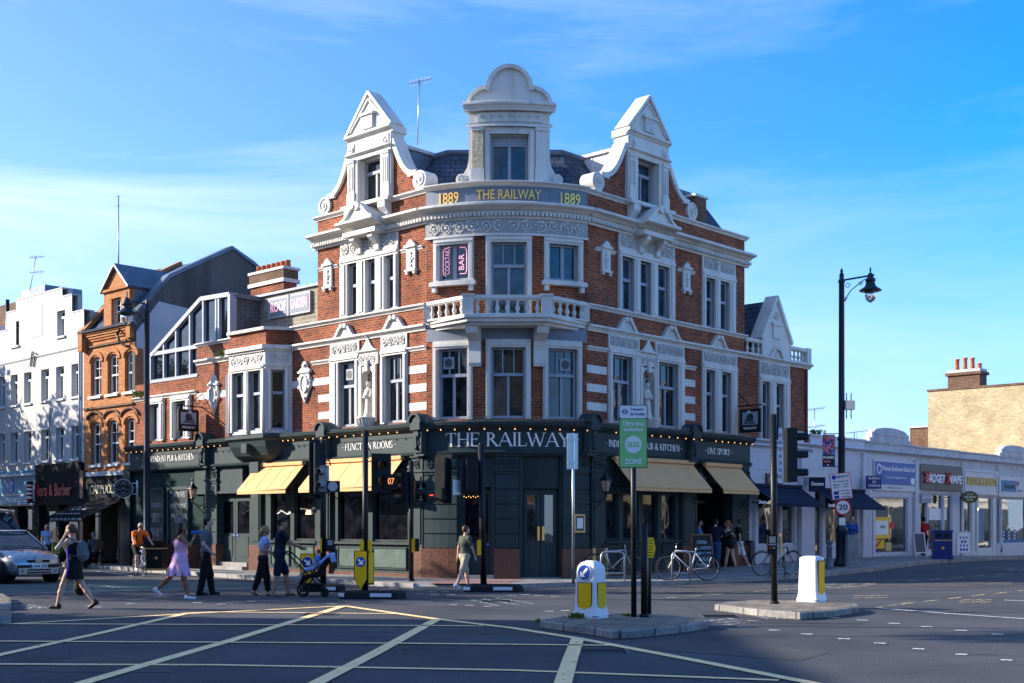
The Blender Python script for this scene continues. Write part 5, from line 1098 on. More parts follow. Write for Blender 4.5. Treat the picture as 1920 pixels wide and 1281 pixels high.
# ================================================================ ADDITIONS ON THE PUB ROOF (left side)
gg = MB(); O = -.04
def LP(px, py, o=O): return (L.t(px, o), L.z(px, py, o))
A0, A1, A2, A3, A4, A5 = LP(284, 713), LP(284, 668), LP(378, 561), LP(432, 552), LP(432, 637), LP(373, 651)
A6 = (A5[0], 6.95); A0 = (A0[0], 6.95); A4 = (A4[0], 8.0); A5 = (A5[0], 8.0)
ggl = MB(); ggl.poly(L, [A0, A1, A2, A3, A4, A5, A6], -.2, -.12, 'glass'); 
for p, q, w_ in ((A1, A2, .15), (A2, A3, .15), (A0, A1, .12), (A3, A4, .14), (A5, A4, .14), (A0, A6, .12)): gg.strip(L, [p, q], w_, -.25, .03, 'grey_paint')
def toproof(t):
    if t > A2[0]: return A2[1]+(A1[1]-A2[1])*(t-A2[0])/(A1[0]-A2[0])
    return A3[1]+(A2[1]-A3[1])*(t-A3[0])/(A2[0]-A3[0])
for px in (308, 331, 357, 382, 406, 411):
    t = L.t(px, O); gg.box(L, t-.04, t+.04, -.22, 0, 6.95 if px < 373 else 8.0, toproof(t), 'grey_paint')
ta_ = L.t(300, O); gg.box(L, A5[0], ta_+.6, -.22, .01, 7.9, 8.04, 'grey_paint')
glz = gg.obj('glazed_gable_frame', pub); ggl.obj('pane', glz)
sd_ = MB(); sd_.box(L, A4[0]+.02, A3[0]+1.6, -4, -.26, 7.9, A3[1]-.1, 'slate_pale'); sd_.box(L, A4[0]-.12, A3[0]+1.7, -4.2, -.2, A3[1]-.1, A3[1]+.05, 'lead')
sd_.prof(L, A2[0], A1[0], [(-4, 6.9), (-.26, 6.9), (-.26, 7.2), (-4, 7.2)], 'slate_pale'); sd_.obj('roof_extension', pub)
rg = MB(); tA, tB = L.t(602, -1.3), L.t(462, -1.3); rg.box(L, tA, tB, -5, -1.3, 7.8, 9.62, 'brick_grey'); rg.box(L, tA-.02, tB+.05, -5.1, -1.2, 9.62, 9.7, 'lead'); rg.obj('roof_garden_wall', pub)
sg = MB(); a, b = L.t(581, -1.2), L.t(503, -1.2); sg.box(L, a, b, -1.29, -1.2, 8.78, 9.5, 'grey_paint'); sg.box(L, a+.08, b-.08, -1.2, -1.19, 8.86, 9.42, 'grey_band'); m_ = (a+b)/2; sg.box(L, m_-.03, m_+.03, -1.2, -1.17, 8.78, 9.5, 'grey_paint')
text(sg, L, 'ROOF', b-.15, m_+.12, 8.98, .34, -1.185, 'neon_pink', bold=.02); text(sg, L, 'GARDEN', m_-.12, a+.15, 8.98, .34, -1.185, 'neon_pink', bold=.02); sg.obj('roof_garden_sign', pub)
cs_ = MB(); a, b = L.t(532, -3.5), L.t(470, -3.5); cs_.box(L, a, b, -4.1, -3.5, 7.8, 11.1, 'brick_red'); cs_.box(L, a-.08, b+.08, -4.2, -3.42, 10.72, 10.86, 'stucco'); cs_.box(L, a-.08, b+.08, -4.2, -3.42, 11.2, 11.3, 'stucco_old'); cs_.box(L, a-.04, b+.04, -4.14, -3.46, 10.86, 11.2, 'brick_brown')
cs_.box(L, a-.02, b+.02, -4.12, -3.48, 10.1, 10.2, 'stucco')
cso = cs_.obj('chimney', pub)
for i in range(7): q = MB(); p = L.p(a+.15+(b-a-.3)*i/6, -3.8, 11.3); q.lathe(p, [(.12, 0), (.1, .22), (.125, .26), (.1, .28)], 'terracotta', 10); q.obj('chimney_pot', cso)
# ================================================================ ORANGE BRICK HOUSE WITH CAFE
ob = thing('brick_house', 'narrow orange brick house with arched windows and a small gabled dormer', 'house', L.p(18, -3, 0))
hb = MB(); H0, H1 = 16.12, L.t(158)
def rng(p0, p1): a, b = L.t(p0), L.t(p1); return (min(a, b), max(a, b))
f2 = [rng(170, 190), rng(201.5, 222), rng(234, 256)]
hb.wall(L, H0, H1, 3.6, 9.2, [(a, b, 6.7, 8.3) for a, b in f2]+[(a, b, 4.0, 5.75) for a, b in f2], 'brick_orange', .28)
for a, b in f2:
    for z0, z1 in ((6.7, 8.3), (4.0, 5.75)):
        m_ = (a+b)/2; r_x = (b-a)/2; n = 10; pts = [(a-.001, z1), (a-.001, z1-.3)]+[(m_-r_x*math.cos(math.pi*i/n), z1-.3+.25*math.sin(math.pi*i/n)) for i in range(1, n)]+[(b+.001, z1-.3), (b+.001, z1)]
        hb.poly(L, pts, -.22, .003, 'brick_orange')
        hb.strip(L, [(m_-(r_x+.1)*math.cos(math.pi*i/n), z1-.26+.36*math.sin(math.pi*i/n)) for i in range(n+1)], .16, .0, .05, 'brick_orange')
for z in (8.62, 6.2): hb.box(L, H0, H1, 0, .09, z, z+.07, 'brick_brown')
for i in range(4): hb.box(L, H0, H1, 0, .06+.05*i, 8.86+i*.09, 8.93+i*.09, 'brick_orange')
hb.box(L, H0, H1, -.1, .3, 9.2, 9.28, 'slate'); hb.box(L, H0+.02, H1-.02, -8, -.3, 3.3, 9.1, 'brick_orange'); hb.box(L, H0+.02, H1-.02, -8, -2.5, 0, 3.3, 'brick_orange')
for i in range(3): hb.strip(L, [(f2[i][0]+(f2[i][1]-f2[i][0])/2-.62*math.cos(math.pi*j/10), 5.78+.3*math.sin(math.pi*j/10)) for j in range(11)], .07, .0, .1, 'brick_brown')
hb.box(L, H1-.32, H1, -.1, .28, 8.5, 9.35, 'brick_orange'); hb.box(L, H0, H0+.3, -.1, .2, 8.7, 9.35, 'brick_orange')
hb.obj('brick_wall', ob)
for a, b in f2:
    for z0, z1 in ((6.7, 8.2), (4.0, 5.65)):
        win(ob, L, [(a+.05, b-.05)], z0, z1-.02, (a+.04, b-.04), z1, style='sash', rec=.2, sd=-.15, sm='white_paint', fm='white_paint', tr=.5, name='sash_window')
        q = MB(); q.box(L, a-.06, b+.06, -.1, .1, z0-.1, z0, 'white_paint'); q.obj('sill', ob)
# party wall with gambrel profile
PW = Fr(L.p(16.1, 0, 0)[:2], (-L.n[0], -L.n[1]), (-L.u[0], -L.u[1]))
prof = [(0, 9.2), (-.12, 9.45), (1.46, 11.25), (4.3, 12.8), (5.3, 12.35), (7.5, 11.0), (8.4, 9.3)]
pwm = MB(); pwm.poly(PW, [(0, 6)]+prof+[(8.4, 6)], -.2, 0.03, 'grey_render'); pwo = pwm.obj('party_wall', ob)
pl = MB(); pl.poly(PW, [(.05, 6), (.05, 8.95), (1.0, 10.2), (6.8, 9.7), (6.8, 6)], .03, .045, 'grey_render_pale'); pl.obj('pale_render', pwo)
cp_ = MB(); cp_.strip(PW, prof, .14, -.35, .1, 'lead'); cp_.obj('coping', pwo)
rr_ = MB(); RW = Fr(L.p(16.3, 0, 0)[:2], (-L.n[0], -L.n[1]), (-L.u[0], -L.u[1]))
rr_.poly(RW, [(.02, 9.2), (1.5, 11.0), (4.3, 12.6), (8.3, 9.2)], -(H1-16.3), 0, 'slate'); rr_.obj('roof', ob)
lp = MB(); LW = Fr(L.p(H1, 0, 0)[:2], (-L.n[0], -L.n[1]), (-L.u[0], -L.u[1])); lp.strip(LW, [(-.1, 9.3), (1.46, 11.1), (4.3, 12.7)], .16, -.1, .25, 'brick_orange'); lp.obj('gable_coping', ob)
dmr = MB(); a, b = rng(192, 240); m_ = (a+b)/2; da_, db_ = rng(206, 224)
dmr.wall(L, a, b, 9.2, 10.75, [(da_, db_, 9.35, 10.4)], 'brick_orange', .25, o=-.06); dmr.box(L, a, b, -2.5, -.3, 9.2, 10.75, 'lead'); dmr.poly(L, [(a, 10.75), (b, 10.75), (m_, 11.55)], -.3, -.06, 'brick_orange')
dmr.strip(L, [(a-.1, 10.7), (m_, 11.68)], .1, -2.4, .08, 'lead'); dmr.strip(L, [(b+.1, 10.7), (m_, 11.68)], .1, -2.4, .08, 'lead'); dmr.box(L, a-.06, b+.06, -.1, .04, 10.68, 10.78, 'brick_orange'); dmr.box(L, a, da_, -.3, -.061, 9.2, 10.75, 'brick_orange'); dmr.obj('dormer', ob)
win(ob, L, [(da_+.02, db_-.02)], 9.36, 10.4, (da_, db_), 10.42, style='sash', rec=.3, sd=-.2, sm='white_paint', fm='white_paint', tr=.5, name='sash_window')
q = MB(); q.box(L, da_-.1, db_+.1, -.1, .04, 9.26, 9.35, 'white_paint'); q.obj('sill', ob)
q = MB(); q.box(L, L.t(300, -3.6), L.t(232, -3.6), -4.4, -3.6, 11, 12.35, 'brick_brown'); q.box(L, L.t(300, -3.6)-.1, L.t(232, -3.6)+.1, -4.5, -3.5, 12.2, 12.4, 'brick_red'); q.obj('chimney', ob)
q = MB(); q.tube([L.p(16.9, .12, 9.1), L.p(16.9, .3, 8.9), L.p(16.7, .3, 8.6), L.p(16.5, .12, 8.4), L.p(16.4, .12, 8.4)], .05, 'metal_black', 7); q.obj('rain_pipe', ob)
# cafe front
cf = MB(); cf.box(L, H0, H1, -.3, .1, 3.55, 3.72, 'stucco_old'); cf.box(L, H0, H0+.5, -.1, .2, .1, 3.75, 'green_dark'); cf.box(L, H1-.25, H1, -.1, .2, .1, 3.8, 'granite')
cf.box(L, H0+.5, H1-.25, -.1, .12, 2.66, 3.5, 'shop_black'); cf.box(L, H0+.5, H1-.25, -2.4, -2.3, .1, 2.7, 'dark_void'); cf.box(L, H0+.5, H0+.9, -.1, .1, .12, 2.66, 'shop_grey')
cf.box(L, H0+.5, H1-.25, -.3, .14, 2.6, 2.68, 'metal_black')
for t in (H0+1.2, H0+2.6, H0+2.7): cf.box(L, t, t+.08, -.12, -.04, .12, 2.6, 'shop_grey')
cf.box(L, H0+2.78, H1-.3, -.1, -.07, .4, 2.55, 'glass_dark'); cf.box(L, H0+1.3, H0+2.6, -2.25, -2.2, 1.2, 2.1, 'wood'); cfo = cf.obj('cafe_front', ob)
q = MB(); serif(q, L, 'CAPPUCCI', L.t(166, .2), L.t(214, .2), 2.86, .33, .125, 'cream_letter', wt=.13, extr=.03); q.obj('cafe_lettering', cfo)
q = MB()
for k, (x, z) in enumerate(((17.5, 2.2), (17.9, 2.2))): q.ball(L.p(x, -.6, z), .06, 'bulb', 8)
q.obj('pendant_bulb', cfo)
aw = awning(L, L.t(235, .1), H1-.1, 2.62, 1.98, 1.55, .02, 'awning_black', ob)
q = MB()
FS = Fr(L.p(0, .22, 0)[:2], L.u, L.n)
def slope(mb, s_, t0, t1, u0, u1, m):
    vs, fs = textmesh(s_, 1, 0, .03); xs = [v[0] for v in vs]; ys = [v[1] for v in vs]; out = []
    for x, y, z in vs:
        a = (x-min(xs))/(max(xs)-min(xs)); c = (y-min(ys))/(max(ys)-min(ys)); u = u0+(u1-u0)*c; out.append(L.p(t0+(t1-t0)*a, .22+1.33*u, 2.62-.64*u+.012))
    mb.add(out, fs, m)
slope(q, '~*~*~', 19.0, 17.9, .66, .42, 'letter_grey'); slope(q, '~ ~~ ~ ~~ ~~~', 19.5, 17.7, .9, .84, 'letter_grey'); q.obj('awning_lettering', aw)
q = MB(); vz = 1.8
q.box(L, 17.0, H1-.1, 1.545, 1.56, 1.76, 1.975, 'awning_black'); text(q, L, 'ICED . FOOD . CAPS . BAR . TEA . DRINK . SHAKES', H1-.3, 17.2, 1.82, .09, 1.562, 'letter_grey'); q.obj('awning_valance', aw)
rs = thing('round_sign', 'black round projecting cafe sign on a white bracket beside the cream cafe lettering', 'sign', L.p(16.7, .3, 3.0)); P2 = Fr(L.p(16.75, .3, 0)[:2], L.u, L.n)
c_t = L.t(231, .9); q = MB(); c0 = L.p(c_t, .9, 0); FX = Fr((c0[0], c0[1]), (.93, .36), (.36, -.93))
q.disc(FX, 0, 2.98, .34, -.07, .07, 'metal_black', 28); q.disc(FX, 0, 2.98, .31, .07, .075, 'ink', 28); q.strip(FX, [(.335*math.cos(2*math.pi*i/28), 2.98+.335*math.sin(2*math.pi*i/28)) for i in range(28)], .03, .06, .085, 'metal_grey', closed=True)
for i in range(18):
    a = 2*math.pi*i/18; q.strip(FX, [(.24*math.cos(a), 2.98+.24*math.sin(a)), (.27*math.cos(a+.12), 2.98+.27*math.sin(a+.12))], .022, .075, .08, 'letter_grey')
text(q, FX, '~*~', -.2, .2, 2.93, .1, .076, 'letter_grey'); q.strip(FX, [(-.08, 3.1), (0, 3.2), (.08, 3.1)], .02, .075, .08, 'letter_grey'); q.strip(FX, [(-.08, 2.86), (0, 2.76), (.08, 2.86)], .02, .075, .08, 'letter_grey'); q.obj('disc', rs)
q = MB(); e = L.p(c_t-.02, .1, 0); 
for z in (2.78, 3.18): q.tube([FX.p(.33, 0, z), FX.p(.5, 0, z)], .02, 'plastic_white', 6)
q.tube([FX.p(.5, 0, 2.68), FX.p(.5, 0, 3.28)], .035, 'plastic_white', 6); q.tube([FX.p(.5, 0, 3), L.p(16.4, .1, 3.0)], .02, 'metal_black', 6); q.obj('bracket', rs)
# ================================================================ WHITE STEPPED HOUSE
wh = thing('white_house', 'white rendered four storey building with stepped parapet and dappled tree shade', 'house', L.p(26, -3, 0))
q = MB(); W0, W1 = H1+.02, 40
wf = [rng(134, 149), rng(105, 120), rng(77, 92), rng(45, 59), rng(20, 33), rng(-3, 9), rng(-30, -18), rng(-52, -42)]; wt_ = [rng(107, 122), rng(22, 36)]
q.wall(L, W0, W1, 3.9, 9.0, [(a, b, 6.8, 8.12) for a, b in wf]+[(a, b, 4.3, 5.62) for a, b in wf], 'white_render', .25)
S = [(W0, L.t(135), L.z(148, 584)), (L.t(135), L.t(117), L.z(126, 555)), (L.t(117), L.t(30), 11.3), (L.t(30), L.t(12), L.z(22, 585)), (L.t(12), W1, L.z(5, 622))]
q.wall(L, S[1][0], S[2][1], 9.0, 10.45, [(x, y, 9.35, 10.4) for x, y in wt_], 'white_render', .25)
for i, (a, b, zt) in enumerate(S):
    if zt > 9.0: q.wall(L, a, b, 10.45 if i in (1, 2) else 9.0, zt, [], 'white_render', .25)
    q.box(L, a, b, -.45 if i else -1, -.26, 8.8, zt-.002, 'white_render'); q.box(L, a+.001, b-.001, -.45, .02, zt-.001, zt+.05, 'stucco_old')
q.box(L, W0+.1, W1, -9, -.3, 3.5, 8.9, 'white_render'); q.box(L, W0+.1, W1, -9, -2.3, 0, 3.5, 'white_render')
q.tube([L.p(W0+.25, .06, 3.9), L.p(W0+.25, .06, 8.9)], .045, 'grey_paint', 6); q.tube([L.p(L.t(95), .05, 3.9), L.p(L.t(95), .05, 6.3), L.p(L.t(99), .05, 6.6)], .03, 'grey_paint', 6); q.tube([L.p(W0, .04, 8.75), L.p(30, .04, 8.6), L.p(W1, .04, 8.7)], .012, 'ink', 4)
q.strip(L, [(L.t(58), 8.35), (L.t(62), 8.95), (L.t(70), 8.8)], .05, .02, .06, 'metal_black'); q.strip(L, [(L.t(64), 8.3), (L.t(67), 8.75)], .05, .02, .06, 'metal_black')
q.box(L, L.t(79), L.t(59), 0, .012, 9.55, 10.9, 'white_render'); q.obj('rendered_wall', wh)
for a, b in wf:
    for z0, z1 in ((6.8, 8.12), (4.3, 5.62)): win(wh, L, [(a+.02, b-.02)], z0, z1, (a, b), z1+.02, style='cross1', rec=.22, sd=-.12, sm='white_paint', fm='white_paint', tr=.75)
for a, b in wt_: win(wh, L, [(a+.02, b-.02)], 9.35, 10.4, (a, b), 10.42, style='cross1', rec=.22, sd=-.12, sm='white_paint', fm='white_paint', tr=.75)
q = MB()
for a, b in wf:
    for z0 in (6.8, 4.3): q.brk(); q.box(L, a-.05, b+.05, -.05, .08, z0-.08, z0, 'white_paint')
for a, b in wt_: q.brk(); q.box(L, a-.05, b+.05, -.05, .08, 9.27, 9.35, 'white_paint')
q.obj('sill', wh)
# ground floor shops
T1, T2 = L.t(72), W0
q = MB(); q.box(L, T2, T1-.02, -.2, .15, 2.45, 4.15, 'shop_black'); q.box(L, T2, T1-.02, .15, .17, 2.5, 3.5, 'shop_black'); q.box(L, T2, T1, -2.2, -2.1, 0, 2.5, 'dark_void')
for t in (T2, (T1+T2)/2-.1, T1-.3): q.box(L, t, t+.28, -.2, .12, 0, 2.5, 'shop_black')
q.box(L, T2+.3, (T1+T2)/2-.15, -.14, -.1, .3, 2.4, 'glass_dark'); q.box(L, (T1+T2)/2+.2, T1-.3, -.14, -.1, .5, 2.2, 'glass'); s1 = q.obj('dark_shopfront', wh)
q = MB(); text(q, L, 'Nero & Barber', T1-.15, T2+.6, 2.82, .5, .18, 'red_plastic', extr=.06, bold=.02); q.obj('shop_lettering', s1)
q = MB(); q.box(L, T1, W1, -.2, .15, 2.45, 3.95, 'shop_teal'); q.box(L, T1+.05, W1, .15, .3, 3.72, 3.8, 'white_paint'); q.box(L, T1, W1, .0, .18, 2.45, 2.52, 'shop_grey'); q.box(L, T1, W1, -2.2, -2.1, 0, 2.5, 'dark_void')
for t in (T1, T1+1.6, T1+3.4, T1+5): q.box(L, t, t+.3, -.2, .13, 0, 2.5, 'shop_black')
q.box(L, T1+.3, T1+1.6, -.14, -.1, .5, 2.3, 'glass'); q.box(L, T1+1.9, T1+3.4, -.14, -.1, .5, 2.3, 'glass_dark'); s2 = q.obj('teal_shopfront', wh)
q = MB(); q.disc(L, L.t(19, .15), 3.35, .36, .15, .17, 'shop_blue', 24); text(q, L, 'Y', L.t(21, .2), L.t(16, .2), 3.2, .28, .17, 'letter_grey')
q.box(L, L.t(47, .2), L.t(-25, .2), .15, .165, 2.9, 2.96, 'letter_grey'); text(q, L, 'MEDICAL SCHOOL & AESTHETICS CLINIC', L.t(-40, .2), L.t(60, .2), 2.62, .17, .16, 'letter_white', bold=.02); q.obj('shop_lettering', s2)
bp_ = thing('barber_pole', 'red and white striped barber pole between the teal and the black shopfront', 'barber pole', L.p(T1, .35, 2.6))
q = MB(); c = L.p(T1+.0, .38, 2.55)
for i in range(8): q.lathe((c[0], c[1], c[2]+.1+i*.085), [(.12, 0), (.12, .085)], 'letter_white' if i % 2 else 'red_plastic', 14)
q.lathe(c, [(.14, 0), (.15, .05), (.14, .1)], 'metal_black', 14); q.lathe((c[0], c[1], c[2]+.78), [(.14, 0), (.15, .08), (.05, .14)], 'metal_black', 14); q.tube([(c[0], c[1], c[2]+.04), L.p(T1, .1, 2.59)], .03, 'metal_black', 6); q.obj('cylinder', bp_)
# rooftop plant behind the white house
rp_ = thing('roof_duct', 'dark curved ventilation duct on the roof behind the white stepped parapet', 'duct', L.p(27, -4, 9)); q = MB()
q.box(L, L.t(84, -5), L.t(40, -5), -7, -5, 9, L.z(60, 540, -5), 'lead'); q.lathe(L.p(L.t(27, -5), -5.6, 9), [(.75, 0), (.75, 2.6), (.5, 3.0), (.1, 3.1)], 'lead', 16); q.obj('duct', rp_)
bb_ = thing('brick_house', 'brown brick house end with a black flue at the far left, lower than the duct', 'house', L.p(31, -6, 0)); q = MB()
q.box(L, L.t(30, -4), 42, -9, -4, 0, L.z(15, 570, -4), 'brick_brown'); q.prof(L, L.t(12, -3), 42, [(-4, L.z(0, 612, -4)), (-2, L.z(0, 640, -2)), (-4, 8)], 'slate'); q.obj('brick_wall', bb_)
q = MB(); q.tube([L.p(L.t(14, -3.5), -3.5, 9), L.p(L.t(14, -3.5), -3.5, L.z(14, 562, -3.5))], .1, 'metal_black', 8); q.obj('flue', bb_)
# ================================================================ SHOPS TO THE RIGHT
def unit(px0, px1, label, name='shop', ztop=4.95, fascia=(3.0, 4.2), m='lilac_paint', upper=True, raised=None):
    a, b = Rt.t(px0), Rt.t(px1); u = thing(name, label, 'shop', Rt.p((a+b)/2, -3, 0)); q = MB()
    q.box(Rt, a, b, -.3, 0, fascia[1], ztop, m); q.box(Rt, a+.01, b-.01, -6, -.3, 2.7, ztop-.2, 'brick_yellow'); q.box(Rt, a+.01, b-.01, -4, -3.9, 0, 2.7, 'dark_void')
    q.cornice(Rt, a, b, 4.42, 4.6, .22, m); q.box(Rt, a, b, -.3, .06, ztop-.06, ztop, m)
    if raised:
        r0, r1, zr = raised; r0, r1 = Rt.t(r0), Rt.t(r1); q.box(Rt, r0, r1, -.25, .03, ztop, zr-.2, m)
        n = 12; q.poly(Rt, [(r0+.15, zr-.2), (r1-.15, zr-.2)]+[((r0+r1)/2+((r1-r0)/2-.15)*math.cos(math.pi*i/n)*1.0, zr-.2+.22*math.sin(math.pi*i/n)) for i in range(1, n)], -.25, .03, m)
        q.box(Rt, r0+.3, r1-.3, .03, .06, ztop+.02, ztop+.05, m); q.box(Rt, r0+.3, r1-.3, .03, .06, zr-.3, zr-.27, m)
        for t in (r0-.2, r1): q.box(Rt, t, t+.2, -.25, .03, ztop, ztop+.15, m)
    q.obj('parapet', u); return u, a, b
def front(u, a, b, z0, z1, openings, m='lilac_paint', gm='glass_shop', o=0, riser=True):
    q = MB(); ed = sorted([a, b]+[x for w_ in openings for x in w_[:2]])
    for x, y in zip(ed[::2], ed[1::2]): q.box(Rt, x, y, -.2+o, .02+o, 0, z1, m)
    for w_ in openings: q.box(Rt, w_[0], w_[1], -.15+o, .0+o, 0, w_[2] if len(w_) > 2 else z0, m)
    so = q.obj('shopfront', u)
    for w_ in openings:
        zz = w_[2] if len(w_) > 2 else z0; g = MB(); g.box(Rt, w_[0], w_[1], -.13+o, -.09+o, zz, z1, w_[3] if len(w_) > 3 else gm); go = g.obj('pane', so)
        f = MB()
        for x0, x1, y0, y1 in ((w_[0], w_[0]+.05, zz, z1), (w_[1]-.05, w_[1], zz, z1), (w_[0]+.05, w_[1]-.05, zz, zz+.05), (w_[0]+.05, w_[1]-.05, z1-.05, z1)): f.box(Rt, x0, x1, -.09+o, -.03+o, y0, y1, m)
        f.obj('frame', so)
    return so
T = Rt.t
# estate agent, below the annex
u1, a, b = unit(1397.5, 1516, 'white painted estate agent front with navy awning, below the pub annex', ztop=4.43, fascia=(2.9, 4.1))
q = MB(); q.cornice(Rt, a, b+.05, 4.25, 4.43, .2, 'lilac_paint'); q.box(Rt, a, b, -.2, .08, 2.9, 4.25, 'lilac_paint')
for x0, x1 in ((a+.1, a+1.9), (a+2.0, b-.4)): q.box(Rt, x0, x1, .08, .1, 3.55, 4.05, 'lilac_paint')
q.box(Rt, T(1494), T(1519), -.2, .2, 0, 4.25, 'lilac_paint'); capital(q, Rt, T(1497), T(1517), 3.4, 'lilac_paint', .2); q.obj('fascia', u1)
front(u1, a, T(1493), .95, 2.9, [(T(1401), T(1416), .3, 'lilac_paint'), (T(1421), T(1462)), (T(1466), T(1489))])
q = MB(); q.box(Rt, T(1431), T(1460), .08, .16, 3.02, 3.42, 'shop_grey'); text(q, Rt, 'Dexters', T(1436), T(1458), 3.14, .2, .162, 'letter_white', bold=.02); q.obj('name_board', u1)
aw1 = awning(Rt, T(1410, .2), T(1499, .2), 2.98, 2.36, 1.15, .1, 'awning_navy', u1); q = MB(); text(q, Rt, 'Dexters', T(1420, 1.1), T(1434, 1.1), 2.34, .12, 1.165, 'letter_white', bold=.03); q.obj('awning_lettering', aw1)
u2, a2, b2 = unit(1519, 1622, 'white painted estate agent front with navy awning, right of the first', ztop=4.95, fascia=(2.9, 4.1))
q = MB(); q.box(Rt, a2, b2, -.2, .05, 2.9, 4.42, 'lilac_paint'); q.box(Rt, a2+.2, b2-.3, .05, .07, 3.7, 4.25, 'lilac_paint'); q.box(Rt, a2, a2+.3, .05, .12, 3.5, 4.3, 'lilac_paint'); q.box(Rt, T(1612), b2, -.2, .15, 0, 4.4, 'lilac_paint'); q.obj('fascia', u2)
front(u2, a2, T(1612), .95, 2.9, [(T(1523), T(1541), .4), (T(1547), T(1606))])
aw2 = awning(Rt, T(1530, .2), T(1617, .2), 2.92, 2.3, 1.15, .1, 'awning_navy', u2); q = MB(); text(q, Rt, 'Dexters', T(1550, 1.1), T(1562, 1.1), 2.28, .12, 1.165, 'letter_white', bold=.03); q.obj('awning_lettering', aw2)
# exchange
u3, a3, b3 = unit(1623, 1716, 'currency exchange shop with blue fascia and white frames', ztop=4.92, m='stucco_old', raised=(1634, 1703, 5.5))
q = MB(); q.box(Rt, a3, b3, -.2, .04, 2.75, 4.42, 'lilac_paint'); q.box(Rt, a3, a3+.25, .04, .14, 0, 4.3, 'lilac_paint'); q.box(Rt, b3-.25, b3, .04, .14, 0, 4.3, 'lilac_paint'); q.obj('fascia', u3)
q = MB(); s0, s1 = T(1634), T(1712); q.box(Rt, s0, s1, .04, .12, 3.0, 4.2, 'white_paint'); q.box(Rt, s0+.07, s1-.07, .12, .13, 3.25, 4.14, 'shop_blue'); q.disc(Rt, s0+.38, 3.85, .2, .13, .14, 'letter_white', 18); q.disc(Rt, s0+.38, 3.85, .13, .14, .145, 'shop_blue', 18)
text(q, Rt, 'Thomas Exchange Global Ltd', s0+.62, s1-.15, 3.74, .25, .131, 'letter_white', bold=.02); text(q, Rt, 'Foreign Exchange Services', s0+.95, s1-.9, 3.47, .13, .131, 'letter_white'); text(q, Rt, 'exchange services', s0+1.1, s1-1.3, 3.08, .08, .121, 'shop_blue'); q.box(Rt, s1-.5, s1-.15, .13, .14, 3.3, 3.55, 'letter_white'); q.obj('name_board', u3)
front(u3, a3+.25, b3-.25, .5, 2.75, [(T(1632), T(1636), .45, 'dark_void'), (T(1641), T(1702))])
q = MB(); x0 = T(1642); q.box(Rt, x0, x0+1.2, -.085, -.08, 1.25, 1.8, 'letter_white'); q.box(Rt, x0, x0+1.35, -.087, -.082, 1.1, 1.95, 'refl_yellow'); q.box(Rt, x0+1.3, x0+1.8, -.085, -.08, 1.5, 1.75, 'sign_red'); q.box(Rt, x0, x0+.9, -.0865, -.081, .7, 1.05, 'refl_yellow'); q.box(Rt, x0+1.0, x0+1.5, -.085, -.08, .6, .95, 'gold_sign'); text(q, Rt, 'VARO', x0+.5, x0+1.0, 1.5, .13, -.079, 'ink'); q.strip(Rt, [(x0+.05, .72), (x0+.6, 1.02)], .1, -.08, -.075, 'sign_red'); q.obj('window_display', u3)
# gadget shop
u4, a4, b4 = unit(1717, 1799, 'gadget and vape shop with a charcoal fascia and red crosses', ztop=4.9, m='stucco_old')
q = MB(); q.box(Rt, a4, b4, -.2, .04, 2.95, 4.42, 'stucco_old'); q.box(Rt, a4, a4+.2, .04, .12, 0, 4.3, 'lilac_paint'); q.obj('fascia', u4)
q = MB(); s0, s1 = T(1719), T(1797); q.box(Rt, s0, s1, .04, .16, 3.12, 4.18, 'shop_grey'); text(q, Rt, 'GADGET', s0+.45, s0+2.3, 3.42, .36, .165, 'letter_white', bold=.03, extr=.04); text(q, Rt, 'VAPE', s1-1.35, s1-.1, 3.42, .36, .165, 'letter_white', bold=.03, extr=.04)
for c, e in ((s0+.55, .3), (s0+2.62, .27)): q.strip(Rt, [(c-e*.7, 3.4), (c+e*.7, 3.85)], .09, .17, .22, 'sign_red'); q.strip(Rt, [(c-e*.7, 3.85), (c+e*.7, 3.4)], .09, .17, .225, 'sign_red')
q.obj('name_board', u4)
front(u4, a4+.2, b4, .55, 2.95, [(T(1722), T(1737), .3, 'glass_dark'), (T(1740), T(1768)), (T(1770), T(1785))], m='lilac_paint')
q = MB(); q.box(Rt, T(1719), T(1738), .0, .2, 2.55, 2.95, 'grey_paint'); text(q, Rt, 'IQOS', T(1722), T(1736), 2.72, .12, .205, 'letter_white'); q.box(Rt, T(1745), T(1778), -.08, -.075, 1.85, 2.35, 'letter_white'); q.obj('window_display', u4)
# nail bar
u5, a5, b5 = unit(1800, 1867, 'nail bar with gold capital letters on a white fascia', ztop=4.88, m='stucco_old')
q = MB(); q.box(Rt, a5, b5, -.2, .04, 2.9, 4.42, 'stucco_old'); q.box(Rt, a5+.05, b5-.05, .04, .12, 3.0, 4.1, 'white_paint'); q.box(Rt, a5, a5+.16, .04, .12, 0, 3.0, 'white_paint'); text(q, Rt, 'ID LOVE NAIL BEAUTY', a5+.45, b5-.25, 3.42, .36, .125, 'gold_sign', bold=.03, extr=.05)
q.strip(Rt, [(a5+.18, 3.1), (a5+.18, 3.85), (a5+.3, 4.0), (b5-.4, 4.0), (b5-.2, 3.8), (b5-.18, 3.1)], .025, .12, .14, 'grey_paint'); q.obj('name_board', u5)
front(u5, a5+.16, b5, .55, 2.9, [(T(1803), T(1822)), (T(1827), T(1831), .4), (T(1834), T(1861))], m='white_paint')
q = MB(); q.box(Rt, T(1836), T(1848), -.085, -.08, .9, 2.4, 'curtain'); q.box(Rt, T(1804), T(1815), -.085, -.08, 1.4, 1.8, 'ink'); q.ball(Rt.p(T(1833), -.05, 2.35), .1, 'bulb_soft', 8); q.obj('window_display', u5)
u6, a6, b6 = unit(1868, 1990, 'shop at the right edge with pale blue name board and teal window display', ztop=4.86, m='stucco_old', raised=(1877, 1930, 5.4))
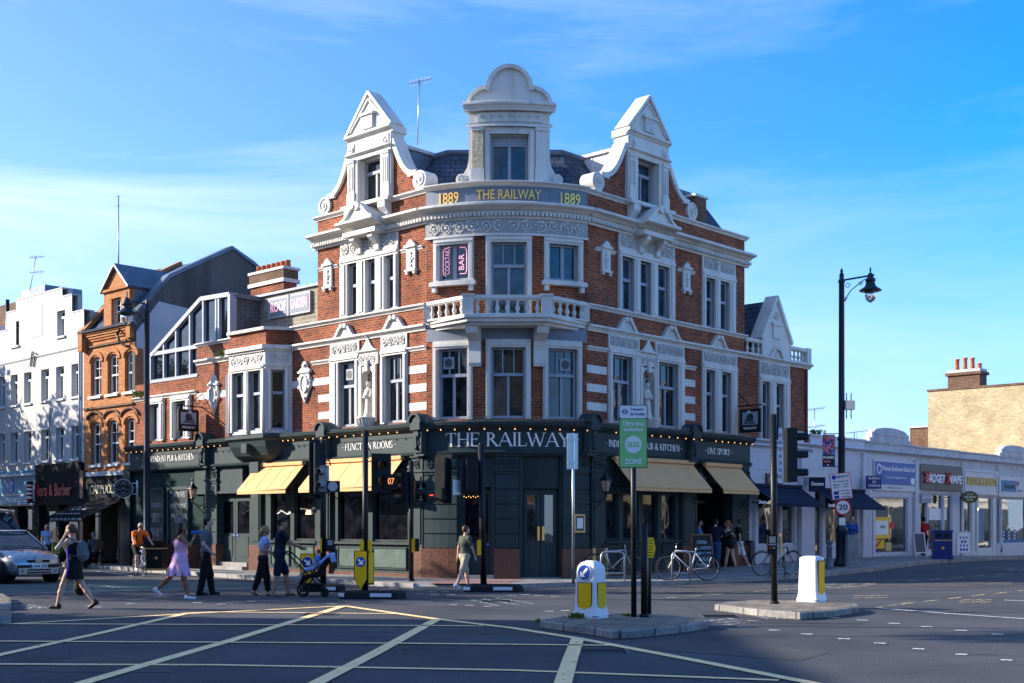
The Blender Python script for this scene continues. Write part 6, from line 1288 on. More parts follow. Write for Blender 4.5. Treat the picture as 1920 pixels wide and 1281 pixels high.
q = MB(); q.box(Rt, a6, b6, -.2, .04, 2.9, 4.42, 'stucco_old'); q.box(Rt, a6+.06, b6-.5, .04, .12, 2.95, 3.9, 'white_paint'); s0 = a6+.3; q.box(Rt, s0, s0+1.75, .12, .14, 3.2, 3.72, 'shop_teal'); text(q, Rt, 'Bonomi', s0+.3, s0+1.5, 3.33, .28, .142, 'ink'); text(q, Rt, 'ego', s0+1.75, s0+2.1, 3.45, .25, .13, 'sign_red'); text(q, Rt, 'design', s0+1.9, s0+2.4, 3.2, .12, .13, 'sign_blue'); q.obj('name_board', u6)
front(u6, a6, b6, .75, 2.9, [(T(1869), T(1876), .75, 'dark_void'), (T(1878), T(1960))], m='lilac_paint')
q = MB()
for i in range(26): q.xbox(Rt.p(T(1880)+(i % 9)*.22, -.05, 1.0+(i//9)*.15), .1, .03, .08, ['shop_teal', 'letter_white', 'shop_blue'][i % 3])
q.box(Rt, T(1878), T(1958), -.085, -.08, .8, .95, 'shop_teal'); q.obj('window_display', u6)
# weathered ledge shared by the shops is part of each parapet; yellow brick building beyond
yb = thing('brick_building', 'tall yellow stock brick side wall rising behind the row of low shops', 'building', (22, 70, 0)); q = MB()
c0 = Rt.p(36, 0, 0); Y = Fr((c0[0], c0[1]), (VL.x, VL.y), (-VR.x, -VR.y)); zt = 8.75
Yq = Fr((c0[0], c0[1]), VL[:2], (-VR.x, -VR.y))
q.box(Yq, -1, 6.2, -14, 0, 0, zt, 'brick_yellow'); q.box(Yq, -1.05, 6.25, -14, .06, zt, zt+.1, 'brick_brown'); ybo = q.obj('brick_wall', yb)
q = MB(); q.box(Yq, 6.2, 7.5, -9, -.6, 0, 6.9, 'brick_brown'); q.box(Yq, 6.15, 7.55, -9, -.5, 6.9, 6.98, 'stucco_old'); q.obj('rear_wing', yb)
q = MB(); k0_, k1_ = Yq.t(1777, -.6), Yq.t(1837, -.6); k0_, k1_ = min(k0_, k1_), max(k0_, k1_); q.box(Yq, k0_, k1_, -1.5, -.6, zt-.3, 9.55, 'brick_brown'); q.box(Yq, k0_-.1, k1_+.1, -1.6, -.5, 9.55, 9.7, 'brick_brown'); q.box(Yq, k0_-.03, k1_+.03, -1.5, -.55, 9.7, 9.85, 'stucco_old'); cho = q.obj('chimney', yb)
for i, (u, h) in enumerate(((.2, .62), (.45, .66), (.68, .62), (.9, .3))): p = MB(); p.lathe(Yq.p(k1_-(k1_-k0_)*u, -1, 9.85), [(.13, 0), (.11, h*.3), (.1, h*.85), (.13, h*.88), (.13, h)], 'terracotta', 12); p.obj('chimney_pot', cho)
# ================================================================ ACROSS THE STREETS (outside the picture): buildings and trees that shade and reflect
def terrace(F, t0, t1, h, dep, m, label, cat='house', rows=3, step=2.6, o=0):
    u = thing('terrace_house', label, cat, F.p((t0+t1)/2, -dep/2, 0)); q = MB(); q.box(F, t0, t1, -dep, 0, 0, h, m); q.cornice(F, t0, t1, h-.4, h, .35, 'stucco'); q.cornice(F, t0, t1, 3.3, 3.6, .25, 'stucco'); q.obj('wall', u)
    wbm = None; n = int((t1-t0)/step); k = (t1-t0)/n
    for r in range(rows):
        for i in range(n):
            t = t0+k*(i+.5); zc = 1.6 if r == 0 else 3.2+r*(h-4)/(rows-1)-.8; wd_ = k*.4 if r == 0 else .55; hh = 1.2 if r == 0 else 1.0
            f = MB(); f.box(F, t-wd_-.12, t+wd_+.12, 0, .08, zc-hh-.1, zc+hh+.12, 'stucco' if r else 'shop_grey'); f.box(F, t-wd_, t+wd_, .05, .09, zc-hh, zc+hh, 'glass'); f.obj('window', u)
O1 = Fr(Rt.p(0, 17.5, 0)[:2], (-Rt.u[0], -Rt.u[1]), (-Rt.n[0], -Rt.n[1]))
cols_ = ['stucco', 'white_render', 'stucco', 'brick_yellow', 'stucco', 'white_render', 'brick_yellow']
lab = ['cream stucco terrace house across the right hand street', 'pale terrace house across the right hand street', 'cream stucco terrace house beside the yellow brick one', 'yellow brick terrace house opposite the low shops', 'cream stucco terrace house at the near corner of the right hand street', 'white rendered house across the right hand street', 'yellow brick house nearest the camera on the right']
lab += ['white terrace house two doors along from the yellow brick one', 'yellow brick terrace house farther along the right hand street', 'cream terrace house near the far end of the right hand street', 'orange brick terrace house at the far end of the right hand street']
for i in range(9): j = (i-4) % 9; terrace(O1, -76+i*8+.02, -68+i*8-.02, [8.8, 9.4, 9, 10, 9.2][i % 5], 8, cols_[i % 7], [lab[10], lab[9], lab[8], lab[7], *lab[:5]][i])
O2 = Fr((-30, -24), (1, 0), (0, 1))
for i in range(4): terrace(O2, i*15, i*15+14.9, [17, 15.5, 18, 16][i], 8, ['brick_red', 'stucco', 'brick_yellow', 'brick_orange'][i], ['red brick block behind the camera at the left', 'stucco block behind the camera', 'yellow brick block behind the camera', 'orange brick block behind the camera at the right'][i], 'building')
O3 = Fr((-25.5, 24.4), (0, -1), (1, 0)); terrace(O3, 0, 34, 11.6, 12, 'brick_red', 'long red brick block left of the junction that shades the road', 'building', rows=4)
O4 = Fr(L.p(0, 19, 0)[:2], (L.u[0], L.u[1]), (-L.n[0], -L.n[1]))
for i in range(3): terrace(O4, 17+i*10, 26.9+i*10, 7.2, 8, ['stucco', 'brick_red', 'stucco'][i], ['stucco house across the left hand street, nearest the junction', 'red brick house across the left hand street', 'stucco house across the left hand street, farthest away'][i])
def tree(x, y, h, r, zc, label, n=5200, seed=1, leaf=.17):
    rnd = random.Random(seed); t = thing('plane_tree', label, 'tree', (x, y, 0), group='street trees left of the junction'); tk = MB()
    tk.tube([(0, 0, 0), (.1, .05, zc*.6), (0, .1, zc), (.05, 0, h*.8)], [.25, .2, .16, .04], 'bark', 8)
    cl = []
    for i in range(9):
        a = rnd.uniform(0, 6.28); q = rnd.uniform(.3, .75)*r; c = (q*math.cos(a), q*math.sin(a), rnd.uniform(zc+.6, h-.8)); cl.append((c, rnd.uniform(.3, .5)*r)); tk.tube([(0, 0, zc*.8), (c[0]*.5, c[1]*.5, (zc+c[2])/2), c], [.1, .06, .02], 'bark', 5)
    tk.obj('trunk', t, local=True); vs = []; fs = []
    for i in range(n):
        c, cr = rnd.choice(cl); d = Vector((rnd.gauss(0, 1), rnd.gauss(0, 1), rnd.gauss(0, .8))); d.normalize(); p = Vector(c)+d*cr*rnd.uniform(.45, 1.05)
        u = Vector((rnd.gauss(0, 1), rnd.gauss(0, 1), rnd.gauss(0, 1))).normalized(); v = u.cross(d).normalized(); s_ = leaf*rnd.uniform(.6, 1.3); b = len(vs); vs += [p-u*s_, p+v*s_*.6, p+u*s_, p-v*s_*.6]; fs.append((b, b+1, b+2, b+3))
    m = MB(); m.add(vs, fs, 'leaf'); m.obj('crown', t, local=True); return t
tree(-19.5, 31.5, 8.6, 3.4, 2.6, 'street tree nearest the junction on the left', seed=3, n=3600)
tree(-21, 20.5, 12.4, 3.6, 3, 'tall street tree before the red brick block, farther one', seed=8, n=5500); tree(-20.5, 12.5, 11.8, 3.6, 3, 'tall street tree before the red brick block, nearer one', seed=9, n=5500)
tree(-22.5, 36.5, 8.0, 3.2, 3.0, 'second street tree from the junction on the left', seed=4, n=3800)
tree(-27.5, 48.5, 9.6, 3.6, 3.0, 'street tree shading the left end of the pub', seed=5, n=5200)
tree(-31, 54.5, 11.8, 4.2, 4.0, 'tall street tree shading the white house', seed=6, n=6000)
tree(-30, 60, 10.0, 4.0, 3.5, 'farthest street tree on the left', seed=7, n=5000)
# ================================================================ PEOPLE (bodies grown as one smooth surface)
def sdf_mesh(prims, h, kk=.028, cuts=()):
    los = []; his = []
    for p in prims:
        if p[0] == 'c': a, b, ra, rb = p[1:5]; r = max(ra, rb); los.append(np.minimum(a, b)-r); his.append(np.maximum(a, b)+r)
        else: c, rv = p[1:3]; r = max(rv); los.append(np.array(c)-r); his.append(np.array(c)+r)
    lo = np.min(los, 0)-3*h; hi = np.max(his, 0)+3*h; n = np.ceil((hi-lo)/h).astype(int)+1; D = np.full(n, .3, dtype=np.float32)
    for p, l_, h_ in zip(prims, los, his):
        i0 = np.maximum(0, np.floor((l_-.06-lo)/h).astype(int)); i1 = np.minimum(n, np.ceil((h_+.06-lo)/h).astype(int)+1)
        X, Y, Z = np.meshgrid(*[lo[k]+h*np.arange(i0[k], i1[k]) for k in range(3)], indexing='ij')
        if p[0] == 'c':
            a, b, ra, rb = p[1:5]; a = np.array(a, float); b = np.array(b, float); k_ = p[5] if len(p) > 5 else kk; sq = p[6] if len(p) > 6 else None
            ab = b-a; L2 = max(1e-9, ab@ab); t = np.clip(((X-a[0])*ab[0]+(Y-a[1])*ab[1]+(Z-a[2])*ab[2])/L2, 0, 1)
            dx, dy, dz_ = X-a[0]-t*ab[0], Y-a[1]-t*ab[1], Z-a[2]-t*ab[2]
            if sq: dx = dx/sq[0]; dy = dy/sq[1]
            d = np.sqrt(dx*dx+dy*dy+dz_*dz_)-(ra+(rb-ra)*t)
            if sq: d = d*min(1, min(sq))
        else:
            c, rv = p[1:3]; k_ = p[3] if len(p) > 3 else kk; q = np.sqrt(((X-c[0])/rv[0])**2+((Y-c[1])/rv[1])**2+((Z-c[2])/rv[2])**2); d = (q-1)*min(rv)
        sl3 = tuple(slice(i0[k], i1[k]) for k in range(3)); A = D[sl3]; hh = np.clip(.5+.5*(A-d)/max(k_, 1e-4), 0, 1); D[sl3] = A*(1-hh)+d*hh-k_*hh*(1-hh)
    if cuts:
        X, Y, Z = np.meshgrid(*[lo[k]+h*np.arange(n[k]) for k in range(3)], indexing='ij')
        for c, nn in cuts: D = np.maximum(D, (X-c[0])*nn[0]+(Y-c[1])*nn[1]+(Z-c[2])*nn[2])
    S = D < 0; a_ = [slice(0, -1), slice(1, None)]; cnt = np.zeros(np.array(S.shape)-1, int)
    cor = [(i, j, k) for i in (0, 1) for j in (0, 1) for k in (0, 1)]
    for i, j, k in cor: cnt += S[a_[i], a_[j], a_[k]]
    mk = (cnt > 0) & (cnt < 8); idx = -np.ones(mk.shape, int); idx[mk] = np.arange(mk.sum()); base = np.argwhere(mk); pos = np.zeros((len(base), 3)); c2 = np.zeros(len(base))
    for A in cor:
        for ax in range(3):
            if A[ax]: continue
            B = list(A); B[ax] = 1; da = D[tuple((base+A).T)]; db = D[tuple((base+B).T)]; x = (da < 0) != (db < 0); w_ = np.where(x, da/np.where(x, da-db, 1), 0)
            for q in range(3): pos[:, q] += np.where(x, A[q]+(w_ if q == ax else 0), 0)
            c2 += x
    V = lo+h*(base+pos/c2[:, None]); F_ = []
    for ax in range(3):
        o = [0, 0, 0]; o[ax] = 1; s0 = tuple(slice(0, S.shape[q]-o[q]) for q in range(3)); s1 = tuple(slice(o[q], None) for q in range(3)); X_ = np.argwhere(S[s0] != S[s1])
        u, v = [(1, 2), (2, 0), (0, 1)][ax]; X_ = X_[(X_[:, u] > 0) & (X_[:, v] > 0)]; X_ = X_[(X_[:, u] < mk.shape[u]) & (X_[:, v] < mk.shape[v])]
        eu = np.zeros(3, int); eu[u] = 1; ev = np.zeros(3, int); ev[v] = 1
        q = np.stack([idx[tuple(X_.T)], idx[tuple((X_-eu).T)], idx[tuple((X_-eu-ev).T)], idx[tuple((X_-ev).T)]], 1); fl = ~S[tuple(X_.T)]; q[fl] = q[fl][:, ::-1]; F_.append(q)
    F_ = np.concatenate(F_); F_ = F_[(F_ >= 0).all(1)]
    return V, F_
def skinmat(n, c): mat(n, c, .55, var=.05)
skinmat('skin_light', (.55, .33, .24)); skinmat('skin_tan', (.42, .23, .14)); skinmat('skin_brown', (.26, .12, .065))
mat('hair_dark', (.012,.009,.008), .5, var=.2); mat('hair_brown', (.09,.045,.022), .5, var=.25); mat('hair_blond', (.28,.17,.07), .5, var=.25); mat('hair_grey', (.25,.23,.21), .6, var=.2)
for n_, c_0 in {'cloth_black': (.008,.008,.009), 'cloth_navy': (.008,.012,.03), 'cloth_purple': (.05,.03,.35), 'cloth_grey': (.11,.12,.14), 'cloth_olive': (.07,.075,.06), 'cloth_beige': (.42,.36,.27), 'cloth_pink': (.62,.36,.55), 'cloth_orange': (.85,.16,.02), 'cloth_blue': (.12,.30,.62), 'cloth_lightblue': (.35,.50,.85), 'cloth_red': (.34,.015,.015), 'cloth_jeans': (.03,.07,.17), 'cloth_white': (.72,.72,.72), 'cloth_royal': (.02,.08,.32)}.items(): mat(n_, c_0, .85, var=.22, vscale=6, bump=.9, bscale=13)
mat('shoe_white', (.75,.72,.73), .5, var=.1); mat('shoe_black', (.012,.012,.013), .5, var=.1)
m_ = mat('cloth_dots', (.62,.36,.55), .85, var=0); _n = m_.node_tree.nodes; _l = m_.node_tree.links; _v = _n.new('ShaderNodeTexVoronoi'); _v.inputs['Scale'].default_value = 28
_t = _n.new('ShaderNodeTexCoord'); _l.new(_t.outputs['Object'], _v.inputs['Vector']); _r = _n.new('ShaderNodeValToRGB'); _r.color_ramp.elements[0].position = .22; _r.color_ramp.elements[0].color = (.42,.05,.14,1); _r.color_ramp.elements[1].position = .3; _r.color_ramp.elements[1].color = (.62,.38,.58,1)
_l.new(_v.outputs['Distance'], _r.inputs[0]); _l.new(_r.outputs[0], _n['Principled BSDF'].inputs['Base Color'])
def sd_(v, a): return Vector((math.sin(R_(a)), 0, -math.cos(R_(a))))*v
def person(px, py, label, H=1.72, rz=0, pose=None, skin='skin_light', hair=('short', 'hair_dark'), top=None, bottom=None, dress=None, shoes='shoe_black', female=False, group=None, world=None, h=.0135, wide=1.0, extra=None, sit=False, z0=None, name='person'):
    """forward is local +X, left is +Y; pose angles in degrees, forward positive"""
    P = dict(lean=3, hl=18, kl=5, hr=-18, kr=22, sl=-20, el=15, sr=20, er=15, al=8, ar=8, head=0, turn=0); P.update(pose or {})
    x, y = world or gp(px, py); t = thing(name, label, 'person', (x, y, gz(x, y) if z0 is None else z0), rz, group)
    s = H/1.75; lean = R_(P['lean']); up = Vector((math.sin(lean), 0, math.cos(lean)))
    hip = Vector((0, 0, .93))*s; J = {}
    for k, sg in (('l', 1), ('r', -1)):
        hj = hip+Vector((0, sg*.095*s, -.02)); kn = hj+sd_(.44*s, P['h'+k]); sh = P['h'+k]-P['k'+k]; an = kn+sd_(.42*s, sh); J['h'+k], J['k'+k], J['a'+k] = hj, kn, an; J['f'+k] = P.get('f'+k, min(0, sh)*.9 if sh < -12 else 0)
    def lowest(k): a = J['a'+k]; return a.z-.075*s-(.13*s*math.sin(R_(-J['f'+k])) if J['f'+k] < 0 else 0)
    dz0 = -min(lowest('l'), lowest('r')) if not sit else (P.get('dz', 0))
    off = Vector((0, 0, dz0)); 
    for k in J:
        if isinstance(J[k], Vector): J[k] = J[k]+off
    hip = hip+off; ch_ = hip+up*.30*s; nk = hip+up*.545*s; hd = nk+up*.17*s+Vector((.025+P.get('hx', 0), 0, -P.get('hd', 0)))*s
    shw = (.165 if female else .19)*s*(wide*.5+.5)
    for k, sg in (('l', 1), ('r', -1)):
        sj = nk+Vector((0, sg*shw, -.055*s))
        if P.get('w'+k): el_, wr = [Vector(q)*s+off for q in P['w'+k]]
        else:
            a = P['s'+k]; ab = R_(P['a'+k]); d = sd_(1, a); d = Vector((d.x, sg*math.sin(ab), d.z*math.cos(ab))).normalized(); el_ = sj+d*.285*s; d2 = sd_(1, a+P['e'+k]); d2 = Vector((d2.x, sg*math.sin(ab*.4)+P.get('i'+k, 0)*-sg, d2.z)).normalized(); wr = el_+d2*.25*s
        J['s'+k], J['e'+k], J['w'+k] = sj, el_, wr
    v = lambda q: np.array(q, float); wd = wide
    pr = []
    # torso
    hipw = .105 if female else .095
    pr += [('e', v(hip+Vector((-.01, 0, .01))), (.115*s*wd, .165*s*wd, .13*s), .05), ('c', v(hip+up*.08*s), v(ch_), .10*s*wd, .115*s*wd, .05, (1, 1.22, 1) if False else None), ('e', v(ch_+up*.08*s), (.115*s*wd, (.145 if female else .17)*s*wd, .16*s), .05)]
    pr = [p if not (p[0] == 'c' and p[6] is None) else p[:6] for p in pr]
    pr += [('c', v(J['sl']), v(J['sr']), .058*s, .058*s, .05), ('c', v(nk-up*.02*s), v(nk+up*.08*s), .055*s, .05*s, .02)]
    if female: pr += [('e', v(ch_+up*.06*s+Vector((.085, sg*.065, 0))*s), (.06*s, .065*s, .06*s), .03) for sg in (-1, 1)]
    for k in 'lr':
        pr += [('c', v(J['h'+k]), v(J['k'+k]), .088*s*wd, .056*s*wd, .03), ('c', v(J['k'+k]), v(J['k'+k]+(J['a'+k]-J['k'+k])*.35), .054*s*wd, .058*s*wd, .03), ('c', v(J['k'+k]+(J['a'+k]-J['k'+k])*.35), v(J['a'+k]), .055*s*wd, .035*s, .03)]
        fa = R_(J['f'+k]); fd = Vector((math.cos(fa), 0, math.sin(fa))); fdn = Vector((math.sin(fa)*-1, 0, math.cos(fa))); an = J['a'+k]; J['t'+k] = (an-fdn*.045*s, fd)
        pr += [('c', v(an-fdn*.04*s-fd*.03*s), v(an-fdn*.045*s+fd*.13*s), .035*s, .028*s, .02)]
        sj, e_, w_ = J['s'+k], J['e'+k], J['w'+k]; m = .9 if female else 1
        pr += [('c', v(sj), v(e_), .047*s*m*wd, .038*s*m*wd, .03), ('c', v(e_), v(w_), .038*s*m*wd, .024*s*m, .02)]
        d = (w_-e_).normalized(); sg = 1 if k == 'l' else -1; side = Vector((1, 0, 0)) if abs(d.x) < .7 else Vector((0, 0, 1)); side = (side-d*side.dot(d)).normalized(); nrm = d.cross(side)
        pm = w_+d*.045*s; pr += [('c', v(w_), v(pm+d*.02*s), .024*s, .03*s, .015)]
        for q, (o_, ln) in enumerate(((-.026, .062), (-.009, .074), (.009, .069), (.025, .052))):
            b0 = pm+d*.025*s+side*o_*s; b1 = b0+d*ln*.55*s; b2 = b1+(d*.6-nrm*sg*.5).normalized()*ln*.5*s; pr += [('c', v(b0), v(b1), .0095*s, .009*s, .004), ('c', v(b1), v(b2), .009*s, .0075*s, .004)]
        b0 = w_+d*.02*s-side*.02*s; pr += [('c', v(b0), v(b0+d*.045*s-side*.028*s), .011*s, .009*s, .006)]
    ht = R_(P['turn']); fx = Vector((math.cos(ht), math.sin(ht), -math.sin(R_(P['head'])))).normalized(); lx = Vector((-math.sin(ht), math.cos(ht), 0)); uz = fx.cross(lx)
    def hp(a, b, c): return v(hd+fx*a*s+lx*b*s+uz*c*s)
    pr += [('e', hp(-.012, 0, .03), (.098*s, .078*s, .095*s), .02), ('c', hp(.02, 0, -.02), hp(.045, 0, -.07), .062*s, .04*s, .03), ('c', hp(.09, 0, .0), hp(.108, 0, -.022), .010*s, .015*s, .01), ('c', hp(.075, .02, -.05), hp(.075, -.02, -.05), .012*s, .012*s, .008)]
    for sg in (-1, 1): pr += [('e', hp(-.005, sg*.08, -.01), (.02*s, .012*s, .032*s), .006)]
    V, F_ = sdf_mesh(pr, h); m = MB(); b = MB(); m.add([tuple(q) for q in V], [tuple(f) for f in F_], skin, sm=True)
    # face colouring by position: eyes, brows, mouth
    ex = [hp(.082, sg*.03, .005) for sg in (-1, 1)]; br = [hp(.09, sg*.03, .027) for sg in (-1, 1)]; mo = hp(.09, 0, -.052); cen = V[F_].mean(1)
    ki = m.mi('hair_dark'); kl_ = m.mi('lip')
    for c in ex+br:
        for i in np.where(np.linalg.norm(cen-c, axis=1) < .0135*s+.004)[0]: m.m[i] = (ki, True)
    for i in np.where(np.linalg.norm((cen-mo)*np.array([1, .6, 1.4]), axis=1) < .015*s)[0]: m.m[i] = (kl_, True)
    m.obj('body', t, local=True)
    def piece(nm, prims, mt, kk=.03, cuts=(), hh=None):
        V, F_ = sdf_mesh(prims, hh or h*1.15, kk, cuts); q = MB(); q.add([tuple(a) for a in V], [tuple(f) for f in F_], mt, sm=True); return q.obj(nm, t, local=True)
    g = .014*s
    # hair
    st_, hm = hair
    hpz = [('e', hp(-.028, 0, .045), (.10*s, .088*s, .092*s), .02)]
    cuts = [(hp(.045, 0, .03), tuple(fx*.8-uz*.6))] if st_ != 'bald' else []
    if st_ == 'short': hpz += [('e', hp(-.05, 0, .0), (.07*s, .078*s, .075*s), .02)]; cuts = [(hp(.05, 0, .035), tuple((fx*.75-uz*.66)))]
    if st_ == 'curly': hpz = [('e', hp(-.03, 0, .055), (.115*s, .10*s, .10*s), .02), ('e', hp(-.06, 0, -.0), (.07*s, .08*s, .08*s), .02)]+[('e', hp(.04+.02*math.cos(i), .05*math.sin(i*2), .11+.01*math.sin(i)), (.03*s, .03*s, .03*s), .01) for i in range(5)]; cuts = [(hp(.07, 0, .03), tuple((fx*.75-uz*.66)))]
    if st_ == 'long': hpz += [('c', hp(-.06, 0, 0), v(nk+Vector((-.10, 0, -.28))*s), .07*s, .05*s, .04), ('e', hp(-.05, 0, 0), (.075*s, .09*s, .10*s), .02), ('c', hp(-.05, .05, 0), v(nk+Vector((-.09, .05, -.12))*s), .05*s, .04*s, .04), ('c', hp(-.05, -.05, 0), v(nk+Vector((-.09, -.05, -.12))*s), .05*s, .04*s, .04)]; cuts = [(hp(.055, 0, .03), tuple((fx*.9-uz*.43)))]
    if st_ == 'pony': hpz += [('e', hp(-.05, 0, .0), (.07*s, .08*s, .08*s), .02), ('c', hp(-.11, 0, .02), hp(-.15, 0, -.06), .03*s, .04*s, .02), ('c', hp(-.15, 0, -.06), v(nk+Vector((-.14, 0, -.16))*s), .04*s, .02*s, .02)]
    if st_ == 'bun': hpz += [('e', hp(-.05, 0, .02), (.07*s, .08*s, .08*s), .02), ('e', hp(-.05, 0, .16), (.038*s, .038*s, .035*s), .01)]
    if st_ != 'bald': piece('hair', hpz, hm, .02, cuts)
    if top:
        mt, sl = top[:2]; crop = top[2] if len(top) > 2 else 0
        q = [('c', v(hip+up*(.06+crop)*s), v(ch_), .118*s*wd, .13*s*wd, .06), ('e', v(ch_+up*.08*s), (.13*s*wd, (.16 if female else .185)*s*wd, .175*s), .05), ('c', v(J['sl']), v(J['sr']), .068*s, .068*s, .05)]
        if not crop: q.append(('e', v(hip+up*.02*s), (.14*s*wd, .182*s*wd, .15*s), .05))
        if female: q += [('e', v(ch_+up*.06*s+Vector((.09, sg*.065, 0))*s), (.07*s, .075*s, .07*s), .03) for sg in (-1, 1)]
        for k in 'lr':
            if sl > 0: q.append(('c', v(J['s'+k]), v(J['s'+k]+(J['e'+k]-J['s'+k])*min(1, sl)), .062*s*wd, (.06 if sl < .9 else .052)*s*wd, .03))
            if sl > 1: q.append(('c', v(J['e'+k]), v(J['e'+k]+(J['w'+k]-J['e'+k])*(sl-1)), .05*s*wd, .042*s*wd, .03))
        cu = [(v(hip+Vector((0, 0, -.06 if not crop else crop))*s), (0, 0, -1)), (v(nk+up*.035*s), tuple(up))]
        if sl <= 0: cu.append((v(nk-up*.03*s), tuple(up)))
        piece('shirt', q, mt, .04, cu)
    if bottom:
        mt, ln = bottom[:2]; loose = bottom[2] if len(bottom) > 2 else 1.0
        q = [('e', v(hip+Vector((-.012, 0, .0))), (.135*s*wd, .18*s*wd, .14*s), .05)]
        for k in 'lr':
            e = min(1, ln*2); q.append(('c', v(J['h'+k]), v(J['h'+k]+(J['k'+k]-J['h'+k])*e), .10*s*wd, (.10-.03*e)*s*wd*loose+.004, .04))
            if ln > .5: e = (ln-.5)*2; q.append(('c', v(J['k'+k]), v(J['k'+k]+(J['a'+k]-J['k'+k])*e), .07*s*wd*loose, .056*s*loose, .03))
        piece('trousers' if ln > .6 else 'shorts', q, mt, .04, [(v(hip+Vector((0, 0, .085))*s), (0, 0, 1))])
    if dress:
        mt, hem, fl = dress[:3]; q = [('c', v(hip+up*.1*s), v(ch_+up*.04*s), .115*s*wd, .125*s*wd, .05), ('e', v(ch_+up*.06*s), (.135*s*wd, .165*s*wd, .15*s), .05), ('e', v(hip), (.15*s*wd, .19*s*wd, .15*s), .05)]
        if female: q += [('e', v(ch_+up*.06*s+Vector((.09, sg*.065, 0))*s), (.068*s, .075*s, .07*s), .03) for sg in (-1, 1)]
        n = 9
        for i in range(n):
            a = 2*math.pi*i/n; q.append(('c', v(hip+Vector((.05*math.cos(a), .08*math.sin(a), .04))*s), v(hip+Vector((fl*math.cos(a)*.9-.03, fl*math.sin(a), -hem))*s), .09*s, .055*s, .05))
        cu = [(v(nk-up*(.09 if len(dress) < 4 else dress[3])*s), tuple(up)), (v(hip+Vector((0, 0, -hem+.0))*s), (0, 0, -1))]
        piece('dress', q, mt, .05, cu)
        if len(dress) < 4:
            q = MB()
            for sg in (-1, 1): q.tube([tuple(nk+Vector((.09, sg*.08, -.1))*s), tuple(nk+Vector((.01, sg*.1, -.005))*s), tuple(nk+Vector((-.09, sg*.06, -.11))*s)], .008*s, mt, 5)
            q.obj('strap', t, local=True)
    for k in 'lr':
        a, fd = J['t'+k]; dn = Vector((-fd.z, 0, fd.x)); g_ = 1 if shoes != 'sandal' else .8
        if shoes == 'sandal':
            q = MB(); c = a-dn*.025*s+fd*.045*s; F0 = [tuple(c+fd*xx*s+Vector((0, yy, 0))*s-dn*zz*s) for zz in (0, .018) for xx, yy in ((-.1, -.035), (.14, -.042), (.14, .042), (-.1, .035))]
            q.add(F0, [(0, 1, 2, 3), (7, 6, 5, 4), (0, 4, 5, 1), (1, 5, 6, 2), (2, 6, 7, 3), (3, 7, 4, 0)], 'shoe_black'); q.tube([tuple(c+(fd*.03+Vector((0, -.04, 0)))*s), tuple(c+(fd*.06+dn*.045)*s), tuple(c+(fd*.03+Vector((0, .04, 0)))*s)], .009*s, 'shoe_black', 5); q.obj('sandal', t, local=True)
        else: piece('shoe', [('c', v(a-fd*.04*s+dn*.01*s), v(a+fd*.15*s-dn*.003*s), .046*s, .038*s, .02), ('c', v(a-fd*.03*s), v(a-fd*.02*s+dn*.05*s), .046*s, .045*s, .02)], shoes, .02, [(v(a-dn*.036*s), tuple(-dn))])
    t['_'] = 0; del t['_']
    return t, J, dict(hip=hip, nk=nk, ch=ch_, hd=hd, s=s, up=up, hp=hp, piece=piece)
mat('lip', (.32, .10, .08), .5, var=0)
E = 0.0
# 1 woman in black sports dress walking left, hand at her ear, backpack and jacket
t, J, B = person(137, 1142, 'person in a black and purple sports dress with backpack, walking left', 1.66, R_(172), dict(hl=24, kl=8, hr=-22, kr=14, wl=((.20,.30,1.27),(.10,.15,1.53)), sr=-8, er=12, il=.2, head=6), 'skin_light', ('pony', 'hair_brown'), dress=('cloth_black', .30, .15, .04), shoes='shoe_black', female=True)
pc = B['piece']; s = B['s']; v3 = lambda q: np.array(q, float)
pc('backpack', [('e', v3(B['ch']+Vector((-.2, 0, -.02))), (.10, .15, .22), .03), ('e', v3(B['ch']+Vector((-.28, 0, -.08))), (.05, .11, .12), .03)], 'cloth_grey')
q = MB(); 
for sg in (-1, 1): q.tube([tuple(B['nk']+Vector((-.12, sg*.1, -.05))), tuple(B['nk']+Vector((.0, sg*.11, .02))), tuple(B['ch']+Vector((.12, sg*.11, .1))), tuple(B['ch']+Vector((.03, sg*.14, -.08))), tuple(B['ch']+Vector((-.14, sg*.12, -.12)))], .016, 'cloth_grey', 6)
for sg in (-1, 1): q.tube([tuple(B['ch']+Vector((.02, sg*.17, .05))), tuple(B['hip']+Vector((.0, sg*.175, .0))), tuple(B['hip']+Vector((.04, sg*.2, -.25)))], .02, 'cloth_purple', 6)
q.obj('straps', t, local=True)
pc('jacket_held', [('c', v3(J['wr']+Vector((0, 0, -.05))), v3(J['wr']+Vector((-.05, 0, -.42))), .045, .13, .04), ('e', v3(J['wr']+Vector((-.06, 0, -.45))), (.12, .09, .13), .04)], 'cloth_black')
# 2 woman in pink dotted dress drinking
t, J, B = person(337, 1124, 'person in a pink dotted dress drinking from a bottle', 1.68, R_(8), dict(hl=-30, kl=14, hr=14, kr=2, sl=-12, el=20, sr=52, er=100, ar=8, ir=.25, head=-14), 'skin_brown', ('long', 'hair_dark'), dress=('cloth_dots', .40, .27), shoes='shoe_white', female=True, wide=1.1)
b_ = thing('bottle', 'blue drinks bottle held to the mouth of the person in pink', 'bottle', (0, 0, 0)); q = MB(); w_ = Matrix.Rotation(R_(8), 4, 'Z') @ (J['wr']); p0 = Vector(t.location)+w_+Vector((-.0, .0, .07)); q.tube([p0+Vector((.16, 0, -.0)), p0+Vector((-.06, .0, -.0)), p0+Vector((-.10, 0, -.0))], [.035, .035, .014], 'shop_blue', 10); b_.location = (0, 0, 0); q.obj('bottle_body', b_)
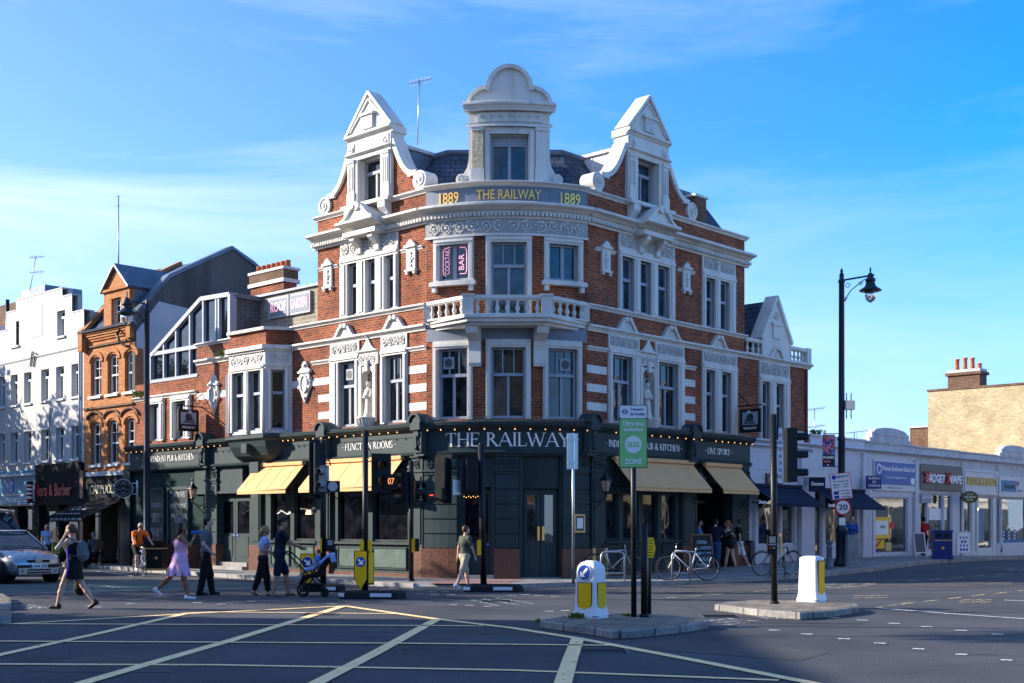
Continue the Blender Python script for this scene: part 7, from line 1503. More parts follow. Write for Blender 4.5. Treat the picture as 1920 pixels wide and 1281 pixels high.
# 3 man in grey polo
t, J, B = person(386, 1116, 'person in a grey polo shirt and black trousers with hand near the hip', 1.79, R_(12), dict(hl=10, kl=2, hr=-6, kr=6, sl=-14, el=18, sr=-16, er=62, ar=16, turn=-8), 'skin_light', ('short', 'hair_dark'), top=('cloth_grey', .62), bottom=('cloth_black', 1.0, 1.25), shoes='shoe_black')
B['piece']('jacket_held', [('c', v3(J['wl']+Vector((0, 0, -.04))), v3(J['wl']+Vector((-.03, 0, -.3))), .04, .10, .04)], 'cloth_black')
# 4,5 couple with the pram
person(494, 1117, 'person in a light blue crop top and long black trousers', 1.58, R_(20), dict(hl=-12, kl=8, hr=8, kr=2, sl=5, el=70, sr=0, er=60, ar=5), 'skin_tan', ('pony', 'hair_blond'), top=('cloth_lightblue', .25, .2), bottom=('cloth_black', .9, 1.3), shoes='sandal', female=True)
person(524, 1118, 'person in navy t-shirt and shorts pushing the pram', 1.79, R_(14), dict(hl=20, kl=14, hr=-8, kr=4, sl=38, el=28, sr=42, er=24, al=3, ar=3, lean=5, turn=-25), 'skin_tan', ('curly', 'hair_dark'), top=('cloth_navy', .6), bottom=('cloth_navy', .45, 1.2), shoes='sandal')
# 6 man in grey t-shirt walking to the pub
person(871, 1104, 'person in a dark t-shirt and beige shorts walking towards the pub door', 1.60, R_(38), dict(hl=16, kl=4, hr=-20, kr=6, sl=-14, el=8, sr=14, er=6, turn=-15), 'skin_light', ('short', 'hair_brown'), top=('cloth_olive', .6), bottom=('cloth_beige', .46, 1.2), shoes='shoe_white')
# 7 woman behind the car
person(88, 1062, 'person in a pale blue top with a hand at the mouth, behind the silver car', 1.62, R_(-75), dict(hl=4, kl=2, hr=-4, kr=2, sl=30, el=110, ir=.2, sr=0, er=10), 'skin_light', ('long', 'hair_blond'), top=('cloth_lightblue', .4), bottom=('cloth_black', 1.0, 1.1), female=True)
# pub doorway group
g_ = 'people talking by the pub doorway'
person(1309, 1071, 'smiling person in a light blue t-shirt behind the taller chalkboard', 1.66, R_(-20), dict(hl=2, kl=0, hr=-2, kr=0, sl=-5, el=20, turn=0), 'skin_light', ('short', 'hair_dark'), top=('cloth_blue', .5), bottom=('cloth_black', 1.0, 1.1), female=True, group=g_)
person(1341, 1073, 'person in a navy jumper and jeans with back turned, by the doorway', 1.70, R_(70), dict(hl=3, kl=0, hr=-5, kr=0, sl=4, el=6, sr=26, er=80, ar=22, ir=-.5), 'skin_light', ('short', 'hair_dark'), top=('cloth_navy', 1.9), bottom=('cloth_jeans', 1.0, 1.15), group=g_, wide=1.12)
person(1368, 1071, 'person in a short black playsuit and red wedge shoes by the doorway', 1.62, R_(150), dict(hl=10, kl=2, hr=-12, kr=6, sl=34, el=50, al=10, sr=-28, er=95, ar=26, lean=6), 'skin_light', ('pony', 'hair_blond'), dress=('cloth_black', .16, .12), shoes='cloth_red', female=True, group=g_)
person(1386, 1068, 'person in black top and pale shorts, half hidden at the doorway', 1.66, R_(160), dict(hl=8, kl=2, hr=-18, kr=8), 'skin_light', ('short', 'hair_dark'), top=('cloth_black', .5), bottom=('cloth_white', .45, 1.2), shoes='shoe_white', group=g_)
# right pavement
person(1597, 1058, 'person in a royal blue smock dress with hair in a bun', 1.66, R_(-95), dict(hl=3, kl=0, hr=-3, kr=0, sl=8, el=22, sr=0, er=12), 'skin_light', ('bun', 'hair_brown'), dress=('cloth_royal', .32, .10, .02), top=('cloth_royal', .9), shoes='shoe_black', female=True)
person(1732, 1047, 'person in a dark red shirt and black trousers walking past the shops', 1.72, R_(95), dict(hl=-20, kl=12, hr=18, kr=4, sl=10, el=12, sr=-10, er=14), 'skin_tan', ('short', 'hair_dark'), top=('cloth_red', .6), bottom=('cloth_black', .86, 1.1), shoes='shoe_black')
person(213, 1056, 'grey haired person in a dark shirt seated at the cafe table', 1.70, R_(150), dict(hl=85, kl=85, hr=85, kr=85, sl=30, el=60, sr=30, er=60, dz=-.46, lean=8), 'skin_light', ('short', 'hair_grey'), top=('cloth_grey', .6), bottom=('cloth_black', 1, 1.1), sit=True, world=L.p(17.4, .9, 0)[:2], z0=.12)
# ================================================================ STREET FURNITURE
def at(px, py, h=.12):
    x, y = gp(px, py, h); return (x, y, gz(x, y)+h)
def zat(pos, py): return CH+(HY-py)*pos[1]/FPX
def pw(pos, n): return n*pos[1]/FPX
def yaw(a): return (math.cos(R_(a)), math.sin(R_(a)))
def frame_at(x, y, a):  # plane frame facing direction a (degrees, 0=+X, -90 = to the camera)
    n = yaw(a); return Fr((x, y), (-n[1], n[0]), n)
def sighead(parent, x, y, z0, h, a, n=3, w_=.30, d=.22, lens=None, name='signal_head', board=True, body='metal_black', visor=.2):
    F = frame_at(x, y, a); q = MB(); q.box(F, -w_/2, w_/2, -d, 0, z0, z0+h, body)
    if board: q.box(F, -w_/2-.09, w_/2+.09, -.03, -.015, z0-.08, z0+h+.08, body)
    q.box(F, -w_/2+.03, w_/2-.03, 0, .015, z0+.03, z0+h-.03, body); o = q.obj(name, parent)
    for i in range(n):
        zc = z0+h*(i+.5)/n; r = min(w_*.36, h/n*.42); q = MB(); vs = []; m_ = 12
        for k in range(m_+1):
            an = -math.pi*.18+math.pi*1.36*k/m_
            for rr_, oo in ((r, .01), (r*1.0, visor)): vs.append(F.p(rr_*math.cos(an), oo, zc+rr_*math.sin(an)))
        b = len(vs)
        for k in range(m_+1):
            an = -math.pi*.18+math.pi*1.36*k/m_
            for rr_, oo in ((r*.93, .01), (r*.93, visor)): vs.append(F.p(rr_*math.cos(an), oo, zc+rr_*math.sin(an)))
        fs = [(2*k, 2*k+1, 2*k+3, 2*k+2) for k in range(m_)]+[(b+2*k, b+2*k+2, b+2*k+3, b+2*k+1) for k in range(m_)]+[(2*k+1, b+2*k+1, b+2*k+3, 2*k+3) for k in range(m_)]
        q.add(vs, fs, body); q.obj('visor', o); q = MB(); q.disc(F, 0, zc, r*.92, .012, .022, (lens[i] if lens else 'glass_dark'), 14); q.obj('lens', o)
    return o, F
def rubber_base(x, y, ln, wd, a, label):
    t = thing('rubber_base', label, 'pole base', (x, y, 0), R_(a)); q = MB(); A, B = ln/2, wd/2
    def ring(s_): return [(-A*s_, -B*s_*.3), (-A*.8*s_, -B*s_), (A*.8*s_, -B*s_), (A*s_, -B*s_*.3), (A*s_, B*s_*.3), (A*.8*s_, B*s_), (-A*.8*s_, B*s_), (-A*s_, B*s_*.3)]
    prism(q, ring(1), .012, .13, 'rubber', ring(.97)); prism(q, ring(.97), .13, .18, 'rubber', ring(.86)); q.obj('block', t, local=True)
    q = MB(); F = Fr((0, -B-.003), (1, 0), (0, -1)); q.box(F, -A*.02, A*.62, -.02, .004, .05, .13, 'mark_white_worn' if False else 'plastic_white'); F2 = frame_at(-A*.9, -B*.66, -90-62); q.box(F2, -.12, .12, -.05, .03, .05, .13, 'plastic_white'); q.obj('reflective_strip', t, local=True); return t
def pole(name, label, pos, ztop, r, cat='pole', m='metal_black', tilt=0, group=None):
    t = thing(name, label, cat, pos, group=group); q = MB(); q.tube([pos, (pos[0]+tilt, pos[1], ztop)], r, m, 12); q.lathe((pos[0], pos[1], pos[2]), [(r*1.5, 0), (r*1.5, .04), (r, .06)], m, 12); q.obj('pole', t); return t
# pole A (behind the pram)
pA = at(606, 1108, .02); rubber_base(pA[0]+.02, pA[1], 1.05, .55, 0, 'black rubber pole base behind the wheels of the pram')
tA_ = pole('traffic_signal', 'signal post behind the pram with a pale countdown disc', pA, zat(pA, 826), .075, 'traffic light')
sighead(tA_, pA[0]-.16, pA[1]+.1, zat(pA, 928), 1.28, 118, 3, .26, .2, board=True)
o_, F_ = sighead(tA_, pA[0]-.02, pA[1]-.1, zat(pA, 923), .66, -108, 2, .24, .16, board=False, body='metal_grey')
q = MB(); G = frame_at(pA[0]+.25, pA[1]-.1, -95); q.box(G, -.15, .15, -.14, 0, zat(pA, 923), zat(pA, 902), 'metal_black'); q.disc(G, -.0, zat(pA, 912.5), .12, 0, .012, 'blind', 16); q.obj('countdown_display', tA_)
q = MB(); G = frame_at(pA[0]+.1, pA[1]-.09, -80); q.box(G, -.02, .18, -.05, .08, zat(pA, 1034), zat(pA, 1010), 'metal_black'); q.box(G, .02, .14, .08, .085, zat(pA, 1022), zat(pA, 1013), 'grey_paint'); q.box(G, -.16, -.12, -.06, .07, zat(pA, 1036), zat(pA, 1009), 'refl_yellow'); q.obj('push_button_box', tA_)
q = MB(); q.tube([(pA[0], pA[1]-.07, zat(pA, 850)), (pA[0]+.16, pA[1]-.1, zat(pA, 862)), (pA[0]+.2, pA[1]-.08, zat(pA, 874))], .015, 'metal_black', 6); q.obj('cable', tA_)
def keep_left(x, y, z0, w_, h, a, label, arrow=-40, back=True):
    t = thing('keep_left_panel', label, 'road sign', (x, y, z0)); F = frame_at(x, y, a); q = MB()
    pts = [(-w_/2, z0+h), (-w_/2, z0+h*.28), (0, z0+.02), (w_/2, z0+h*.28), (w_/2, z0+h)]
    q.poly(F, pts, -.06, 0, 'metal_black'); c = [(p*.88, z0+h/2+(z-z0-h/2)*.965) for p, z in pts]; q.poly(F, c, 0, .006, 'refl_yellow'); q.obj('panel', t)
    q = MB(); zc = z0+h*.72; q.disc(F, 0, zc, w_*.38, .006, .012, 'letter_white', 24); q.disc(F, 0, zc, w_*.36, .012, .016, 'sign_blue', 24); r = w_*.25; an = R_(arrow); dx, dz_2 = math.cos(an), math.sin(an)
    q.strip(F, [(-dx*r, zc-dz_2*r), (dx*r*.3, zc+dz_2*r*.3)], .05, .016, .02, 'letter_white'); q.poly(F, [(dx*r*1.1, zc+dz_2*r*1.1), (dx*r*.05-dz_2*.09, zc+dz_2*r*.05+dx*.09), (dx*r*.05+dz_2*.09, zc+dz_2*r*.05-dx*.09)], .016, .021, 'letter_white'); q.obj('arrow_roundel', t)
    return t, F
keep_left(pA[0]-.38, pA[1]-.05, .16, .38, .78, -100, 'yellow arrow panel half hidden behind the pram', -40)
# pole B
pB = at(685, 1120, .02); rubber_base(pB[0]+.18, pB[1]-.1, 1.5, .62, -3, 'black rubber pole base under the yellow arrow panel, nearest the box junction')
tB_ = pole('traffic_signal', 'tall signal post above the yellow arrow panel with an orange 07 countdown', pB, zat(pB, 807), .066, 'traffic light')
sighead(tB_, pB[0]+.36, pB[1]+.02, zat(pB, 917), .72, -72, 2, .27, .2, board=True)
G = frame_at(pB[0]+.58, pB[1]-.04, -80); q = MB(); z0, z1 = zat(pB, 916), zat(pB, 889); q.box(G, -.15, .15, -.15, 0, z0, z1, 'metal_black'); q.disc(G, 0, (z0+z1)/2, .13, 0, .012, 'metal_black', 18); cdo = q.obj('countdown_display', tB_)
q = MB(); text(q, G, '07', -.07, .07, (z0+z1)/2-.07, .14, .014, 'amber_led', bold=.0); q.obj('digits', cdo)
q = MB(); 
for sx in (-.075, .1): G2 = frame_at(pB[0]+sx, pB[1]-.06, -90); q.box(G2, -.035, .05, -.04, .02, zat(pB, 1043), zat(pB, 1013), 'refl_yellow')
q.obj('push_button_box', tB_); q = MB(); q.tube([(pB[0]+.03, pB[1]-.07, zat(pB, 838)), (pB[0]+.12, pB[1]-.08, zat(pB, 845)), (pB[0]+.1, pB[1]-.08, zat(pB, 858)), (pB[0]+.04, pB[1]-.07, zat(pB, 862))], .012, 'metal_black', 5); q.obj('cable', tB_)
kl1, KF = keep_left(pB[0]-.09, pB[1]-.12, .17, .31, .90, -98, 'yellow panel with a blue arrow roundel at the foot of the tall signal post', -50)
q = MB(); G = frame_at(pB[0]+.13, pB[1]-.03, -30); q.box(G, -.12, .12, -.05, 0, .30, 1.07, 'metal_black'); q.box(G, -.09, .09, 0, .006, .34, 1.02, 'refl_yellow'); q.obj('side_panel', kl1)
# pole C on the pavement
pC = at(771, 1090); tC_ = pole('traffic_signal', 'signal post on the pavement before the pub corner pilaster', pC, zat(pC, 864), .065, 'traffic light')
sighead(tC_, pC[0]-.24, pC[1], zat(pC, 944), .86, 172, 3, .26, .2, board=True); sighead(tC_, pC[0]+.26, pC[1]-.05, zat(pC, 943), .60, -66, 2, .26, .2, board=False)
G = frame_at(pC[0]+.54, pC[1]-.05, -70); q = MB(); z0, z1 = zat(pC, 943), zat(pC, 925); q.box(G, -.13, .13, -.12, 0, z0, z1, 'metal_black'); q.box(G, -.04, .06, 0, .01, z1-.07, z1-.04, 'lit_red'); q.obj('countdown_display', tC_)
q = MB(); G = frame_at(pC[0]+.08, pC[1]-.06, -85); q.box(G, -.06, .03, -.04, .02, zat(pC, 1036), zat(pC, 1010), 'refl_yellow'); q.box(G, .03, .14, -.04, .08, zat(pC, 1034), zat(pC, 1010), 'metal_black'); q.obj('push_button_box', tC_)
# pole D
pD = at(907, 1108, .02); rubber_base(pD[0]+.25, pD[1]-.02, 1.48, .55, 0, 'black rubber pole base right of the person in shorts')
tD_ = pole('traffic_signal', 'signal post right of the person in shorts, heads turned away', pD, zat(pD, 834), .078, 'traffic light', tilt=-.07)
sighead(tD_, pD[0]-.98, pD[1]+.1, zat(pD, 938), 1.05, 62, 3, .28, .22, board=True); sighead(tD_, pD[0]-.30, pD[1], zat(pD, 922), .78, 100, 2, .30, .22, board=True)
q = MB(); G = frame_at(pD[0]-.62, pD[1]-.05, -60); q.box(G, -.16, .16, -.1, 0, zat(pD, 928), zat(pD, 900), 'metal_grey'); q.obj('countdown_display', tD_)
q = MB(); q.tube([(pD[0]-.05, pD[1], zat(pD, 880)), (pD[0]-.9, pD[1]+.05, zat(pD, 880))], .02, 'metal_black', 6); q.tube([(pD[0]-.05, pD[1], zat(pD, 910)), (pD[0]-.6, pD[1]+.0, zat(pD, 910))], .02, 'metal_black', 6); q.obj('bracket', tD_)
q = MB(); G = frame_at(pD[0]-.11, pD[1]-.05, -95); q.box(G, -.05, .05, -.04, .03, zat(pD, 1041), zat(pD, 1013), 'refl_yellow'); q.obj('push_button_box', tD_)
# pole E right island
pE = at(1452, 1132, .136); tE_ = pole('traffic_signal', 'signal post on the sunlit island with its three visors pointing right', pE, zat(pE, 777), .062, 'traffic light', tilt=-.02)
o_, FE = sighead(tE_, pE[0]+.42, pE[1]+.12, zat(pE, 904), 1.04, 8, 3, .26, .18, board=False, visor=.24); q = MB(); G = frame_at(pE[0]+.11, pE[1]-.03, -100); q.box(G, -.035, .035, -.02, 0, zat(pE, 906), zat(pE, 803), 'plastic_white')
for k in range(7): q.box(G, -.025, .025, 0, .003, zat(pE, 898-k*13), zat(pE, 891-k*13), 'grey_paint')
q.obj('back_strip', tE_)
q = MB(); G = frame_at(pE[0]-.06, pE[1]-.06, -95); z0, z1 = zat(pE, 1039), zat(pE, 1003); q.box(G, -.09, .09, -.05, .08, z0, z1, 'metal_black'); q.box(G, -.06, .06, .08, .086, z1-.15, z1-.03, 'metal_grey'); q.disc(G, -.03, z0+.12, .018, .08, .088, 'sign_red', 8); q.disc(G, .03, z0+.12, .018, .08, .088, 'sign_green', 8); q.box(G, -.07, .07, .08, .084, z0+.17, z0+.2, 'metal_grey'); q.box(G, .15, .19, -.08, .06, z0-.0, z1+.02, 'gold_sign'); q.obj('push_button_box', tE_)
# ---- zone sign
pZ = at(1188.5, 1157, .136); tz = thing('zone_sign', 'green low emission zone sign with white header on a thin black post', 'road sign', pZ); q = MB(); q.tube([pZ, (pZ[0]-.01, pZ[1], zat(pZ, 765))], .046, 'metal_black', 12); q.obj('post', tz)
G = frame_at(pZ[0]-.015, pZ[1]-.06, -88); w_ = pw(pZ, 53)/2; z0, z1, zm = zat(pZ, 878), zat(pZ, 760), zat(pZ, 785.5)
def rrect(a, b, c, d, r=.03, n=4):
    out = []
    for cx_, cy_, s0 in ((b-r, d-r, 0), (a+r, d-r, 90), (a+r, c+r, 180), (b-r, c+r, 270)):
        for i in range(n+1): an = R_(s0+90*i/n); out.append((cx_+r*math.cos(an), cy_+r*math.sin(an)))
    return out
q = MB(); q.poly(G, rrect(-w_, w_, z0, z1), -.02, 0, 'metal_black'); q.poly(G, rrect(-w_+.012, w_-.012, zm+.004, z1-.012, .025), 0, .004, 'letter_white'); q.poly(G, rrect(-w_+.012, w_-.012, z0+.012, zm-.006, .025), 0, .004, 'sign_green')
zc = zat(pZ, 834); q.disc(G, 0, zc, w_*.60, .004, .007, 'letter_white', 30); po = q.obj('plate', tz)
q = MB(); rc, zr = -w_*.60, (zm+z1)/2; q.strip(G, [(rc+.038*math.cos(2*math.pi*i/20), zr+.038*math.sin(2*math.pi*i/20)) for i in range(20)], .014, .004, .008, 'sign_blue', closed=True); q.box(G, rc-.055, rc+.055, .004, .009, zr-.007, zr+.007, 'sign_blue')
text(q, G, 'Transport', -w_*.22, w_*.72, zr+.012, .052, .005, 'sign_blue', bold=.01); text(q, G, 'for London', -w_*.22, w_*.82, zr-.058, .048, .005, 'sign_blue', bold=.01)
text(q, G, 'Ultra low', -w_*.72, w_*.74, zat(pZ, 799.5), .075, .005, 'letter_white', bold=.03); text(q, G, 'emission', -w_*.7, w_*.68, zat(pZ, 809.5), .06, .005, 'letter_white', bold=.03); text(q, G, 'ULEZ', -w_*.46, w_*.46, zc-.04, .08, .008, 'sign_green', bold=.02); text(q, G, 'ZONE', -w_*.62, w_*.62, zat(pZ, 871), .09, .005, 'letter_white', bold=.03); q.obj('lettering', po)
ps = at(1208, 1157, .136); t = pole('stub_pole', 'thick black capped pole without a sign beside the green zone sign', ps, zat(ps, 981), .056)
q = MB(); G = frame_at(ps[0]+.16, ps[1]+.6, -80); q.poly(G, [(-.08, zat(ps, 1048)), (.06, zat(ps, 1048)), (.1, zat(ps, 1030)), (.06, zat(ps, 1009)), (-.08, zat(ps, 1009))], -.03, 0, 'refl_yellow')
for k in range(6): q.box(G, -.06, .05, 0, .003, zat(ps, 1044-k*6), zat(ps, 1043-k*6), 'ink')
tt_ = thing('yellow_plate', 'yellow ribbed plate just right of the stub pole', 'sign', G.p(0, 0, zat(ps, 1048))); q.obj('plate', tt_); q = MB(); q.tube([(*G.p(0, -.06, 0)[:2], .02), G.p(0, -.06, zat(ps, 1009))], .04, 'metal_black', 10); q.obj('post', tt_)
pg = at(1075, 1096); t = thing('sign_back', 'grey back of a tall narrow road sign on a galvanised post', 'road sign', pg); q = MB(); q.tube([pg, (*pg[:2], zat(pg, 812))], .038, 'metal_grey', 10); q.obj('post', t)
G = frame_at(pg[0]-.02, pg[1]-.04, -70); q = MB(); q.box(G, -.15, .15, -.02, 0, zat(pg, 880), zat(pg, 813), 'metal_grey'); q.box(G, -.15, .15, 0, .03, zat(pg, 870), zat(pg, 867), 'metal_grey'); q.box(G, -.15, .15, 0, .03, zat(pg, 826), zat(pg, 823), 'metal_grey'); q.box(G, .02, .05, 0, .02, zat(pg, 879), zat(pg, 814), 'steel'); q.obj('plate', t)
# ---- bollards
def lit_bollard(pos, w_, h, a, label, arrow=True, top=.5):
    t = thing('traffic_bollard', label, 'bollard', pos); q = MB(); cx, cy, cz = pos; rz = R_(a); ca, sa = math.cos(rz), math.sin(rz)
    def ring(s_, z, r=.25, sy=.86):
        out = []; W, D = w_/2*s_, w_/2*s_*sy
        for (qx, qy, s0) in ((1, 1, 0), (-1, 1, 90), (-1, -1, 180), (1, -1, 270)):
            for i in range(4):
                an = R_(s0+90*i/3); x = qx*W*(1-r)+W*r*math.cos(an); y = qy*D*(1-r)+D*r*math.sin(an); out.append((cx+x*ca-y*sa, cy+x*sa+y*ca, cz+z))
        return out
    pr = [(1.16, 0), (1.16, .05), (1.08, .09), (1.0, .2), (.97, h*.55), (.92, h*.8)]+([(.84, h*.9), (.66, h*.96), (.3, h)] if top else [(.92, h*.93), (.88, h*.97), (.5, h)])
    vs = [p for s_, z in pr for p in ring(s_, z)]; k = 16; fs = [(i*k+j, i*k+(j+1) % k, (i+1)*k+(j+1) % k, (i+1)*k+j) for i in range(len(pr)-1) for j in range(k)]+[tuple((len(pr)-1)*k+j for j in range(k))]
    q.add(vs, fs, 'plastic_white', sm=True); bo = q.obj('shell', t)
    for da, dist in ((0, w_/2*.86), (90, w_/2)):
        n = yaw(a-90+da); G = Fr((cx+n[0]*dist, cy+n[1]*dist), (-n[1], n[0]), n); yw = w_*(.30 if da else .34); q = MB(); tp = cz+h*(.62 if arrow else .9); m = 8
        pts = [(yw*math.cos(math.pi*i/m+math.pi), cz+.24+.08*math.sin(math.pi*i/m+math.pi)*1.2) for i in range(m+1)]+[(yw, tp), (-yw, tp)]
        if arrow or da:
            q.poly(G, pts, -.03, -.012+.016, 'ink' if False else 'sign_green' if False else 'metal_black'); q.poly(G, [(x*.9, cz+.24+(z-cz-.24)*.975) for x, z in pts], .002, .008, 'refl_yellow'); q.obj('reflector', bo)
        if arrow and not da:
            q = MB(); zc = cz+h*.8; r = w_*.30; q.disc(G, 0, zc, r, -.08, .012, 'letter_white', 24); q.disc(G, 0, zc, r*.93, .012, .016, 'sign_blue', 24); q.strip(G, [(r*.5, zc+r*.5), (-r*.15, zc-r*.15)], .04, .016, .02, 'letter_white'); q.poly(G, [(-r*.6, zc-r*.62), (-r*.6, zc+r*.15), (-r*.3, zc-r*.1), (-r*.05, zc-r*.35), (r*.17, zc-r*.62)], .016, .021, 'letter_white'); q.obj('arrow_roundel', bo)
    q = MB(); 
    for i in range(16): p = ring(1.16, .03)[i]; q.ball(p, .012, 'metal_black', 6)
    q.obj('bolt', bo); return t
pk = at(1108, 1158, .136); lit_bollard(pk, .42, .93, -38, 'white bollard with blue arrow roundel and yellow reflectors', True)
pk = at(1522, 1128, .136); lit_bollard(pk, .42, .9, -43, 'plain white bollard with a yellow side strip on the sunlit island', False, 0)
# ---- lamp posts
def lamp(px, py, label, ytop, arm_px, yl, side, lsz, pr_, right=True):
    p = at(px, py); t = thing('street_lamp', label, 'street lamp', p); zt = zat(p, ytop); q = MB(); x, y, z = p; r = .125
    q.lathe(p, [(r*2.1, 0), (r*2.1, .1), (r*1.6, .25), (r*1.5, .3), (r*1.5, 1.1), (r*1.7, 1.15), (r*1.3, 1.25), (r*.95, 1.35), (r*.9, (zt-z)*.42), (r*1.05, (zt-z)*.425), (r*.8, (zt-z)*.44), (r*.72, zt-z-.5), (r*.9, zt-z-.45), (r*.9, zt-z-.4), (r*.6, zt-z-.35), (r*.62, zt-z-.2), (r*.3, zt-z-.15), (r*.4, zt-z-.08), (.01, zt-z)], 'lamp_post_paint', 14); q.obj('post', t)
    ax = (arm_px-CX)/FPX*y; zl = zat(p, yl); q = MB(); sgn = 1 if ax > x else -1
    q.tube([(x, y, zl+.12 if True else 0), (ax+.12*sgn, y, zl+.3)], .03, 'lamp_post_paint', 8)
    q.tube([(x+.08*sgn, y, zl-.55), (x+.3*sgn, y, zl-.2), (x+.75*sgn, y, zl+.16)], .018, 'lamp_post_paint', 6)
    for c, rr_ in (((x+.2*sgn, zl-.05), .09), ((x+.1*sgn, zl-.5), .08), ((x+.62*sgn, zl+.02), .07)): q.tube([(c[0]+rr_*math.cos(a)*(1-a/12), y, c[1]+rr_*math.sin(a)*(1-a/12)) for a in [i*.5 for i in range(15)]], .012, 'lamp_post_paint', 5)
    q.obj('bracket', t); q = MB(); c = (ax, y, zl)
    q.lathe(c, [(.02, .55), (.03, .45), (.02, .38), (.07, .34), (.10, .3), (.10, .2), (.16, .18), (.17, .1), (.14, .08), (.16, -.02), (.19, -.08), (.35, -.19), (.36, -.22), (.2, -.22)], 'lamp_post_paint', 18); lo = q.obj('lantern', t)
    q = MB(); q.lathe(c, [(.21, -.22), (.2, -.36), (.14, -.52), (.03, -.6)], 'clear_globe', 16); q.obj('globe', lo); return t, p
lampR, pR = lamp(1578, 1062, 'tall dark street lamp before the low shops with signs on its post', 503, 1632, 533, 1, 1, 1)
lampL, pL = lamp(275.5, 1066, 'tall dark street lamp at the left end of the pub', 560, 238, 577, -1, 1, 1)
q = MB(); G = frame_at(pR[0]-.42, pR[1], -90); z0, z1 = zat(pR, 875), zat(pR, 815); w_ = pw(pR, 23)/2
bt = thing('banner', 'colourful exhibition banner hung from the right hand lamp post', 'banner', G.p(0, 0, z0)); q.box(G, -w_, w_, -.01, .01, z0, z1, 'banner' if False else 'shop_teal'); rnd = random.Random(9)
cl_ = ['sign_red', 'neon_flat', 'cloth_purple', 'cloth_orange', 'cloth_pink', 'shop_teal', 'refl_yellow']; mat('neon_flat', (.8,.15,.25), .6, var=.1)
for i in range(110): a, b = rnd.uniform(-w_*.85, w_*.85), rnd.uniform(z0+.42, z1-.06); r = rnd.uniform(.015, .045); q.disc(G, a, b, r, .01, .012+i*.00006, cl_[int(rnd.random()*5+(1.5 if b < z0+.65 else 0)) % 7], 6)
q.box(G, -w_, w_, .0105, .0125, z0, z0+.38, 'ink'); bo = q.obj('cloth', bt); q = MB(); text(q, G, 'FRAMED', -w_*.9, w_*.9, z0+.25, .09, .0128, 'letter_white', bold=.02); q.box(G, -w_*.8, w_*.3, .0125, .014, z0+.14, z0+.19, 'neon_flat')
for k in range(3): q.box(G, -w_*.8+k*w_*.55, -w_*.5+k*w_*.55, .0125, .014, z0+.03, z0+.07, 'sign_blue' if k % 2 == 0 else 'letter_white')
q.obj('lettering', bo); q = MB()
for z in (z0, z1+.03): q.tube([G.p(-w_, 0, z), G.p(.44, 0, z)], .015, 'metal_black', 6)
q.obj('arm', bt)
q = MB(); G = frame_at(pR[0]+.16, pR[1]-.1, -80); z0 = zat(pR, 769); q.box(G, -.1, .22, -.1, .1, z0, zat(pR, 752), 'metal_grey'); 
for sx in (-.03, .13): q.tube([G.p(sx, 0, z0-.28), G.p(sx, 0, z0)], .02, 'metal_grey', 6); q.tube([G.p(sx, 0, zat(pR, 752)), G.p(sx, 0, zat(pR, 738))], .02, 'metal_grey', 6)
q.obj('equipment_box', lampR)
rr1 = thing('red_route_sign', 'tilted white parking rules sign with a red dot on the lamp post', 'road sign', pR); G0 = frame_at(pR[0]-.06, pR[1]-.17, -88)
class Tilt(Fr):
    def __init__(s, F, a, c): s.F, s.a, s.c = F, a, c
    def p(s, t, o, z): ca, sa = math.cos(s.a), math.sin(s.a); dz2 = z-s.c; return s.F.p(t*ca-dz2*sa, o, s.c+t*sa+dz2*ca)
zc = zat(pR, 912); TG = Tilt(G0, R_(7), zc); w_ = pw(pR, 39)/2; hh = pw(pR, 49)/2
q = MB(); q.box(TG, -w_, w_, -.015, 0, zc-hh, zc+hh, 'sign_red'); q.box(TG, -w_+.02, w_-.02, 0, .003, zc-hh+.02, zc+hh-.02, 'plastic_white'); po = q.obj('plate', rr1); q = MB()
q.disc(TG, -w_*.6, zc+hh*.72, .075, .003, .006, 'cloth_purple', 14); text(q, TG, 'RED ROUTE', -w_*.3, w_*.85, zc+hh*.62, .09, .004, 'ink', bold=.01); q.box(TG, -w_+.02, w_-.02, .003, .005, zc+hh*.48, zc+hh*.5, 'sign_red')
for k, s_ in enumerate(('No stopping', 'Mon - Sat', '7am - 7pm', 'Except 10am-4pm', 'loading', 'max 20mins', 'max 3 hours')):
    zz = zc+hh*(.28-.22*k)-(.03 if k > 2 else 0); a = -w_*.75 if k < 4 else -w_*.1; b = w_*.75 if k < 4 else w_*.8; text(q, TG, s_, a, b, zz, .065, .004, 'ink', bold=.01)
for k in (0, 1): q.box(TG, -w_*.8, -w_*.3, .003, .006, zc-hh*(.62-.0*k)-k*hh*.3, zc-hh*(.38)-k*hh*.3, 'sign_blue')
q.obj('lettering', po)
sp20 = thing('speed_limit_sign', 'round 20 speed limit sign with a red ring below the parking sign', 'road sign', pR); zc = zat(pR, 951.5); G = frame_at(pR[0]+.0, pR[1]-.17, -90); q = MB(); r = pw(pR, 15.5); q.disc(G, 0, zc, r, -.015, 0, 'sign_red', 32); q.disc(G, 0, zc, r*.8, 0, .004, 'plastic_white', 32); po = q.obj('plate', sp20); q = MB(); text(q, G, '20', -r*.55, r*.55, zc-r*.32, r*.68, .005, 'ink', bold=.02); q.obj('digits', po)
q = MB(); G = frame_at(pR[0]-.02, pR[1]-.14, -95); q.box(G, -.1, .1, -.01, 0, zat(pR, 985), zat(pR, 971), 'paper'); q.obj('small_notice', lampR)
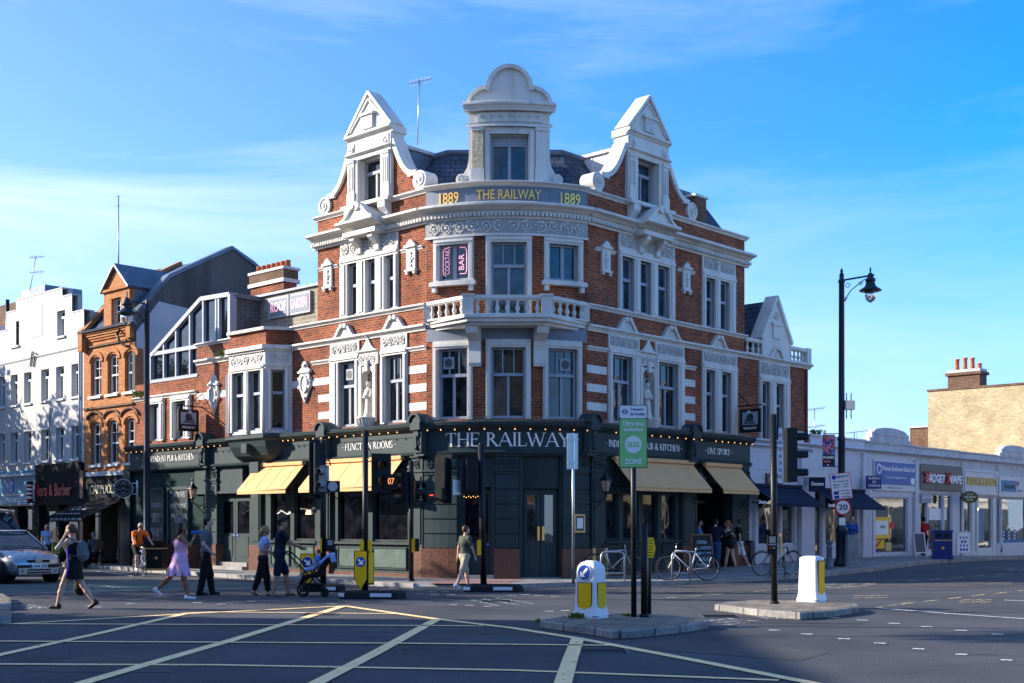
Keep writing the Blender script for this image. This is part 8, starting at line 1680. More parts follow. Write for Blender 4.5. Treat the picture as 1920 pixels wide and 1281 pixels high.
# other right pavement furniture
p = at(1555, 1066); t = thing('cast_iron_bollard', 'short fluted cast iron bollard left of the lamp post', 'bollard', p); q = MB(); q.lathe(p, [(.14, 0), (.14, .08), (.1, .12), (.09, .3), (.085, .62), (.11, .66), (.085, .7), (.08, .76), (.12, .8), (.1, .86), (.03, .9)], 'lead', 12); q.obj('post', t)
p = at(1597, 1063); t = thing('steel_cabinet', 'weathered grey steel post cabinet right of the lamp post', 'cabinet', p); q = MB(); prism(q, [(p[0]-.21, p[1]-.15), (p[0]+.21, p[1]-.15), (p[0]+.21, p[1]+.15), (p[0]-.21, p[1]+.15)], p[2], zat(p, 1003), 'lead_green', [(p[0]-.17, p[1]-.12), (p[0]+.17, p[1]-.12), (p[0]+.17, p[1]+.12), (p[0]-.17, p[1]+.12)]) if mat('lead_green', (.22,.26,.27), .6, var=.2, dirt=.5) else 0; q.box(Fr((p[0], p[1]-.16), (1, 0), (0, -1)), -.15, .15, 0, .01, p[2]+.1, p[2]+.9, 'lead_green'); q.obj('case', t)
p = at(1771, 1049); t = thing('litter_bin', 'blue double litter bin on the pavement before the vape shop', 'litter bin', p); G = frame_at(p[0], p[1], -100); q = MB(); q.box(G, -.38, .28, -.5, 0, p[2]+.02, p[2]+1.02, 'bin_blue'); q.box(G, -.41, .31, -.53, .03, p[2], p[2]+.12, 'bin_blue'); q.box(G, -.41, .31, -.53, .03, p[2]+1.0, p[2]+1.06, 'bin_blue'); q.box(G, -.3, -.1, 0, .012, p[2]+.78, p[2]+.94, 'dark_void'); q.box(G, -.03, .18, 0, .012, p[2]+.78, p[2]+.94, 'dark_void'); q.box(G, -.36, .26, 0, .01, p[2]+.68, p[2]+.7, 'gold'); q.disc(G, -.05, p[2]+.42, .05, 0, .01, 'gold', 12)
q.box(frame_at(p[0]+.3, p[1]+.2, -10), -.2, .15, 0, .03, p[2]+.76, p[2]+.96, 'blind'); q.obj('case', t)
def aboard(px, py, w_, h, a, label, frame='metal_grey', face='paper', lines_=None, tm='ink', z=.12, cat='a-board'):
    p = at(px, py, z); t = thing('pavement_sign', label, cat, p); n = yaw(a); G = Fr(p[:2], (-n[1], n[0]), n); q = MB()
    def lean(s_, o0): return [G.p(-w_/2, o0, p[2]), G.p(w_/2, o0, p[2]), G.p(w_/2, 0, p[2]+h), G.p(-w_/2, 0, p[2]+h)]
    class LF(Fr):
        def __init__(s): pass
        def p(s, t_, o, zz): return G.p(t_, .22*(1-zz/h)+o, p[2]+zz)
    F = LF(); fw = .045
    for x0, x1, y0, y1 in ((-w_/2, -w_/2+fw, 0, h), (w_/2-fw, w_/2, 0, h), (-w_/2+fw, w_/2-fw, h-fw, h), (-w_/2+fw, w_/2-fw, .12, .12+fw)): q.box(F, x0, x1, -.02, .02, y0, y1, frame)
    for x in (-w_/2+.02, w_/2-.02): q.tube([G.p(x, -.02, p[2]+h-.02), G.p(x, -.28, p[2])], .018, frame, 5)
    q.obj('frame', t); q = MB(); q.box(F, -w_/2+fw, w_/2-fw, -.01, .01, .12+fw, h-fw, face); fo = q.obj('board', t)
    if lines_:
        q = MB(); k = len(lines_); H_ = h-.35
        for i, s_ in enumerate(lines_):
            ln = min(.40, .045*len(s_)+.05)*w_; text(q, F, s_, -ln, ln, h-.16-(i+1)*H_/k+.03, H_/k*.6, .012, tm, bold=.0) if s_ else None
        q.obj('lettering', fo)
    return t, F, fo
aboard(1806, 1043, .55, 1.0, -100, 'white pavement sign right of the blue litter bin', 'white_paint', 'paper', ['- - -', '_ _', '- - -', '_ _ _'], 'sign_blue'); aboard(1868, 1042, .55, .85, -95, 'pavement sign reading nails with a black lower half', 'white_paint', 'shop_grey', ['Nails', 'PEDI', 'BROWS'], 'letter_white')
aboard(1722, 1043, .5, .95, -80, 'white framed pavement sign behind the person in red', 'white_paint', 'cloth_grey', None)
aboard(1180, 1076, .78, 1.15, -80, 'chalkboard on the pavement left of the folding doors', 'wood', 'blackboard', ['THE', 'RAILWAY', 'IS UNDER', 'NEW', 'MENU'], 'chalk', cat='chalkboard'); aboard(1314, 1076, .72, 1.2, -70, 'taller chalkboard beside the people at the doorway', 'wood', 'blackboard', ['OPEN', 'TAPS ROOM', 'BOARD GAMES', 'LIVE MUSIC', 'SUNDAY'], 'chalk', cat='chalkboard')
t, F, fo = aboard(233, 1056, .62, .78, -95, 'cafe pavement sign with pictures of food beside the cyclist', 'metal_black', 'paper', None)
q = MB(); k = 0
for i in range(2):
    for j in range(3): q.disc(F, -.13+i*.26, .27+j*.2, .085, .01, .02, ['gold_sign', 'sign_red', 'cloth_orange'][(i+j) % 3], 10); q.disc(F, -.13+i*.26, .27+j*.2, .045, .02, .025, ['refl_yellow', 'wood', 'gold'][(i*2+j) % 3], 8)
q.obj('food_picture', fo)
p = at(1405, 1060); t = thing('litter_bin', 'small dark litter bin at the right end of the pub', 'litter bin', p); q = MB(); q.xbox((p[0], p[1], p[2]+.38), .2, .3, .76, 'shop_grey', .7); q.xbox((p[0], p[1], p[2]+.79), .16, .24, .08, 'metal_black', .7); q.obj('case', t)
p = at(290, 1070); t = thing('litter_bin', 'black litter bin with a gold emblem near the cyclist', 'litter bin', p); G = frame_at(p[0], p[1], -95); q = MB(); q.box(G, -.3, .25, -.5, 0, p[2], p[2]+.75, 'metal_black'); q.box(G, -.33, .28, -.53, .03, p[2]+.02, p[2]+.06, 'gold_sign'); q.box(G, -.27, .22, -.47, -.03, p[2]+.75, p[2]+.92, 'metal_black'); q.box(G, -.3, .25, -.5, 0, p[2]+.92, p[2]+1.0, 'metal_black'); q.disc(G, .05, p[2]+.42, .05, 0, .01, 'gold', 12); q.box(G, -.31, .26, -.51, .01, p[2]+.72, p[2]+.75, 'gold_sign'); q.obj('case', t)
# wall mounted pieces
mb_ = thing('menu_board', 'gold framed menu case on the dark green corner pier', 'menu board', FC.p(c_(1086), .2, 1.3)); t = c_(1086, .2); q = MB(); q.box(FC, t-.17, t+.17, .17, .24, 1.42, 1.95, 'gold_sign', 1); q.box(FC, t-.12, t+.12, .24, .245, 1.48, 1.9, 'shop_grey', 1); q.box(FC, t-.09, t+.09, .245, .25, 1.54, 1.84, 'paper', 1); q.obj('case', mb_)
def lantern(F, px, yc, label, o=.62, from_t=None, g='wall lanterns on the pub'):
    t = F.t(px, o); z = F.z(px, yc, o); T_ = thing('wall_lantern', label, 'lantern', F.p(t, o, z-.3), group=g); c = F.p(t, o, z); q = MB()
    q.lathe(c, [(.02, .48), (.035, .42), (.015, .36), (.05, .3), (.06, .26), (.19, .12), (.2, .1), (.16, .1)], 'metal_black', 4, sm=False)
    for i in range(4): a = i*math.pi/2; q.tube([(c[0]+.155*math.cos(a), c[1]+.155*math.sin(a), c[2]+.1), (c[0]+.085*math.cos(a), c[1]+.085*math.sin(a), c[2]-.2)], .01, 'metal_black', 4)
    q.lathe(c, [(.09, -.2), (.1, -.22), (.04, -.26), (.03, -.38)], 'metal_black', 4, sm=False); q.obj('lantern_frame', T_)
    q = MB(); q.lathe(c, [(.148, .1), (.08, -.2)], 'lantern_glass', 4, sm=False); q.obj('lantern_glass', T_); q = MB(); q.ball((c[0], c[1], c[2]-.04), .035, 'bulb', 8); q.obj('bulb', T_)
    q = MB(); w0 = F.p(t, .15, z-.45); q.tube([(c[0], c[1], c[2]-.38), F.p(t, o*.6, z-.5), w0], .018, 'metal_black', 6); q.tube([F.p(t, o*.8, z-.42), F.p(t, o*.5, z-.62), F.p(t, .16, z-.75)], .014, 'metal_black', 6); q.obj('bracket', T_)
lantern(Rt, 1136, 908, 'lit wall lantern left of the long tan awning on the shaded side'); lantern(Rt, 1405, 912, 'wall lantern at the far right end of the pub beside the navy awning', o=.5); lantern(L, 361, 922, 'lit wall lantern beside the painted lettering at the left end'); lantern(L, 766, 905, 'lit wall lantern behind the signal post at the pub corner', o=.5); lantern(Rt, 1314, 905, 'wall lantern between the two tan awnings', o=.5)
def hang_sign(F, px0, px1, y0, y1, o0, o1, label):
    # board hangs perpendicular to the wall
    t = F.t((px0+px1)/2, (o0+o1)/2); z1 = F.z((px0+px1)/2, y0, (o0+o1)/2); z0 = F.z((px0+px1)/2, y1, (o0+o1)/2); T_ = thing('pub_sign', label, 'hanging sign', F.p(t, .1, z1))
    G = Fr(F.p(t, 0, 0)[:2], F.n, (-F.u[0], -F.u[1])); q = MB(); q.box(G, o0, o1, -.04, .04, z0, z1, 'metal_black'); so = q.obj('board', T_)
    for sg in (-1, 1):
        q = MB(); oo = .04*sg; q.box(G, o0+.1, o1-.1, min(oo, oo*1.1), max(oo, oo*1.1), z0+.25, z1-.1, 'grey_paint'); m_ = (o0+o1)/2; a, b = sorted((oo*1.1, oo*1.25))
        q.disc(G, m_, z0+.5, .13, a, b, 'blackboard', 14); q.poly(G, [(o0+.15, z0+.28), (o1-.15, z0+.28), (o1-.3, z0+.42), (m_, z0+.62), (o0+.25, z0+.48)], a, b+.001*0, 'cloth_grey')
        q.disc(G, m_-.05, z0+.66, .08, a, b, 'letter_grey', 10)
        if sg > 0 or True:
            vs, fs = textmesh('THE RAILWAY', 1, .0, .02); xs = [v[0] for v in vs]; ys = [v[1] for v in vs]; x0_, x1_ = min(xs), max(xs); d = 1 if sg > 0 else -1
            q.add([G.p(m_-d*(o1-o0)*.33+d*(o1-o0)*.66*(v[0]-x0_)/(x1_-x0_), oo*1.15, z0+.1+.08*(v[1]-min(ys))/(max(ys)-min(ys))) for v in vs], fs, 'letter_white')
        q.obj('painted_panel', so)
    q = MB(); q.tube([G.p(0, 0, z1+.12), G.p(o1+.05, 0, z1+.12)], .025, 'metal_black', 6); q.tube([G.p(0, 0, z1+.6), G.p(.25, 0, z1+.4), G.p(.5, 0, z1+.14)], .015, 'metal_black', 6); q.tube([G.p(.2+.1*math.cos(a), 0, z1+.3+.1*math.sin(a)) for a in [i*.6 for i in range(11)]], .012, 'metal_black', 5)
    for oo in (o0+.1, o1-.1): q.tube([G.p(oo, 0, z1), G.p(oo, 0, z1+.12)], .01, 'metal_black', 5)
    q.obj('bracket', T_)
hang_sign(L, 338, 367, 768, 809, .18, 1.0, 'black framed hanging pub sign with a locomotive on the sunlit left side'); hang_sign(Rt, 1393, 1422, 767, 811, .15, .95, 'black framed hanging pub sign on the shaded right side below the annex window')
sp_n = thing('street_name_plate', 'small white street name plate on the annex brick above the shops', 'street sign', Rt.p(12, 0, 4.7)); q = MB(); a, b = Rt.t(1487), Rt.t(1505); q.box(Rt, a, b, .0, .03, 4.6, 5.0, 'white_paint'); text(q, Rt, 'PUTNEY', a+.1, b-.1, 4.78, .1, .031, 'ink'); text(q, Rt, 'ROAD', a+.15, b-.15, 4.65, .08, .031, 'ink'); q.obj('plate', sp_n)
pv = thing('bureau_sign', 'navy projecting bureau de change sign beside the blue exchange fascia', 'sign', Rt.p(T(1627), .5, 3.4)); G = Fr(Rt.p(T(1638, .6), .6, 0)[:2], (.97, .24), (.24, -.97)); q = MB(); q.box(G, -.3, .3, -.05, .05, 3.02, 3.52, 'bin_blue')
for k, s_ in enumerate(('BUREAU', 'DE', 'CHANGE')): text(q, G, s_, -.04*len(s_), .04*len(s_), 3.38-.14*k, .09, .052, 'letter_white', bold=.01)
q.tube([G.p(-.3, 0, 3.3), Rt.p(T(1625), 0, 3.3)], .02, 'metal_black', 5); q.obj('board', pv)
dx_ = thing('agent_sign', 'navy projecting estate agent sign between the two navy awnings', 'sign', Rt.p(T(1520), .5, 3.3)); G = Fr(Rt.p(T(1532, .7), .7, 0)[:2], (.97, .24), (.24, -.97)); q = MB(); q.box(G, -.3, .3, -.04, .04, 2.82, 3.3, 'awning_navy'); text(q, G, 'Dexters', -.24, .24, 3.04, .13, .042, 'letter_white', bold=.02); q.tube([G.p(-.3, 0, 3.32), G.p(.32, 0, 3.32)], .02, 'metal_black', 5); q.tube([G.p(0, 0, 3.32), Rt.p(T(1520), 0, 3.3)], .02, 'metal_black', 5); q.obj('board', dx_)
nv = thing('oval_sign', 'olive oval projecting sign of the nail bar', 'sign', Rt.p(T(1800), .5, 2.9)); G = Fr(Rt.p(T(1818, .7), .7, 0)[:2], (.97, .24), (.24, -.97)); q = MB(); q.poly(G, [(.4*math.cos(2*math.pi*i/24), 2.84+.26*math.sin(2*math.pi*i/24)) for i in range(24)], -.04, .04, 'olive'); text(q, G, 'ID LOVE', -.15, .15, 2.92, .07, .042, 'letter_white'); text(q, G, 'NAIL BEAUTY', -.28, .28, 2.8, .08, .042, 'letter_white', bold=.01); text(q, G, 'UPSTAIRS', -.16, .16, 2.69, .06, .042, 'letter_white'); q.tube([G.p(-.4, 0, 2.84), Rt.p(T(1801), 0, 2.84)], .02, 'metal_black', 5); q.obj('board', nv)
# speakers: square patterned boxes seen in first floor windows are left to the glass; aerials
def aerial(base, h, a, n, ln, label, tilt=0, grid=True, r=.02, two=False, cat='aerial'):
    t = thing('tv_aerial', label, cat, base); q = MB(); top = (base[0]+tilt, base[1], base[2]+h); q.tube([base, top], r, 'metal_grey', 7); q.obj('mast', t)
    for k in range(2 if two else 1):
        z = top[2]-.05-k*.75; q = MB(); d = Vector((math.cos(a), math.sin(a)*.6, .25 if grid else .12)).normalized(); c = Vector((top[0], top[1], z)); q.tube([c-d*ln*.45, c+d*ln*.55], .012, 'metal_grey', 5); s_ = d.cross(Vector((0, 0, 1))).normalized(); u_ = s_.cross(d)
        for i in range(n): p = c+d*ln*(-.35+.9*i/n); q.tube([p-u_*.0-s_*.16-u_*.05, p+s_*.16+u_*.05], .006, 'metal_grey', 4); q.tube([p-u_*.11, p+u_*.11], .006, 'metal_grey', 4)
        if grid:
            for i in range(-3, 4): p = c-d*ln*.45; q.tube([p-s_*.22+u_*i*.09-d*.12*(abs(i)/3-1), p+s_*.22+u_*i*.09-d*.12*(abs(i)/3-1)], .006, 'metal_grey', 4)
        q.obj('antenna', t)
ap = PP(5.3, 3.4); yy = ap[1]; xx = (783-CX)/FPX*yy; aerial((xx, yy, 13.8), zat((0, yy), 150)-13.8, .15, 9, .8, 'television aerial on the pub roof between two gables', tilt=.05)
b_ = L.p(L.t(56, -4), -4, 9); aerial((b_[0], b_[1], L.z(56, 545, -4)), 1.7, .3, 7, .7, 'television aerial leaning on the roof of the white house', tilt=.3, grid=False, two=True)
b_ = L.p(L.t(222, -3), -3, 11.5); zt_ = L.z(222, 367, -3); mt = thing('radio_mast', 'thin tall radio mast on the roof of the orange brick house', 'mast', b_); q = MB(); q.tube([b_, (b_[0], b_[1], zt_)], [.05, .025], 'metal_grey', 7)
for z in (0, .4): q.tube([(b_[0]-.1, b_[1], zt_-z-.05), (b_[0]+.1, b_[1], zt_-z)], .01, 'metal_grey', 4)
q.obj('mast', mt)
b_ = Rt.p(Rt.t(1527, -4), -4, 4.5); aerial((b_[0], b_[1], 4.7), Rt.z(1527, 765, -4)-4.7, .2, 8, .9, 'pair of television aerials behind the white shop parapet', grid=False, two=True)
b_ = Rt.p(Rt.t(1610, -4), -4, 4.5); t = thing('tv_aerial', 'low comb shaped aerial on the shop roof right of the lamp post', 'aerial', b_); q = MB(); zt_ = Rt.z(1610, 800, -4); q.tube([(b_[0]-.6, b_[1], zt_-.3), (b_[0]+.7, b_[1], zt_-.15)], .015, 'metal_grey', 5); q.tube([(b_[0]-.2, b_[1], 4.6), (b_[0]-.2, b_[1], zt_-.25)], .02, 'metal_grey', 6)
for i in range(6): q.tube([(b_[0]-.55+i*.23, b_[1], zt_-.6), (b_[0]-.55+i*.23, b_[1], zt_+.15)], .008, 'metal_grey', 4)
q.obj('antenna', t)
# statues
def statue(F, tc, label, sg=1):
    c = F.p(tc, .0, 4.9); t = thing('statue', label, 'statue', c, math.atan2(F.n[1], F.n[0])); pr = [('c', (0, 0, .05), (0, .02*sg, .45), .12, .10, .03), ('c', (0, .02*sg, .45), (0, 0, .75), .09, .11, .04), ('e', (.01, 0, .80), (.09, .14, .1), .03), ('c', (0, 0, .85), (.01, 0, .95), .04, .04, .02), ('e', (.02, .01*sg, 1.02), (.07, .062, .085), .01), ('c', (0, .13, .82), (.06, .15, .62), .04, .035, .02), ('c', (.06, .15, .62), (.14, .02, .6), .035, .03, .02), ('c', (0, -.13, .82), (.05, -.16, .62), .04, .035, .02), ('c', (.05, -.16, .62), (.14, -.02, .64), .035, .03, .02), ('c', (.05, .05, .1), (.04, .06, .5), .05, .03, .02), ('c', (.07, -.04, .1), (.05, -.03, .5), .05, .03, .02), ('e', (.14, 0, .64), (.05, .07, .06), .02), ('c', (.02, 0, 0), (.02, 0, .05), .15, .14, .02)]
    V, F2 = sdf_mesh(pr, .016); q = MB(); q.add([tuple(a) for a in V], [tuple(f) for f in F2], 'statue', sm=True); q.obj('figure', t, local=True)
statue(L, nL_t, 'pale carved figure standing in the sunlit left niche'); statue(Rt, nR_t, 'pale carved figure standing in the shaded right niche', -1)
# weeds on the island and parapet
def weed(pos, label, s_=.2, n=60, seed=1):
    t = thing('weed', label, 'plant', pos); rnd = random.Random(seed); q = MB()
    for i in range(n):
        a = rnd.uniform(0, 6.28); ln = rnd.uniform(.4, 1)*s_; w_ = .012; x, y = rnd.gauss(0, s_*.5), rnd.gauss(0, s_*.3); p = Vector((x, y, 0)); e = p+Vector((math.cos(a)*ln*.6, math.sin(a)*ln*.6, ln*.8)); m = (p+e)/2+Vector((0, 0, ln*.2)); sd2 = Vector((-math.sin(a), math.cos(a), 0))*w_
        q.add([p-sd2, p+sd2, m+sd2*1.5, e, m-sd2*1.5], [(0, 1, 2, 3, 4)], 'weed')
    q.obj('leaves', t, local=True)
weed(at(1082, 1160, .13), 'tuft of weeds at the foot of the blue arrow bollard', .14, 50, 1); weed(at(1018, 1168, .0), 'small weed growing at the left tip of the island kerb', .10, 30, 2); weed(at(1178, 1156, .13), 'tiny weed beside the green sign post', .08, 20, 3)
weed(L.p(L.t(421), .1, 7.42), 'green weed growing from the ledge beside the bay', .35, 60, 4); weed(L.p(L.t(270), .1, 6.4), 'green weed growing from the wall by the left lamp post', .35, 50, 5); weed(Rt.p(Rt.t(1534), -.1, 4.95), 'leafy weed on the white shop parapet', .3, 50, 6)
# cafe tables
def cafe_table(t_, o, label):
    p = L.p(t_, o, .12); T_ = thing('cafe_table', label, 'table', p); q = MB(); q.lathe(p, [(.02, .0), (.22, .0), (.22, .03), (.03, .05), (.03, .7)], 'metal_black', 12); q.obj('pedestal', T_); q = MB(); q.lathe(p, [(.02, .7), (.36, .7), (.36, .74), (.02, .74)], 'wood', 18); q.obj('tabletop', T_); return p
def cafe_chair(t_, o, a, label):
    p = L.p(t_, o, .12); T_ = thing('cafe_chair', label, 'chair', p, a); q = MB(); q.xbox((0, 0, .45), .4, .4, .04, 'metal_black'); q.obj('seat', T_, local=True); q = MB(); q.xbox((-.19, 0, .75), .03, .38, .3, 'wood'); q.obj('backrest', T_, local=True)
    for x in (-.17, .17):
        for y in (-.17, .17): q = MB(); q.tube([(x, y, 0), (x, y, .6 if x < 0 else .44)], .015, 'metal_black', 5); q.obj('leg', T_, local=True)
p1 = cafe_table(18.1, 1.0, 'dark cafe table right of the seated person'); p2 = cafe_table(19.4, 1.0, 'dark cafe table under the black awning, with cups'); cafe_chair(17.35, .9, R_(150), 'black chair carrying the seated grey haired person'); cafe_chair(18.8, .9, R_(-30), 'empty black chair between the two cafe tables'); cafe_chair(20.1, .9, R_(150), 'empty black chair at the left cafe table')
for i in range(2):
    c = L.p(19.3+i*.2, .95+i*.1, .86); t = thing('cup', 'white cups standing on the left cafe table', 'cup', c, group='cups on the cafe table'); q = MB(); q.lathe((0, 0, 0), [(.03, 0), (.045, .08), (.04, .08)], 'plastic_white', 10); q.obj('cup_body', t, local=True)
# ================================================================ BICYCLES, RACKS, PRAM, VEHICLES
mat('car_silver', (.36,.40,.44), .28, metal=.6, var=.03, coat=.6); mat('car_dark', (.02,.035,.05), .3, var=.05, coat=.6); mat('headlight', (.75,.78,.8), .12, var=0, spec=1); mat('tyre', (.015,.015,.016), .8, var=.1); mat('rim', (.4,.4,.42), .35, metal=.8, var=.05); mat('plate_white', (.8,.8,.78), .4, var=0); mat('bike_silver', (.5,.5,.5), .3, metal=.7, var=.05); mat('bike_white', (.65,.65,.68), .35, var=.05); mat('bike_blue', (.25,.4,.6), .35, var=.05)
def bicycle(px0, px1, py, label, m='metal_black', h=.12, group=None, flip=False, world=None, rz=None, R=.345, drop=False):
    if world: (x, y), z, ang = world, h, rz
    else:
        a = at(px0, py, h); b = at(px1, py, h); x, y = (a[0]+b[0])/2, (a[1]+b[1])/2; z = a[2]; ang = math.atan2(b[1]-a[1], b[0]-a[0])
        if rz is not None: ang = rz
    t = thing('bicycle', label, 'bicycle', (x, y, z), ang+(math.pi if flip else 0), group); wb = .53
    for sx, nm in ((-wb, 'rear_wheel'), (wb, 'front_wheel')):
        q = MB(); n = 28; q.tube([(sx+R*math.cos(2*math.pi*i/n), 0, R+R*math.sin(2*math.pi*i/n)) for i in range(n)], .017, 'tyre', 6, closed=True); q.tube([(sx+(R-.022)*math.cos(2*math.pi*i/n), 0, R+(R-.022)*math.sin(2*math.pi*i/n)) for i in range(n)], .010, 'rim', 5, closed=True)
        for i in range(16): a = 2*math.pi*i/16; q.tube([(sx+.02*math.cos(a+.8), .02*(-1)**i, R+.02*math.sin(a+.8)), (sx+(R-.03)*math.cos(a), 0, R+(R-.03)*math.sin(a))], .0022, 'steel', 3)
        q.tube([(sx, -.05, R), (sx, .05, R)], .02, 'steel', 6); q.obj(nm, t, local=True)
    q = MB(); bb = (-.08, 0, .29); st_ = (-.22, 0, .78); hd = (.33, 0, .82); hd2 = (.36, 0, .70)
    for a, b, r in (((-wb, .05, R), (-.22, .02, .74), .009), ((-wb, -.05, R), (-.22, -.02, .74), .009), ((-wb, .05, R), bb, .010), ((-wb, -.05, R), bb, .010), (bb, st_, .016), (bb, hd2, .019), (st_ if not drop else (-.16, 0, .5), hd if not drop else hd2, .016), (hd, hd2, .02)): q.tube([a, b], r, m, 7)
    q.obj('frame', t, local=True); q = MB()
    for s_ in (-1, 1): q.tube([(.36, .0, .70), (.37, .045*s_, .66), (wb, .05*s_, R)], .011, m, 6)
    q.obj('fork', t, local=True); q = MB(); q.tube([(.33, 0, .82), (.31, 0, .98)], .013, 'steel', 6); q.tube([(.24, -.29, 1.0), (.33, -.22, 1.01), (.33, 0, .98), (.33, .22, 1.01), (.24, .29, 1.0)], .012, 'metal_black', 6); q.obj('handlebar', t, local=True)
    q = MB(); q.tube([st_, (-.245, 0, .9)], .012, 'steel', 6); q.obj('seat_post', t, local=True); q = MB(); q.add(*(lambda v: (v, [(0, 1, 2), (3, 5, 4), (0, 3, 4, 1), (1, 4, 5, 2), (2, 5, 3, 0)]))([(-.38, -.07, .93), (-.38, .07, .93), (-.1, 0, .93), (-.36, -.05, .9), (-.36, .05, .9), (-.12, 0, .9)]), 'metal_black'); q.ball((-.3, 0, .915), .075, 'metal_black', 8, (1.2, .9, .35)); q.obj('saddle', t, local=True)
    q = MB(); q.tube([(-.08+.09*math.cos(2*math.pi*i/16), .04, .29+.09*math.sin(2*math.pi*i/16)) for i in range(16)], .008, 'steel', 4, closed=True); q.tube([(-.08, -.05, .29), (-.08, .05, .29), (0, .06, .16)], .01, 'metal_black', 5); q.tube([(0, .06, .16), (0, .14, .16)], .018, 'metal_black', 5); q.tube([(-.08, -.05, .29), (-.16, -.06, .42)], .01, 'metal_black', 5); q.tube([(-.16, -.06, .42), (-.16, -.14, .42)], .018, 'metal_black', 5); q.tube([(-.08, .04, .38), (-wb, .04, R+.04)], .004, 'metal_black', 3); q.tube([(-.08, .04, .20), (-wb, .04, R-.04)], .004, 'metal_black', 3); q.obj('crankset', t, local=True)
    q = MB(); n = 10
    for sx, a0, a1 in ((-wb, 20, 170), (wb, 60, 170)): q.tube([(sx+(R+.035)*math.cos(R_(a0+(a1-a0)*i/n)), 0, R+(R+.035)*math.sin(R_(a0+(a1-a0)*i/n))) for i in range(n+1)], .012, 'metal_black', 5)
    q.obj('mudguard', t, local=True); return t
bicycle(1122, 1179, 1086, 'silver bicycle locked to the left rack, partly behind the green sign posts', 'bike_silver', R=.34, rz=R_(2)); bicycle(1268, 1311, 1088, 'pale framed bicycle locked to the middle rack', 'bike_white', flip=True, rz=R_(0)); bicycle(1438, 1478, 1079, 'black bicycle locked to the right rack by the estate agent', 'metal_black', rz=R_(22))
def rack(px0, px1, py, label):
    a, b = at(px0, py), at(px1, py); t = thing('bike_rack', label, 'bike rack', ((a[0]+b[0])/2, a[1], a[2])); q = MB(); h = .8; r = .12; za = a[2]
    q.tube([(a[0], a[1], za), (a[0], a[1], za+h-r), (a[0]+r*.3, a[1], za+h-r*.3), (a[0]+r, a[1], za+h), (b[0]-r, b[1], za+h), (b[0]-r*.3, b[1], za+h-r*.3), (b[0], b[1], za+h-r), (b[0], b[1], za)], .024, 'metal_grey', 9); q.tube([(a[0], a[1], za+.22), (b[0], b[1], za+.22)], .018, 'metal_grey', 7); q.obj('hoop', t)
rack(1127, 1171, 1090, 'galvanised hoop rack holding the silver bicycle'); rack(1260, 1294, 1090, 'galvanised hoop rack holding the pale framed bicycle'); rack(1444, 1472, 1081, 'galvanised hoop rack holding the black bicycle')
for i, px in enumerate((1114, 1137)):
    p = Rt.p(Rt.t(px, .5), .5, .12); t = thing('brass_post', ['brass post behind the rear wheel of the silver bicycle', 'brass post behind the saddle of the silver bicycle, nearer the chalkboard'][i], 'post', p, group='brass posts by the pub wall'); q = MB(); q.tube([(0, 0, 0), (0, 0, .86)], .045, 'gold_sign', 12); q.obj('post', t, local=True)
# cyclist
pcx = gp(262, 1080); ang = R_(-60); bicycle(0, 0, 0, 'black bicycle ridden by the person in the orange shirt', 'bike_blue', h=0, world=pcx, rz=ang)
t, J, B = person(0, 0, 'person in an orange shirt and sunglasses riding a bicycle', 1.76, ang, dict(hl=78, kl=72, hr=48, kr=60, lean=32, sl=42, el=20, sr=42, er=20, al=14, ar=14, head=10, hx=-.02, fl=0, fr=0), 'skin_light', ('bald', 'hair_dark'), top=('cloth_orange', .55), bottom=('cloth_black', .44, 1.1), shoes='shoe_white', world=(pcx[0]-.28*math.cos(ang), pcx[1]-.28*math.sin(ang)), sit=True, z0=.04)
hp = B['hp']; q = MB(); q.tube([tuple(hp(.02, -.085, .01)), tuple(hp(.085, -.05, .01)), tuple(hp(.1, 0, .01)), tuple(hp(.085, .05, .01)), tuple(hp(.02, .085, .01))], .018, 'ink', 6); q.obj('sunglasses', t, local=True)
q = MB(); s = B['s']
for sg in (-1, 1): q.tube([tuple(B['nk']+Vector((-.1, sg*.11, -.06))), tuple(B['nk']+Vector((.02, sg*.12, .035))), tuple(B['ch']+Vector((.15, sg*.11, .06))), tuple(B['ch']+Vector((.13, sg*.13, -.1)))], .024, 'ink', 6)
q.obj('backpack_strap', t, local=True)
# pram
pp_ = gp(582, 1118.5); t = thing('pram', 'black pushchair with a blue towel over its hood', 'pram', (*pp_, .0), R_(-4))
for sx, sy, r, nm in ((-.24, .26, .145, 'rear_wheel'), (-.10, -.28, .145, 'rear_wheel'), (.30, .2, .09, 'front_wheel'), (.38, -.2, .09, 'front_wheel')):
    q = MB(); n = 22; q.tube([(sx+(r-.02)*math.cos(2*math.pi*i/n), sy, r+(r-.02)*math.sin(2*math.pi*i/n)) for i in range(n)], .024, 'tyre', 7, closed=True); q.tube([(sx, sy-.03, r), (sx, sy+.03, r)], .03, 'metal_black', 7)
    for i in range(5): a = 2*math.pi*i/5; q.tube([(sx, sy, r), (sx+(r-.03)*math.cos(a), sy, r+(r-.03)*math.sin(a))], .012, 'metal_black', 5)
    q.obj(nm, t, local=True)
q = MB()
for sy in (-.25, .25): q.tube([(-.52, sy, 1.02), (-.40, sy, .92), (.02, sy, .50), (.36, sy*.8, .12)], .018, 'metal_black', 7); q.tube([(-.18, sy, .15), (.05, sy, .48), (.26, sy, .78)], .016, 'metal_black', 6)
q.tube([(-.52, -.25, 1.02), (-.54, 0, 1.03), (-.52, .25, 1.02)], .022, 'metal_black', 7); q.tube([(-.18, -.26, .15), (-.18, .26, .15)], .014, 'metal_black', 6); q.obj('frame', t, local=True)
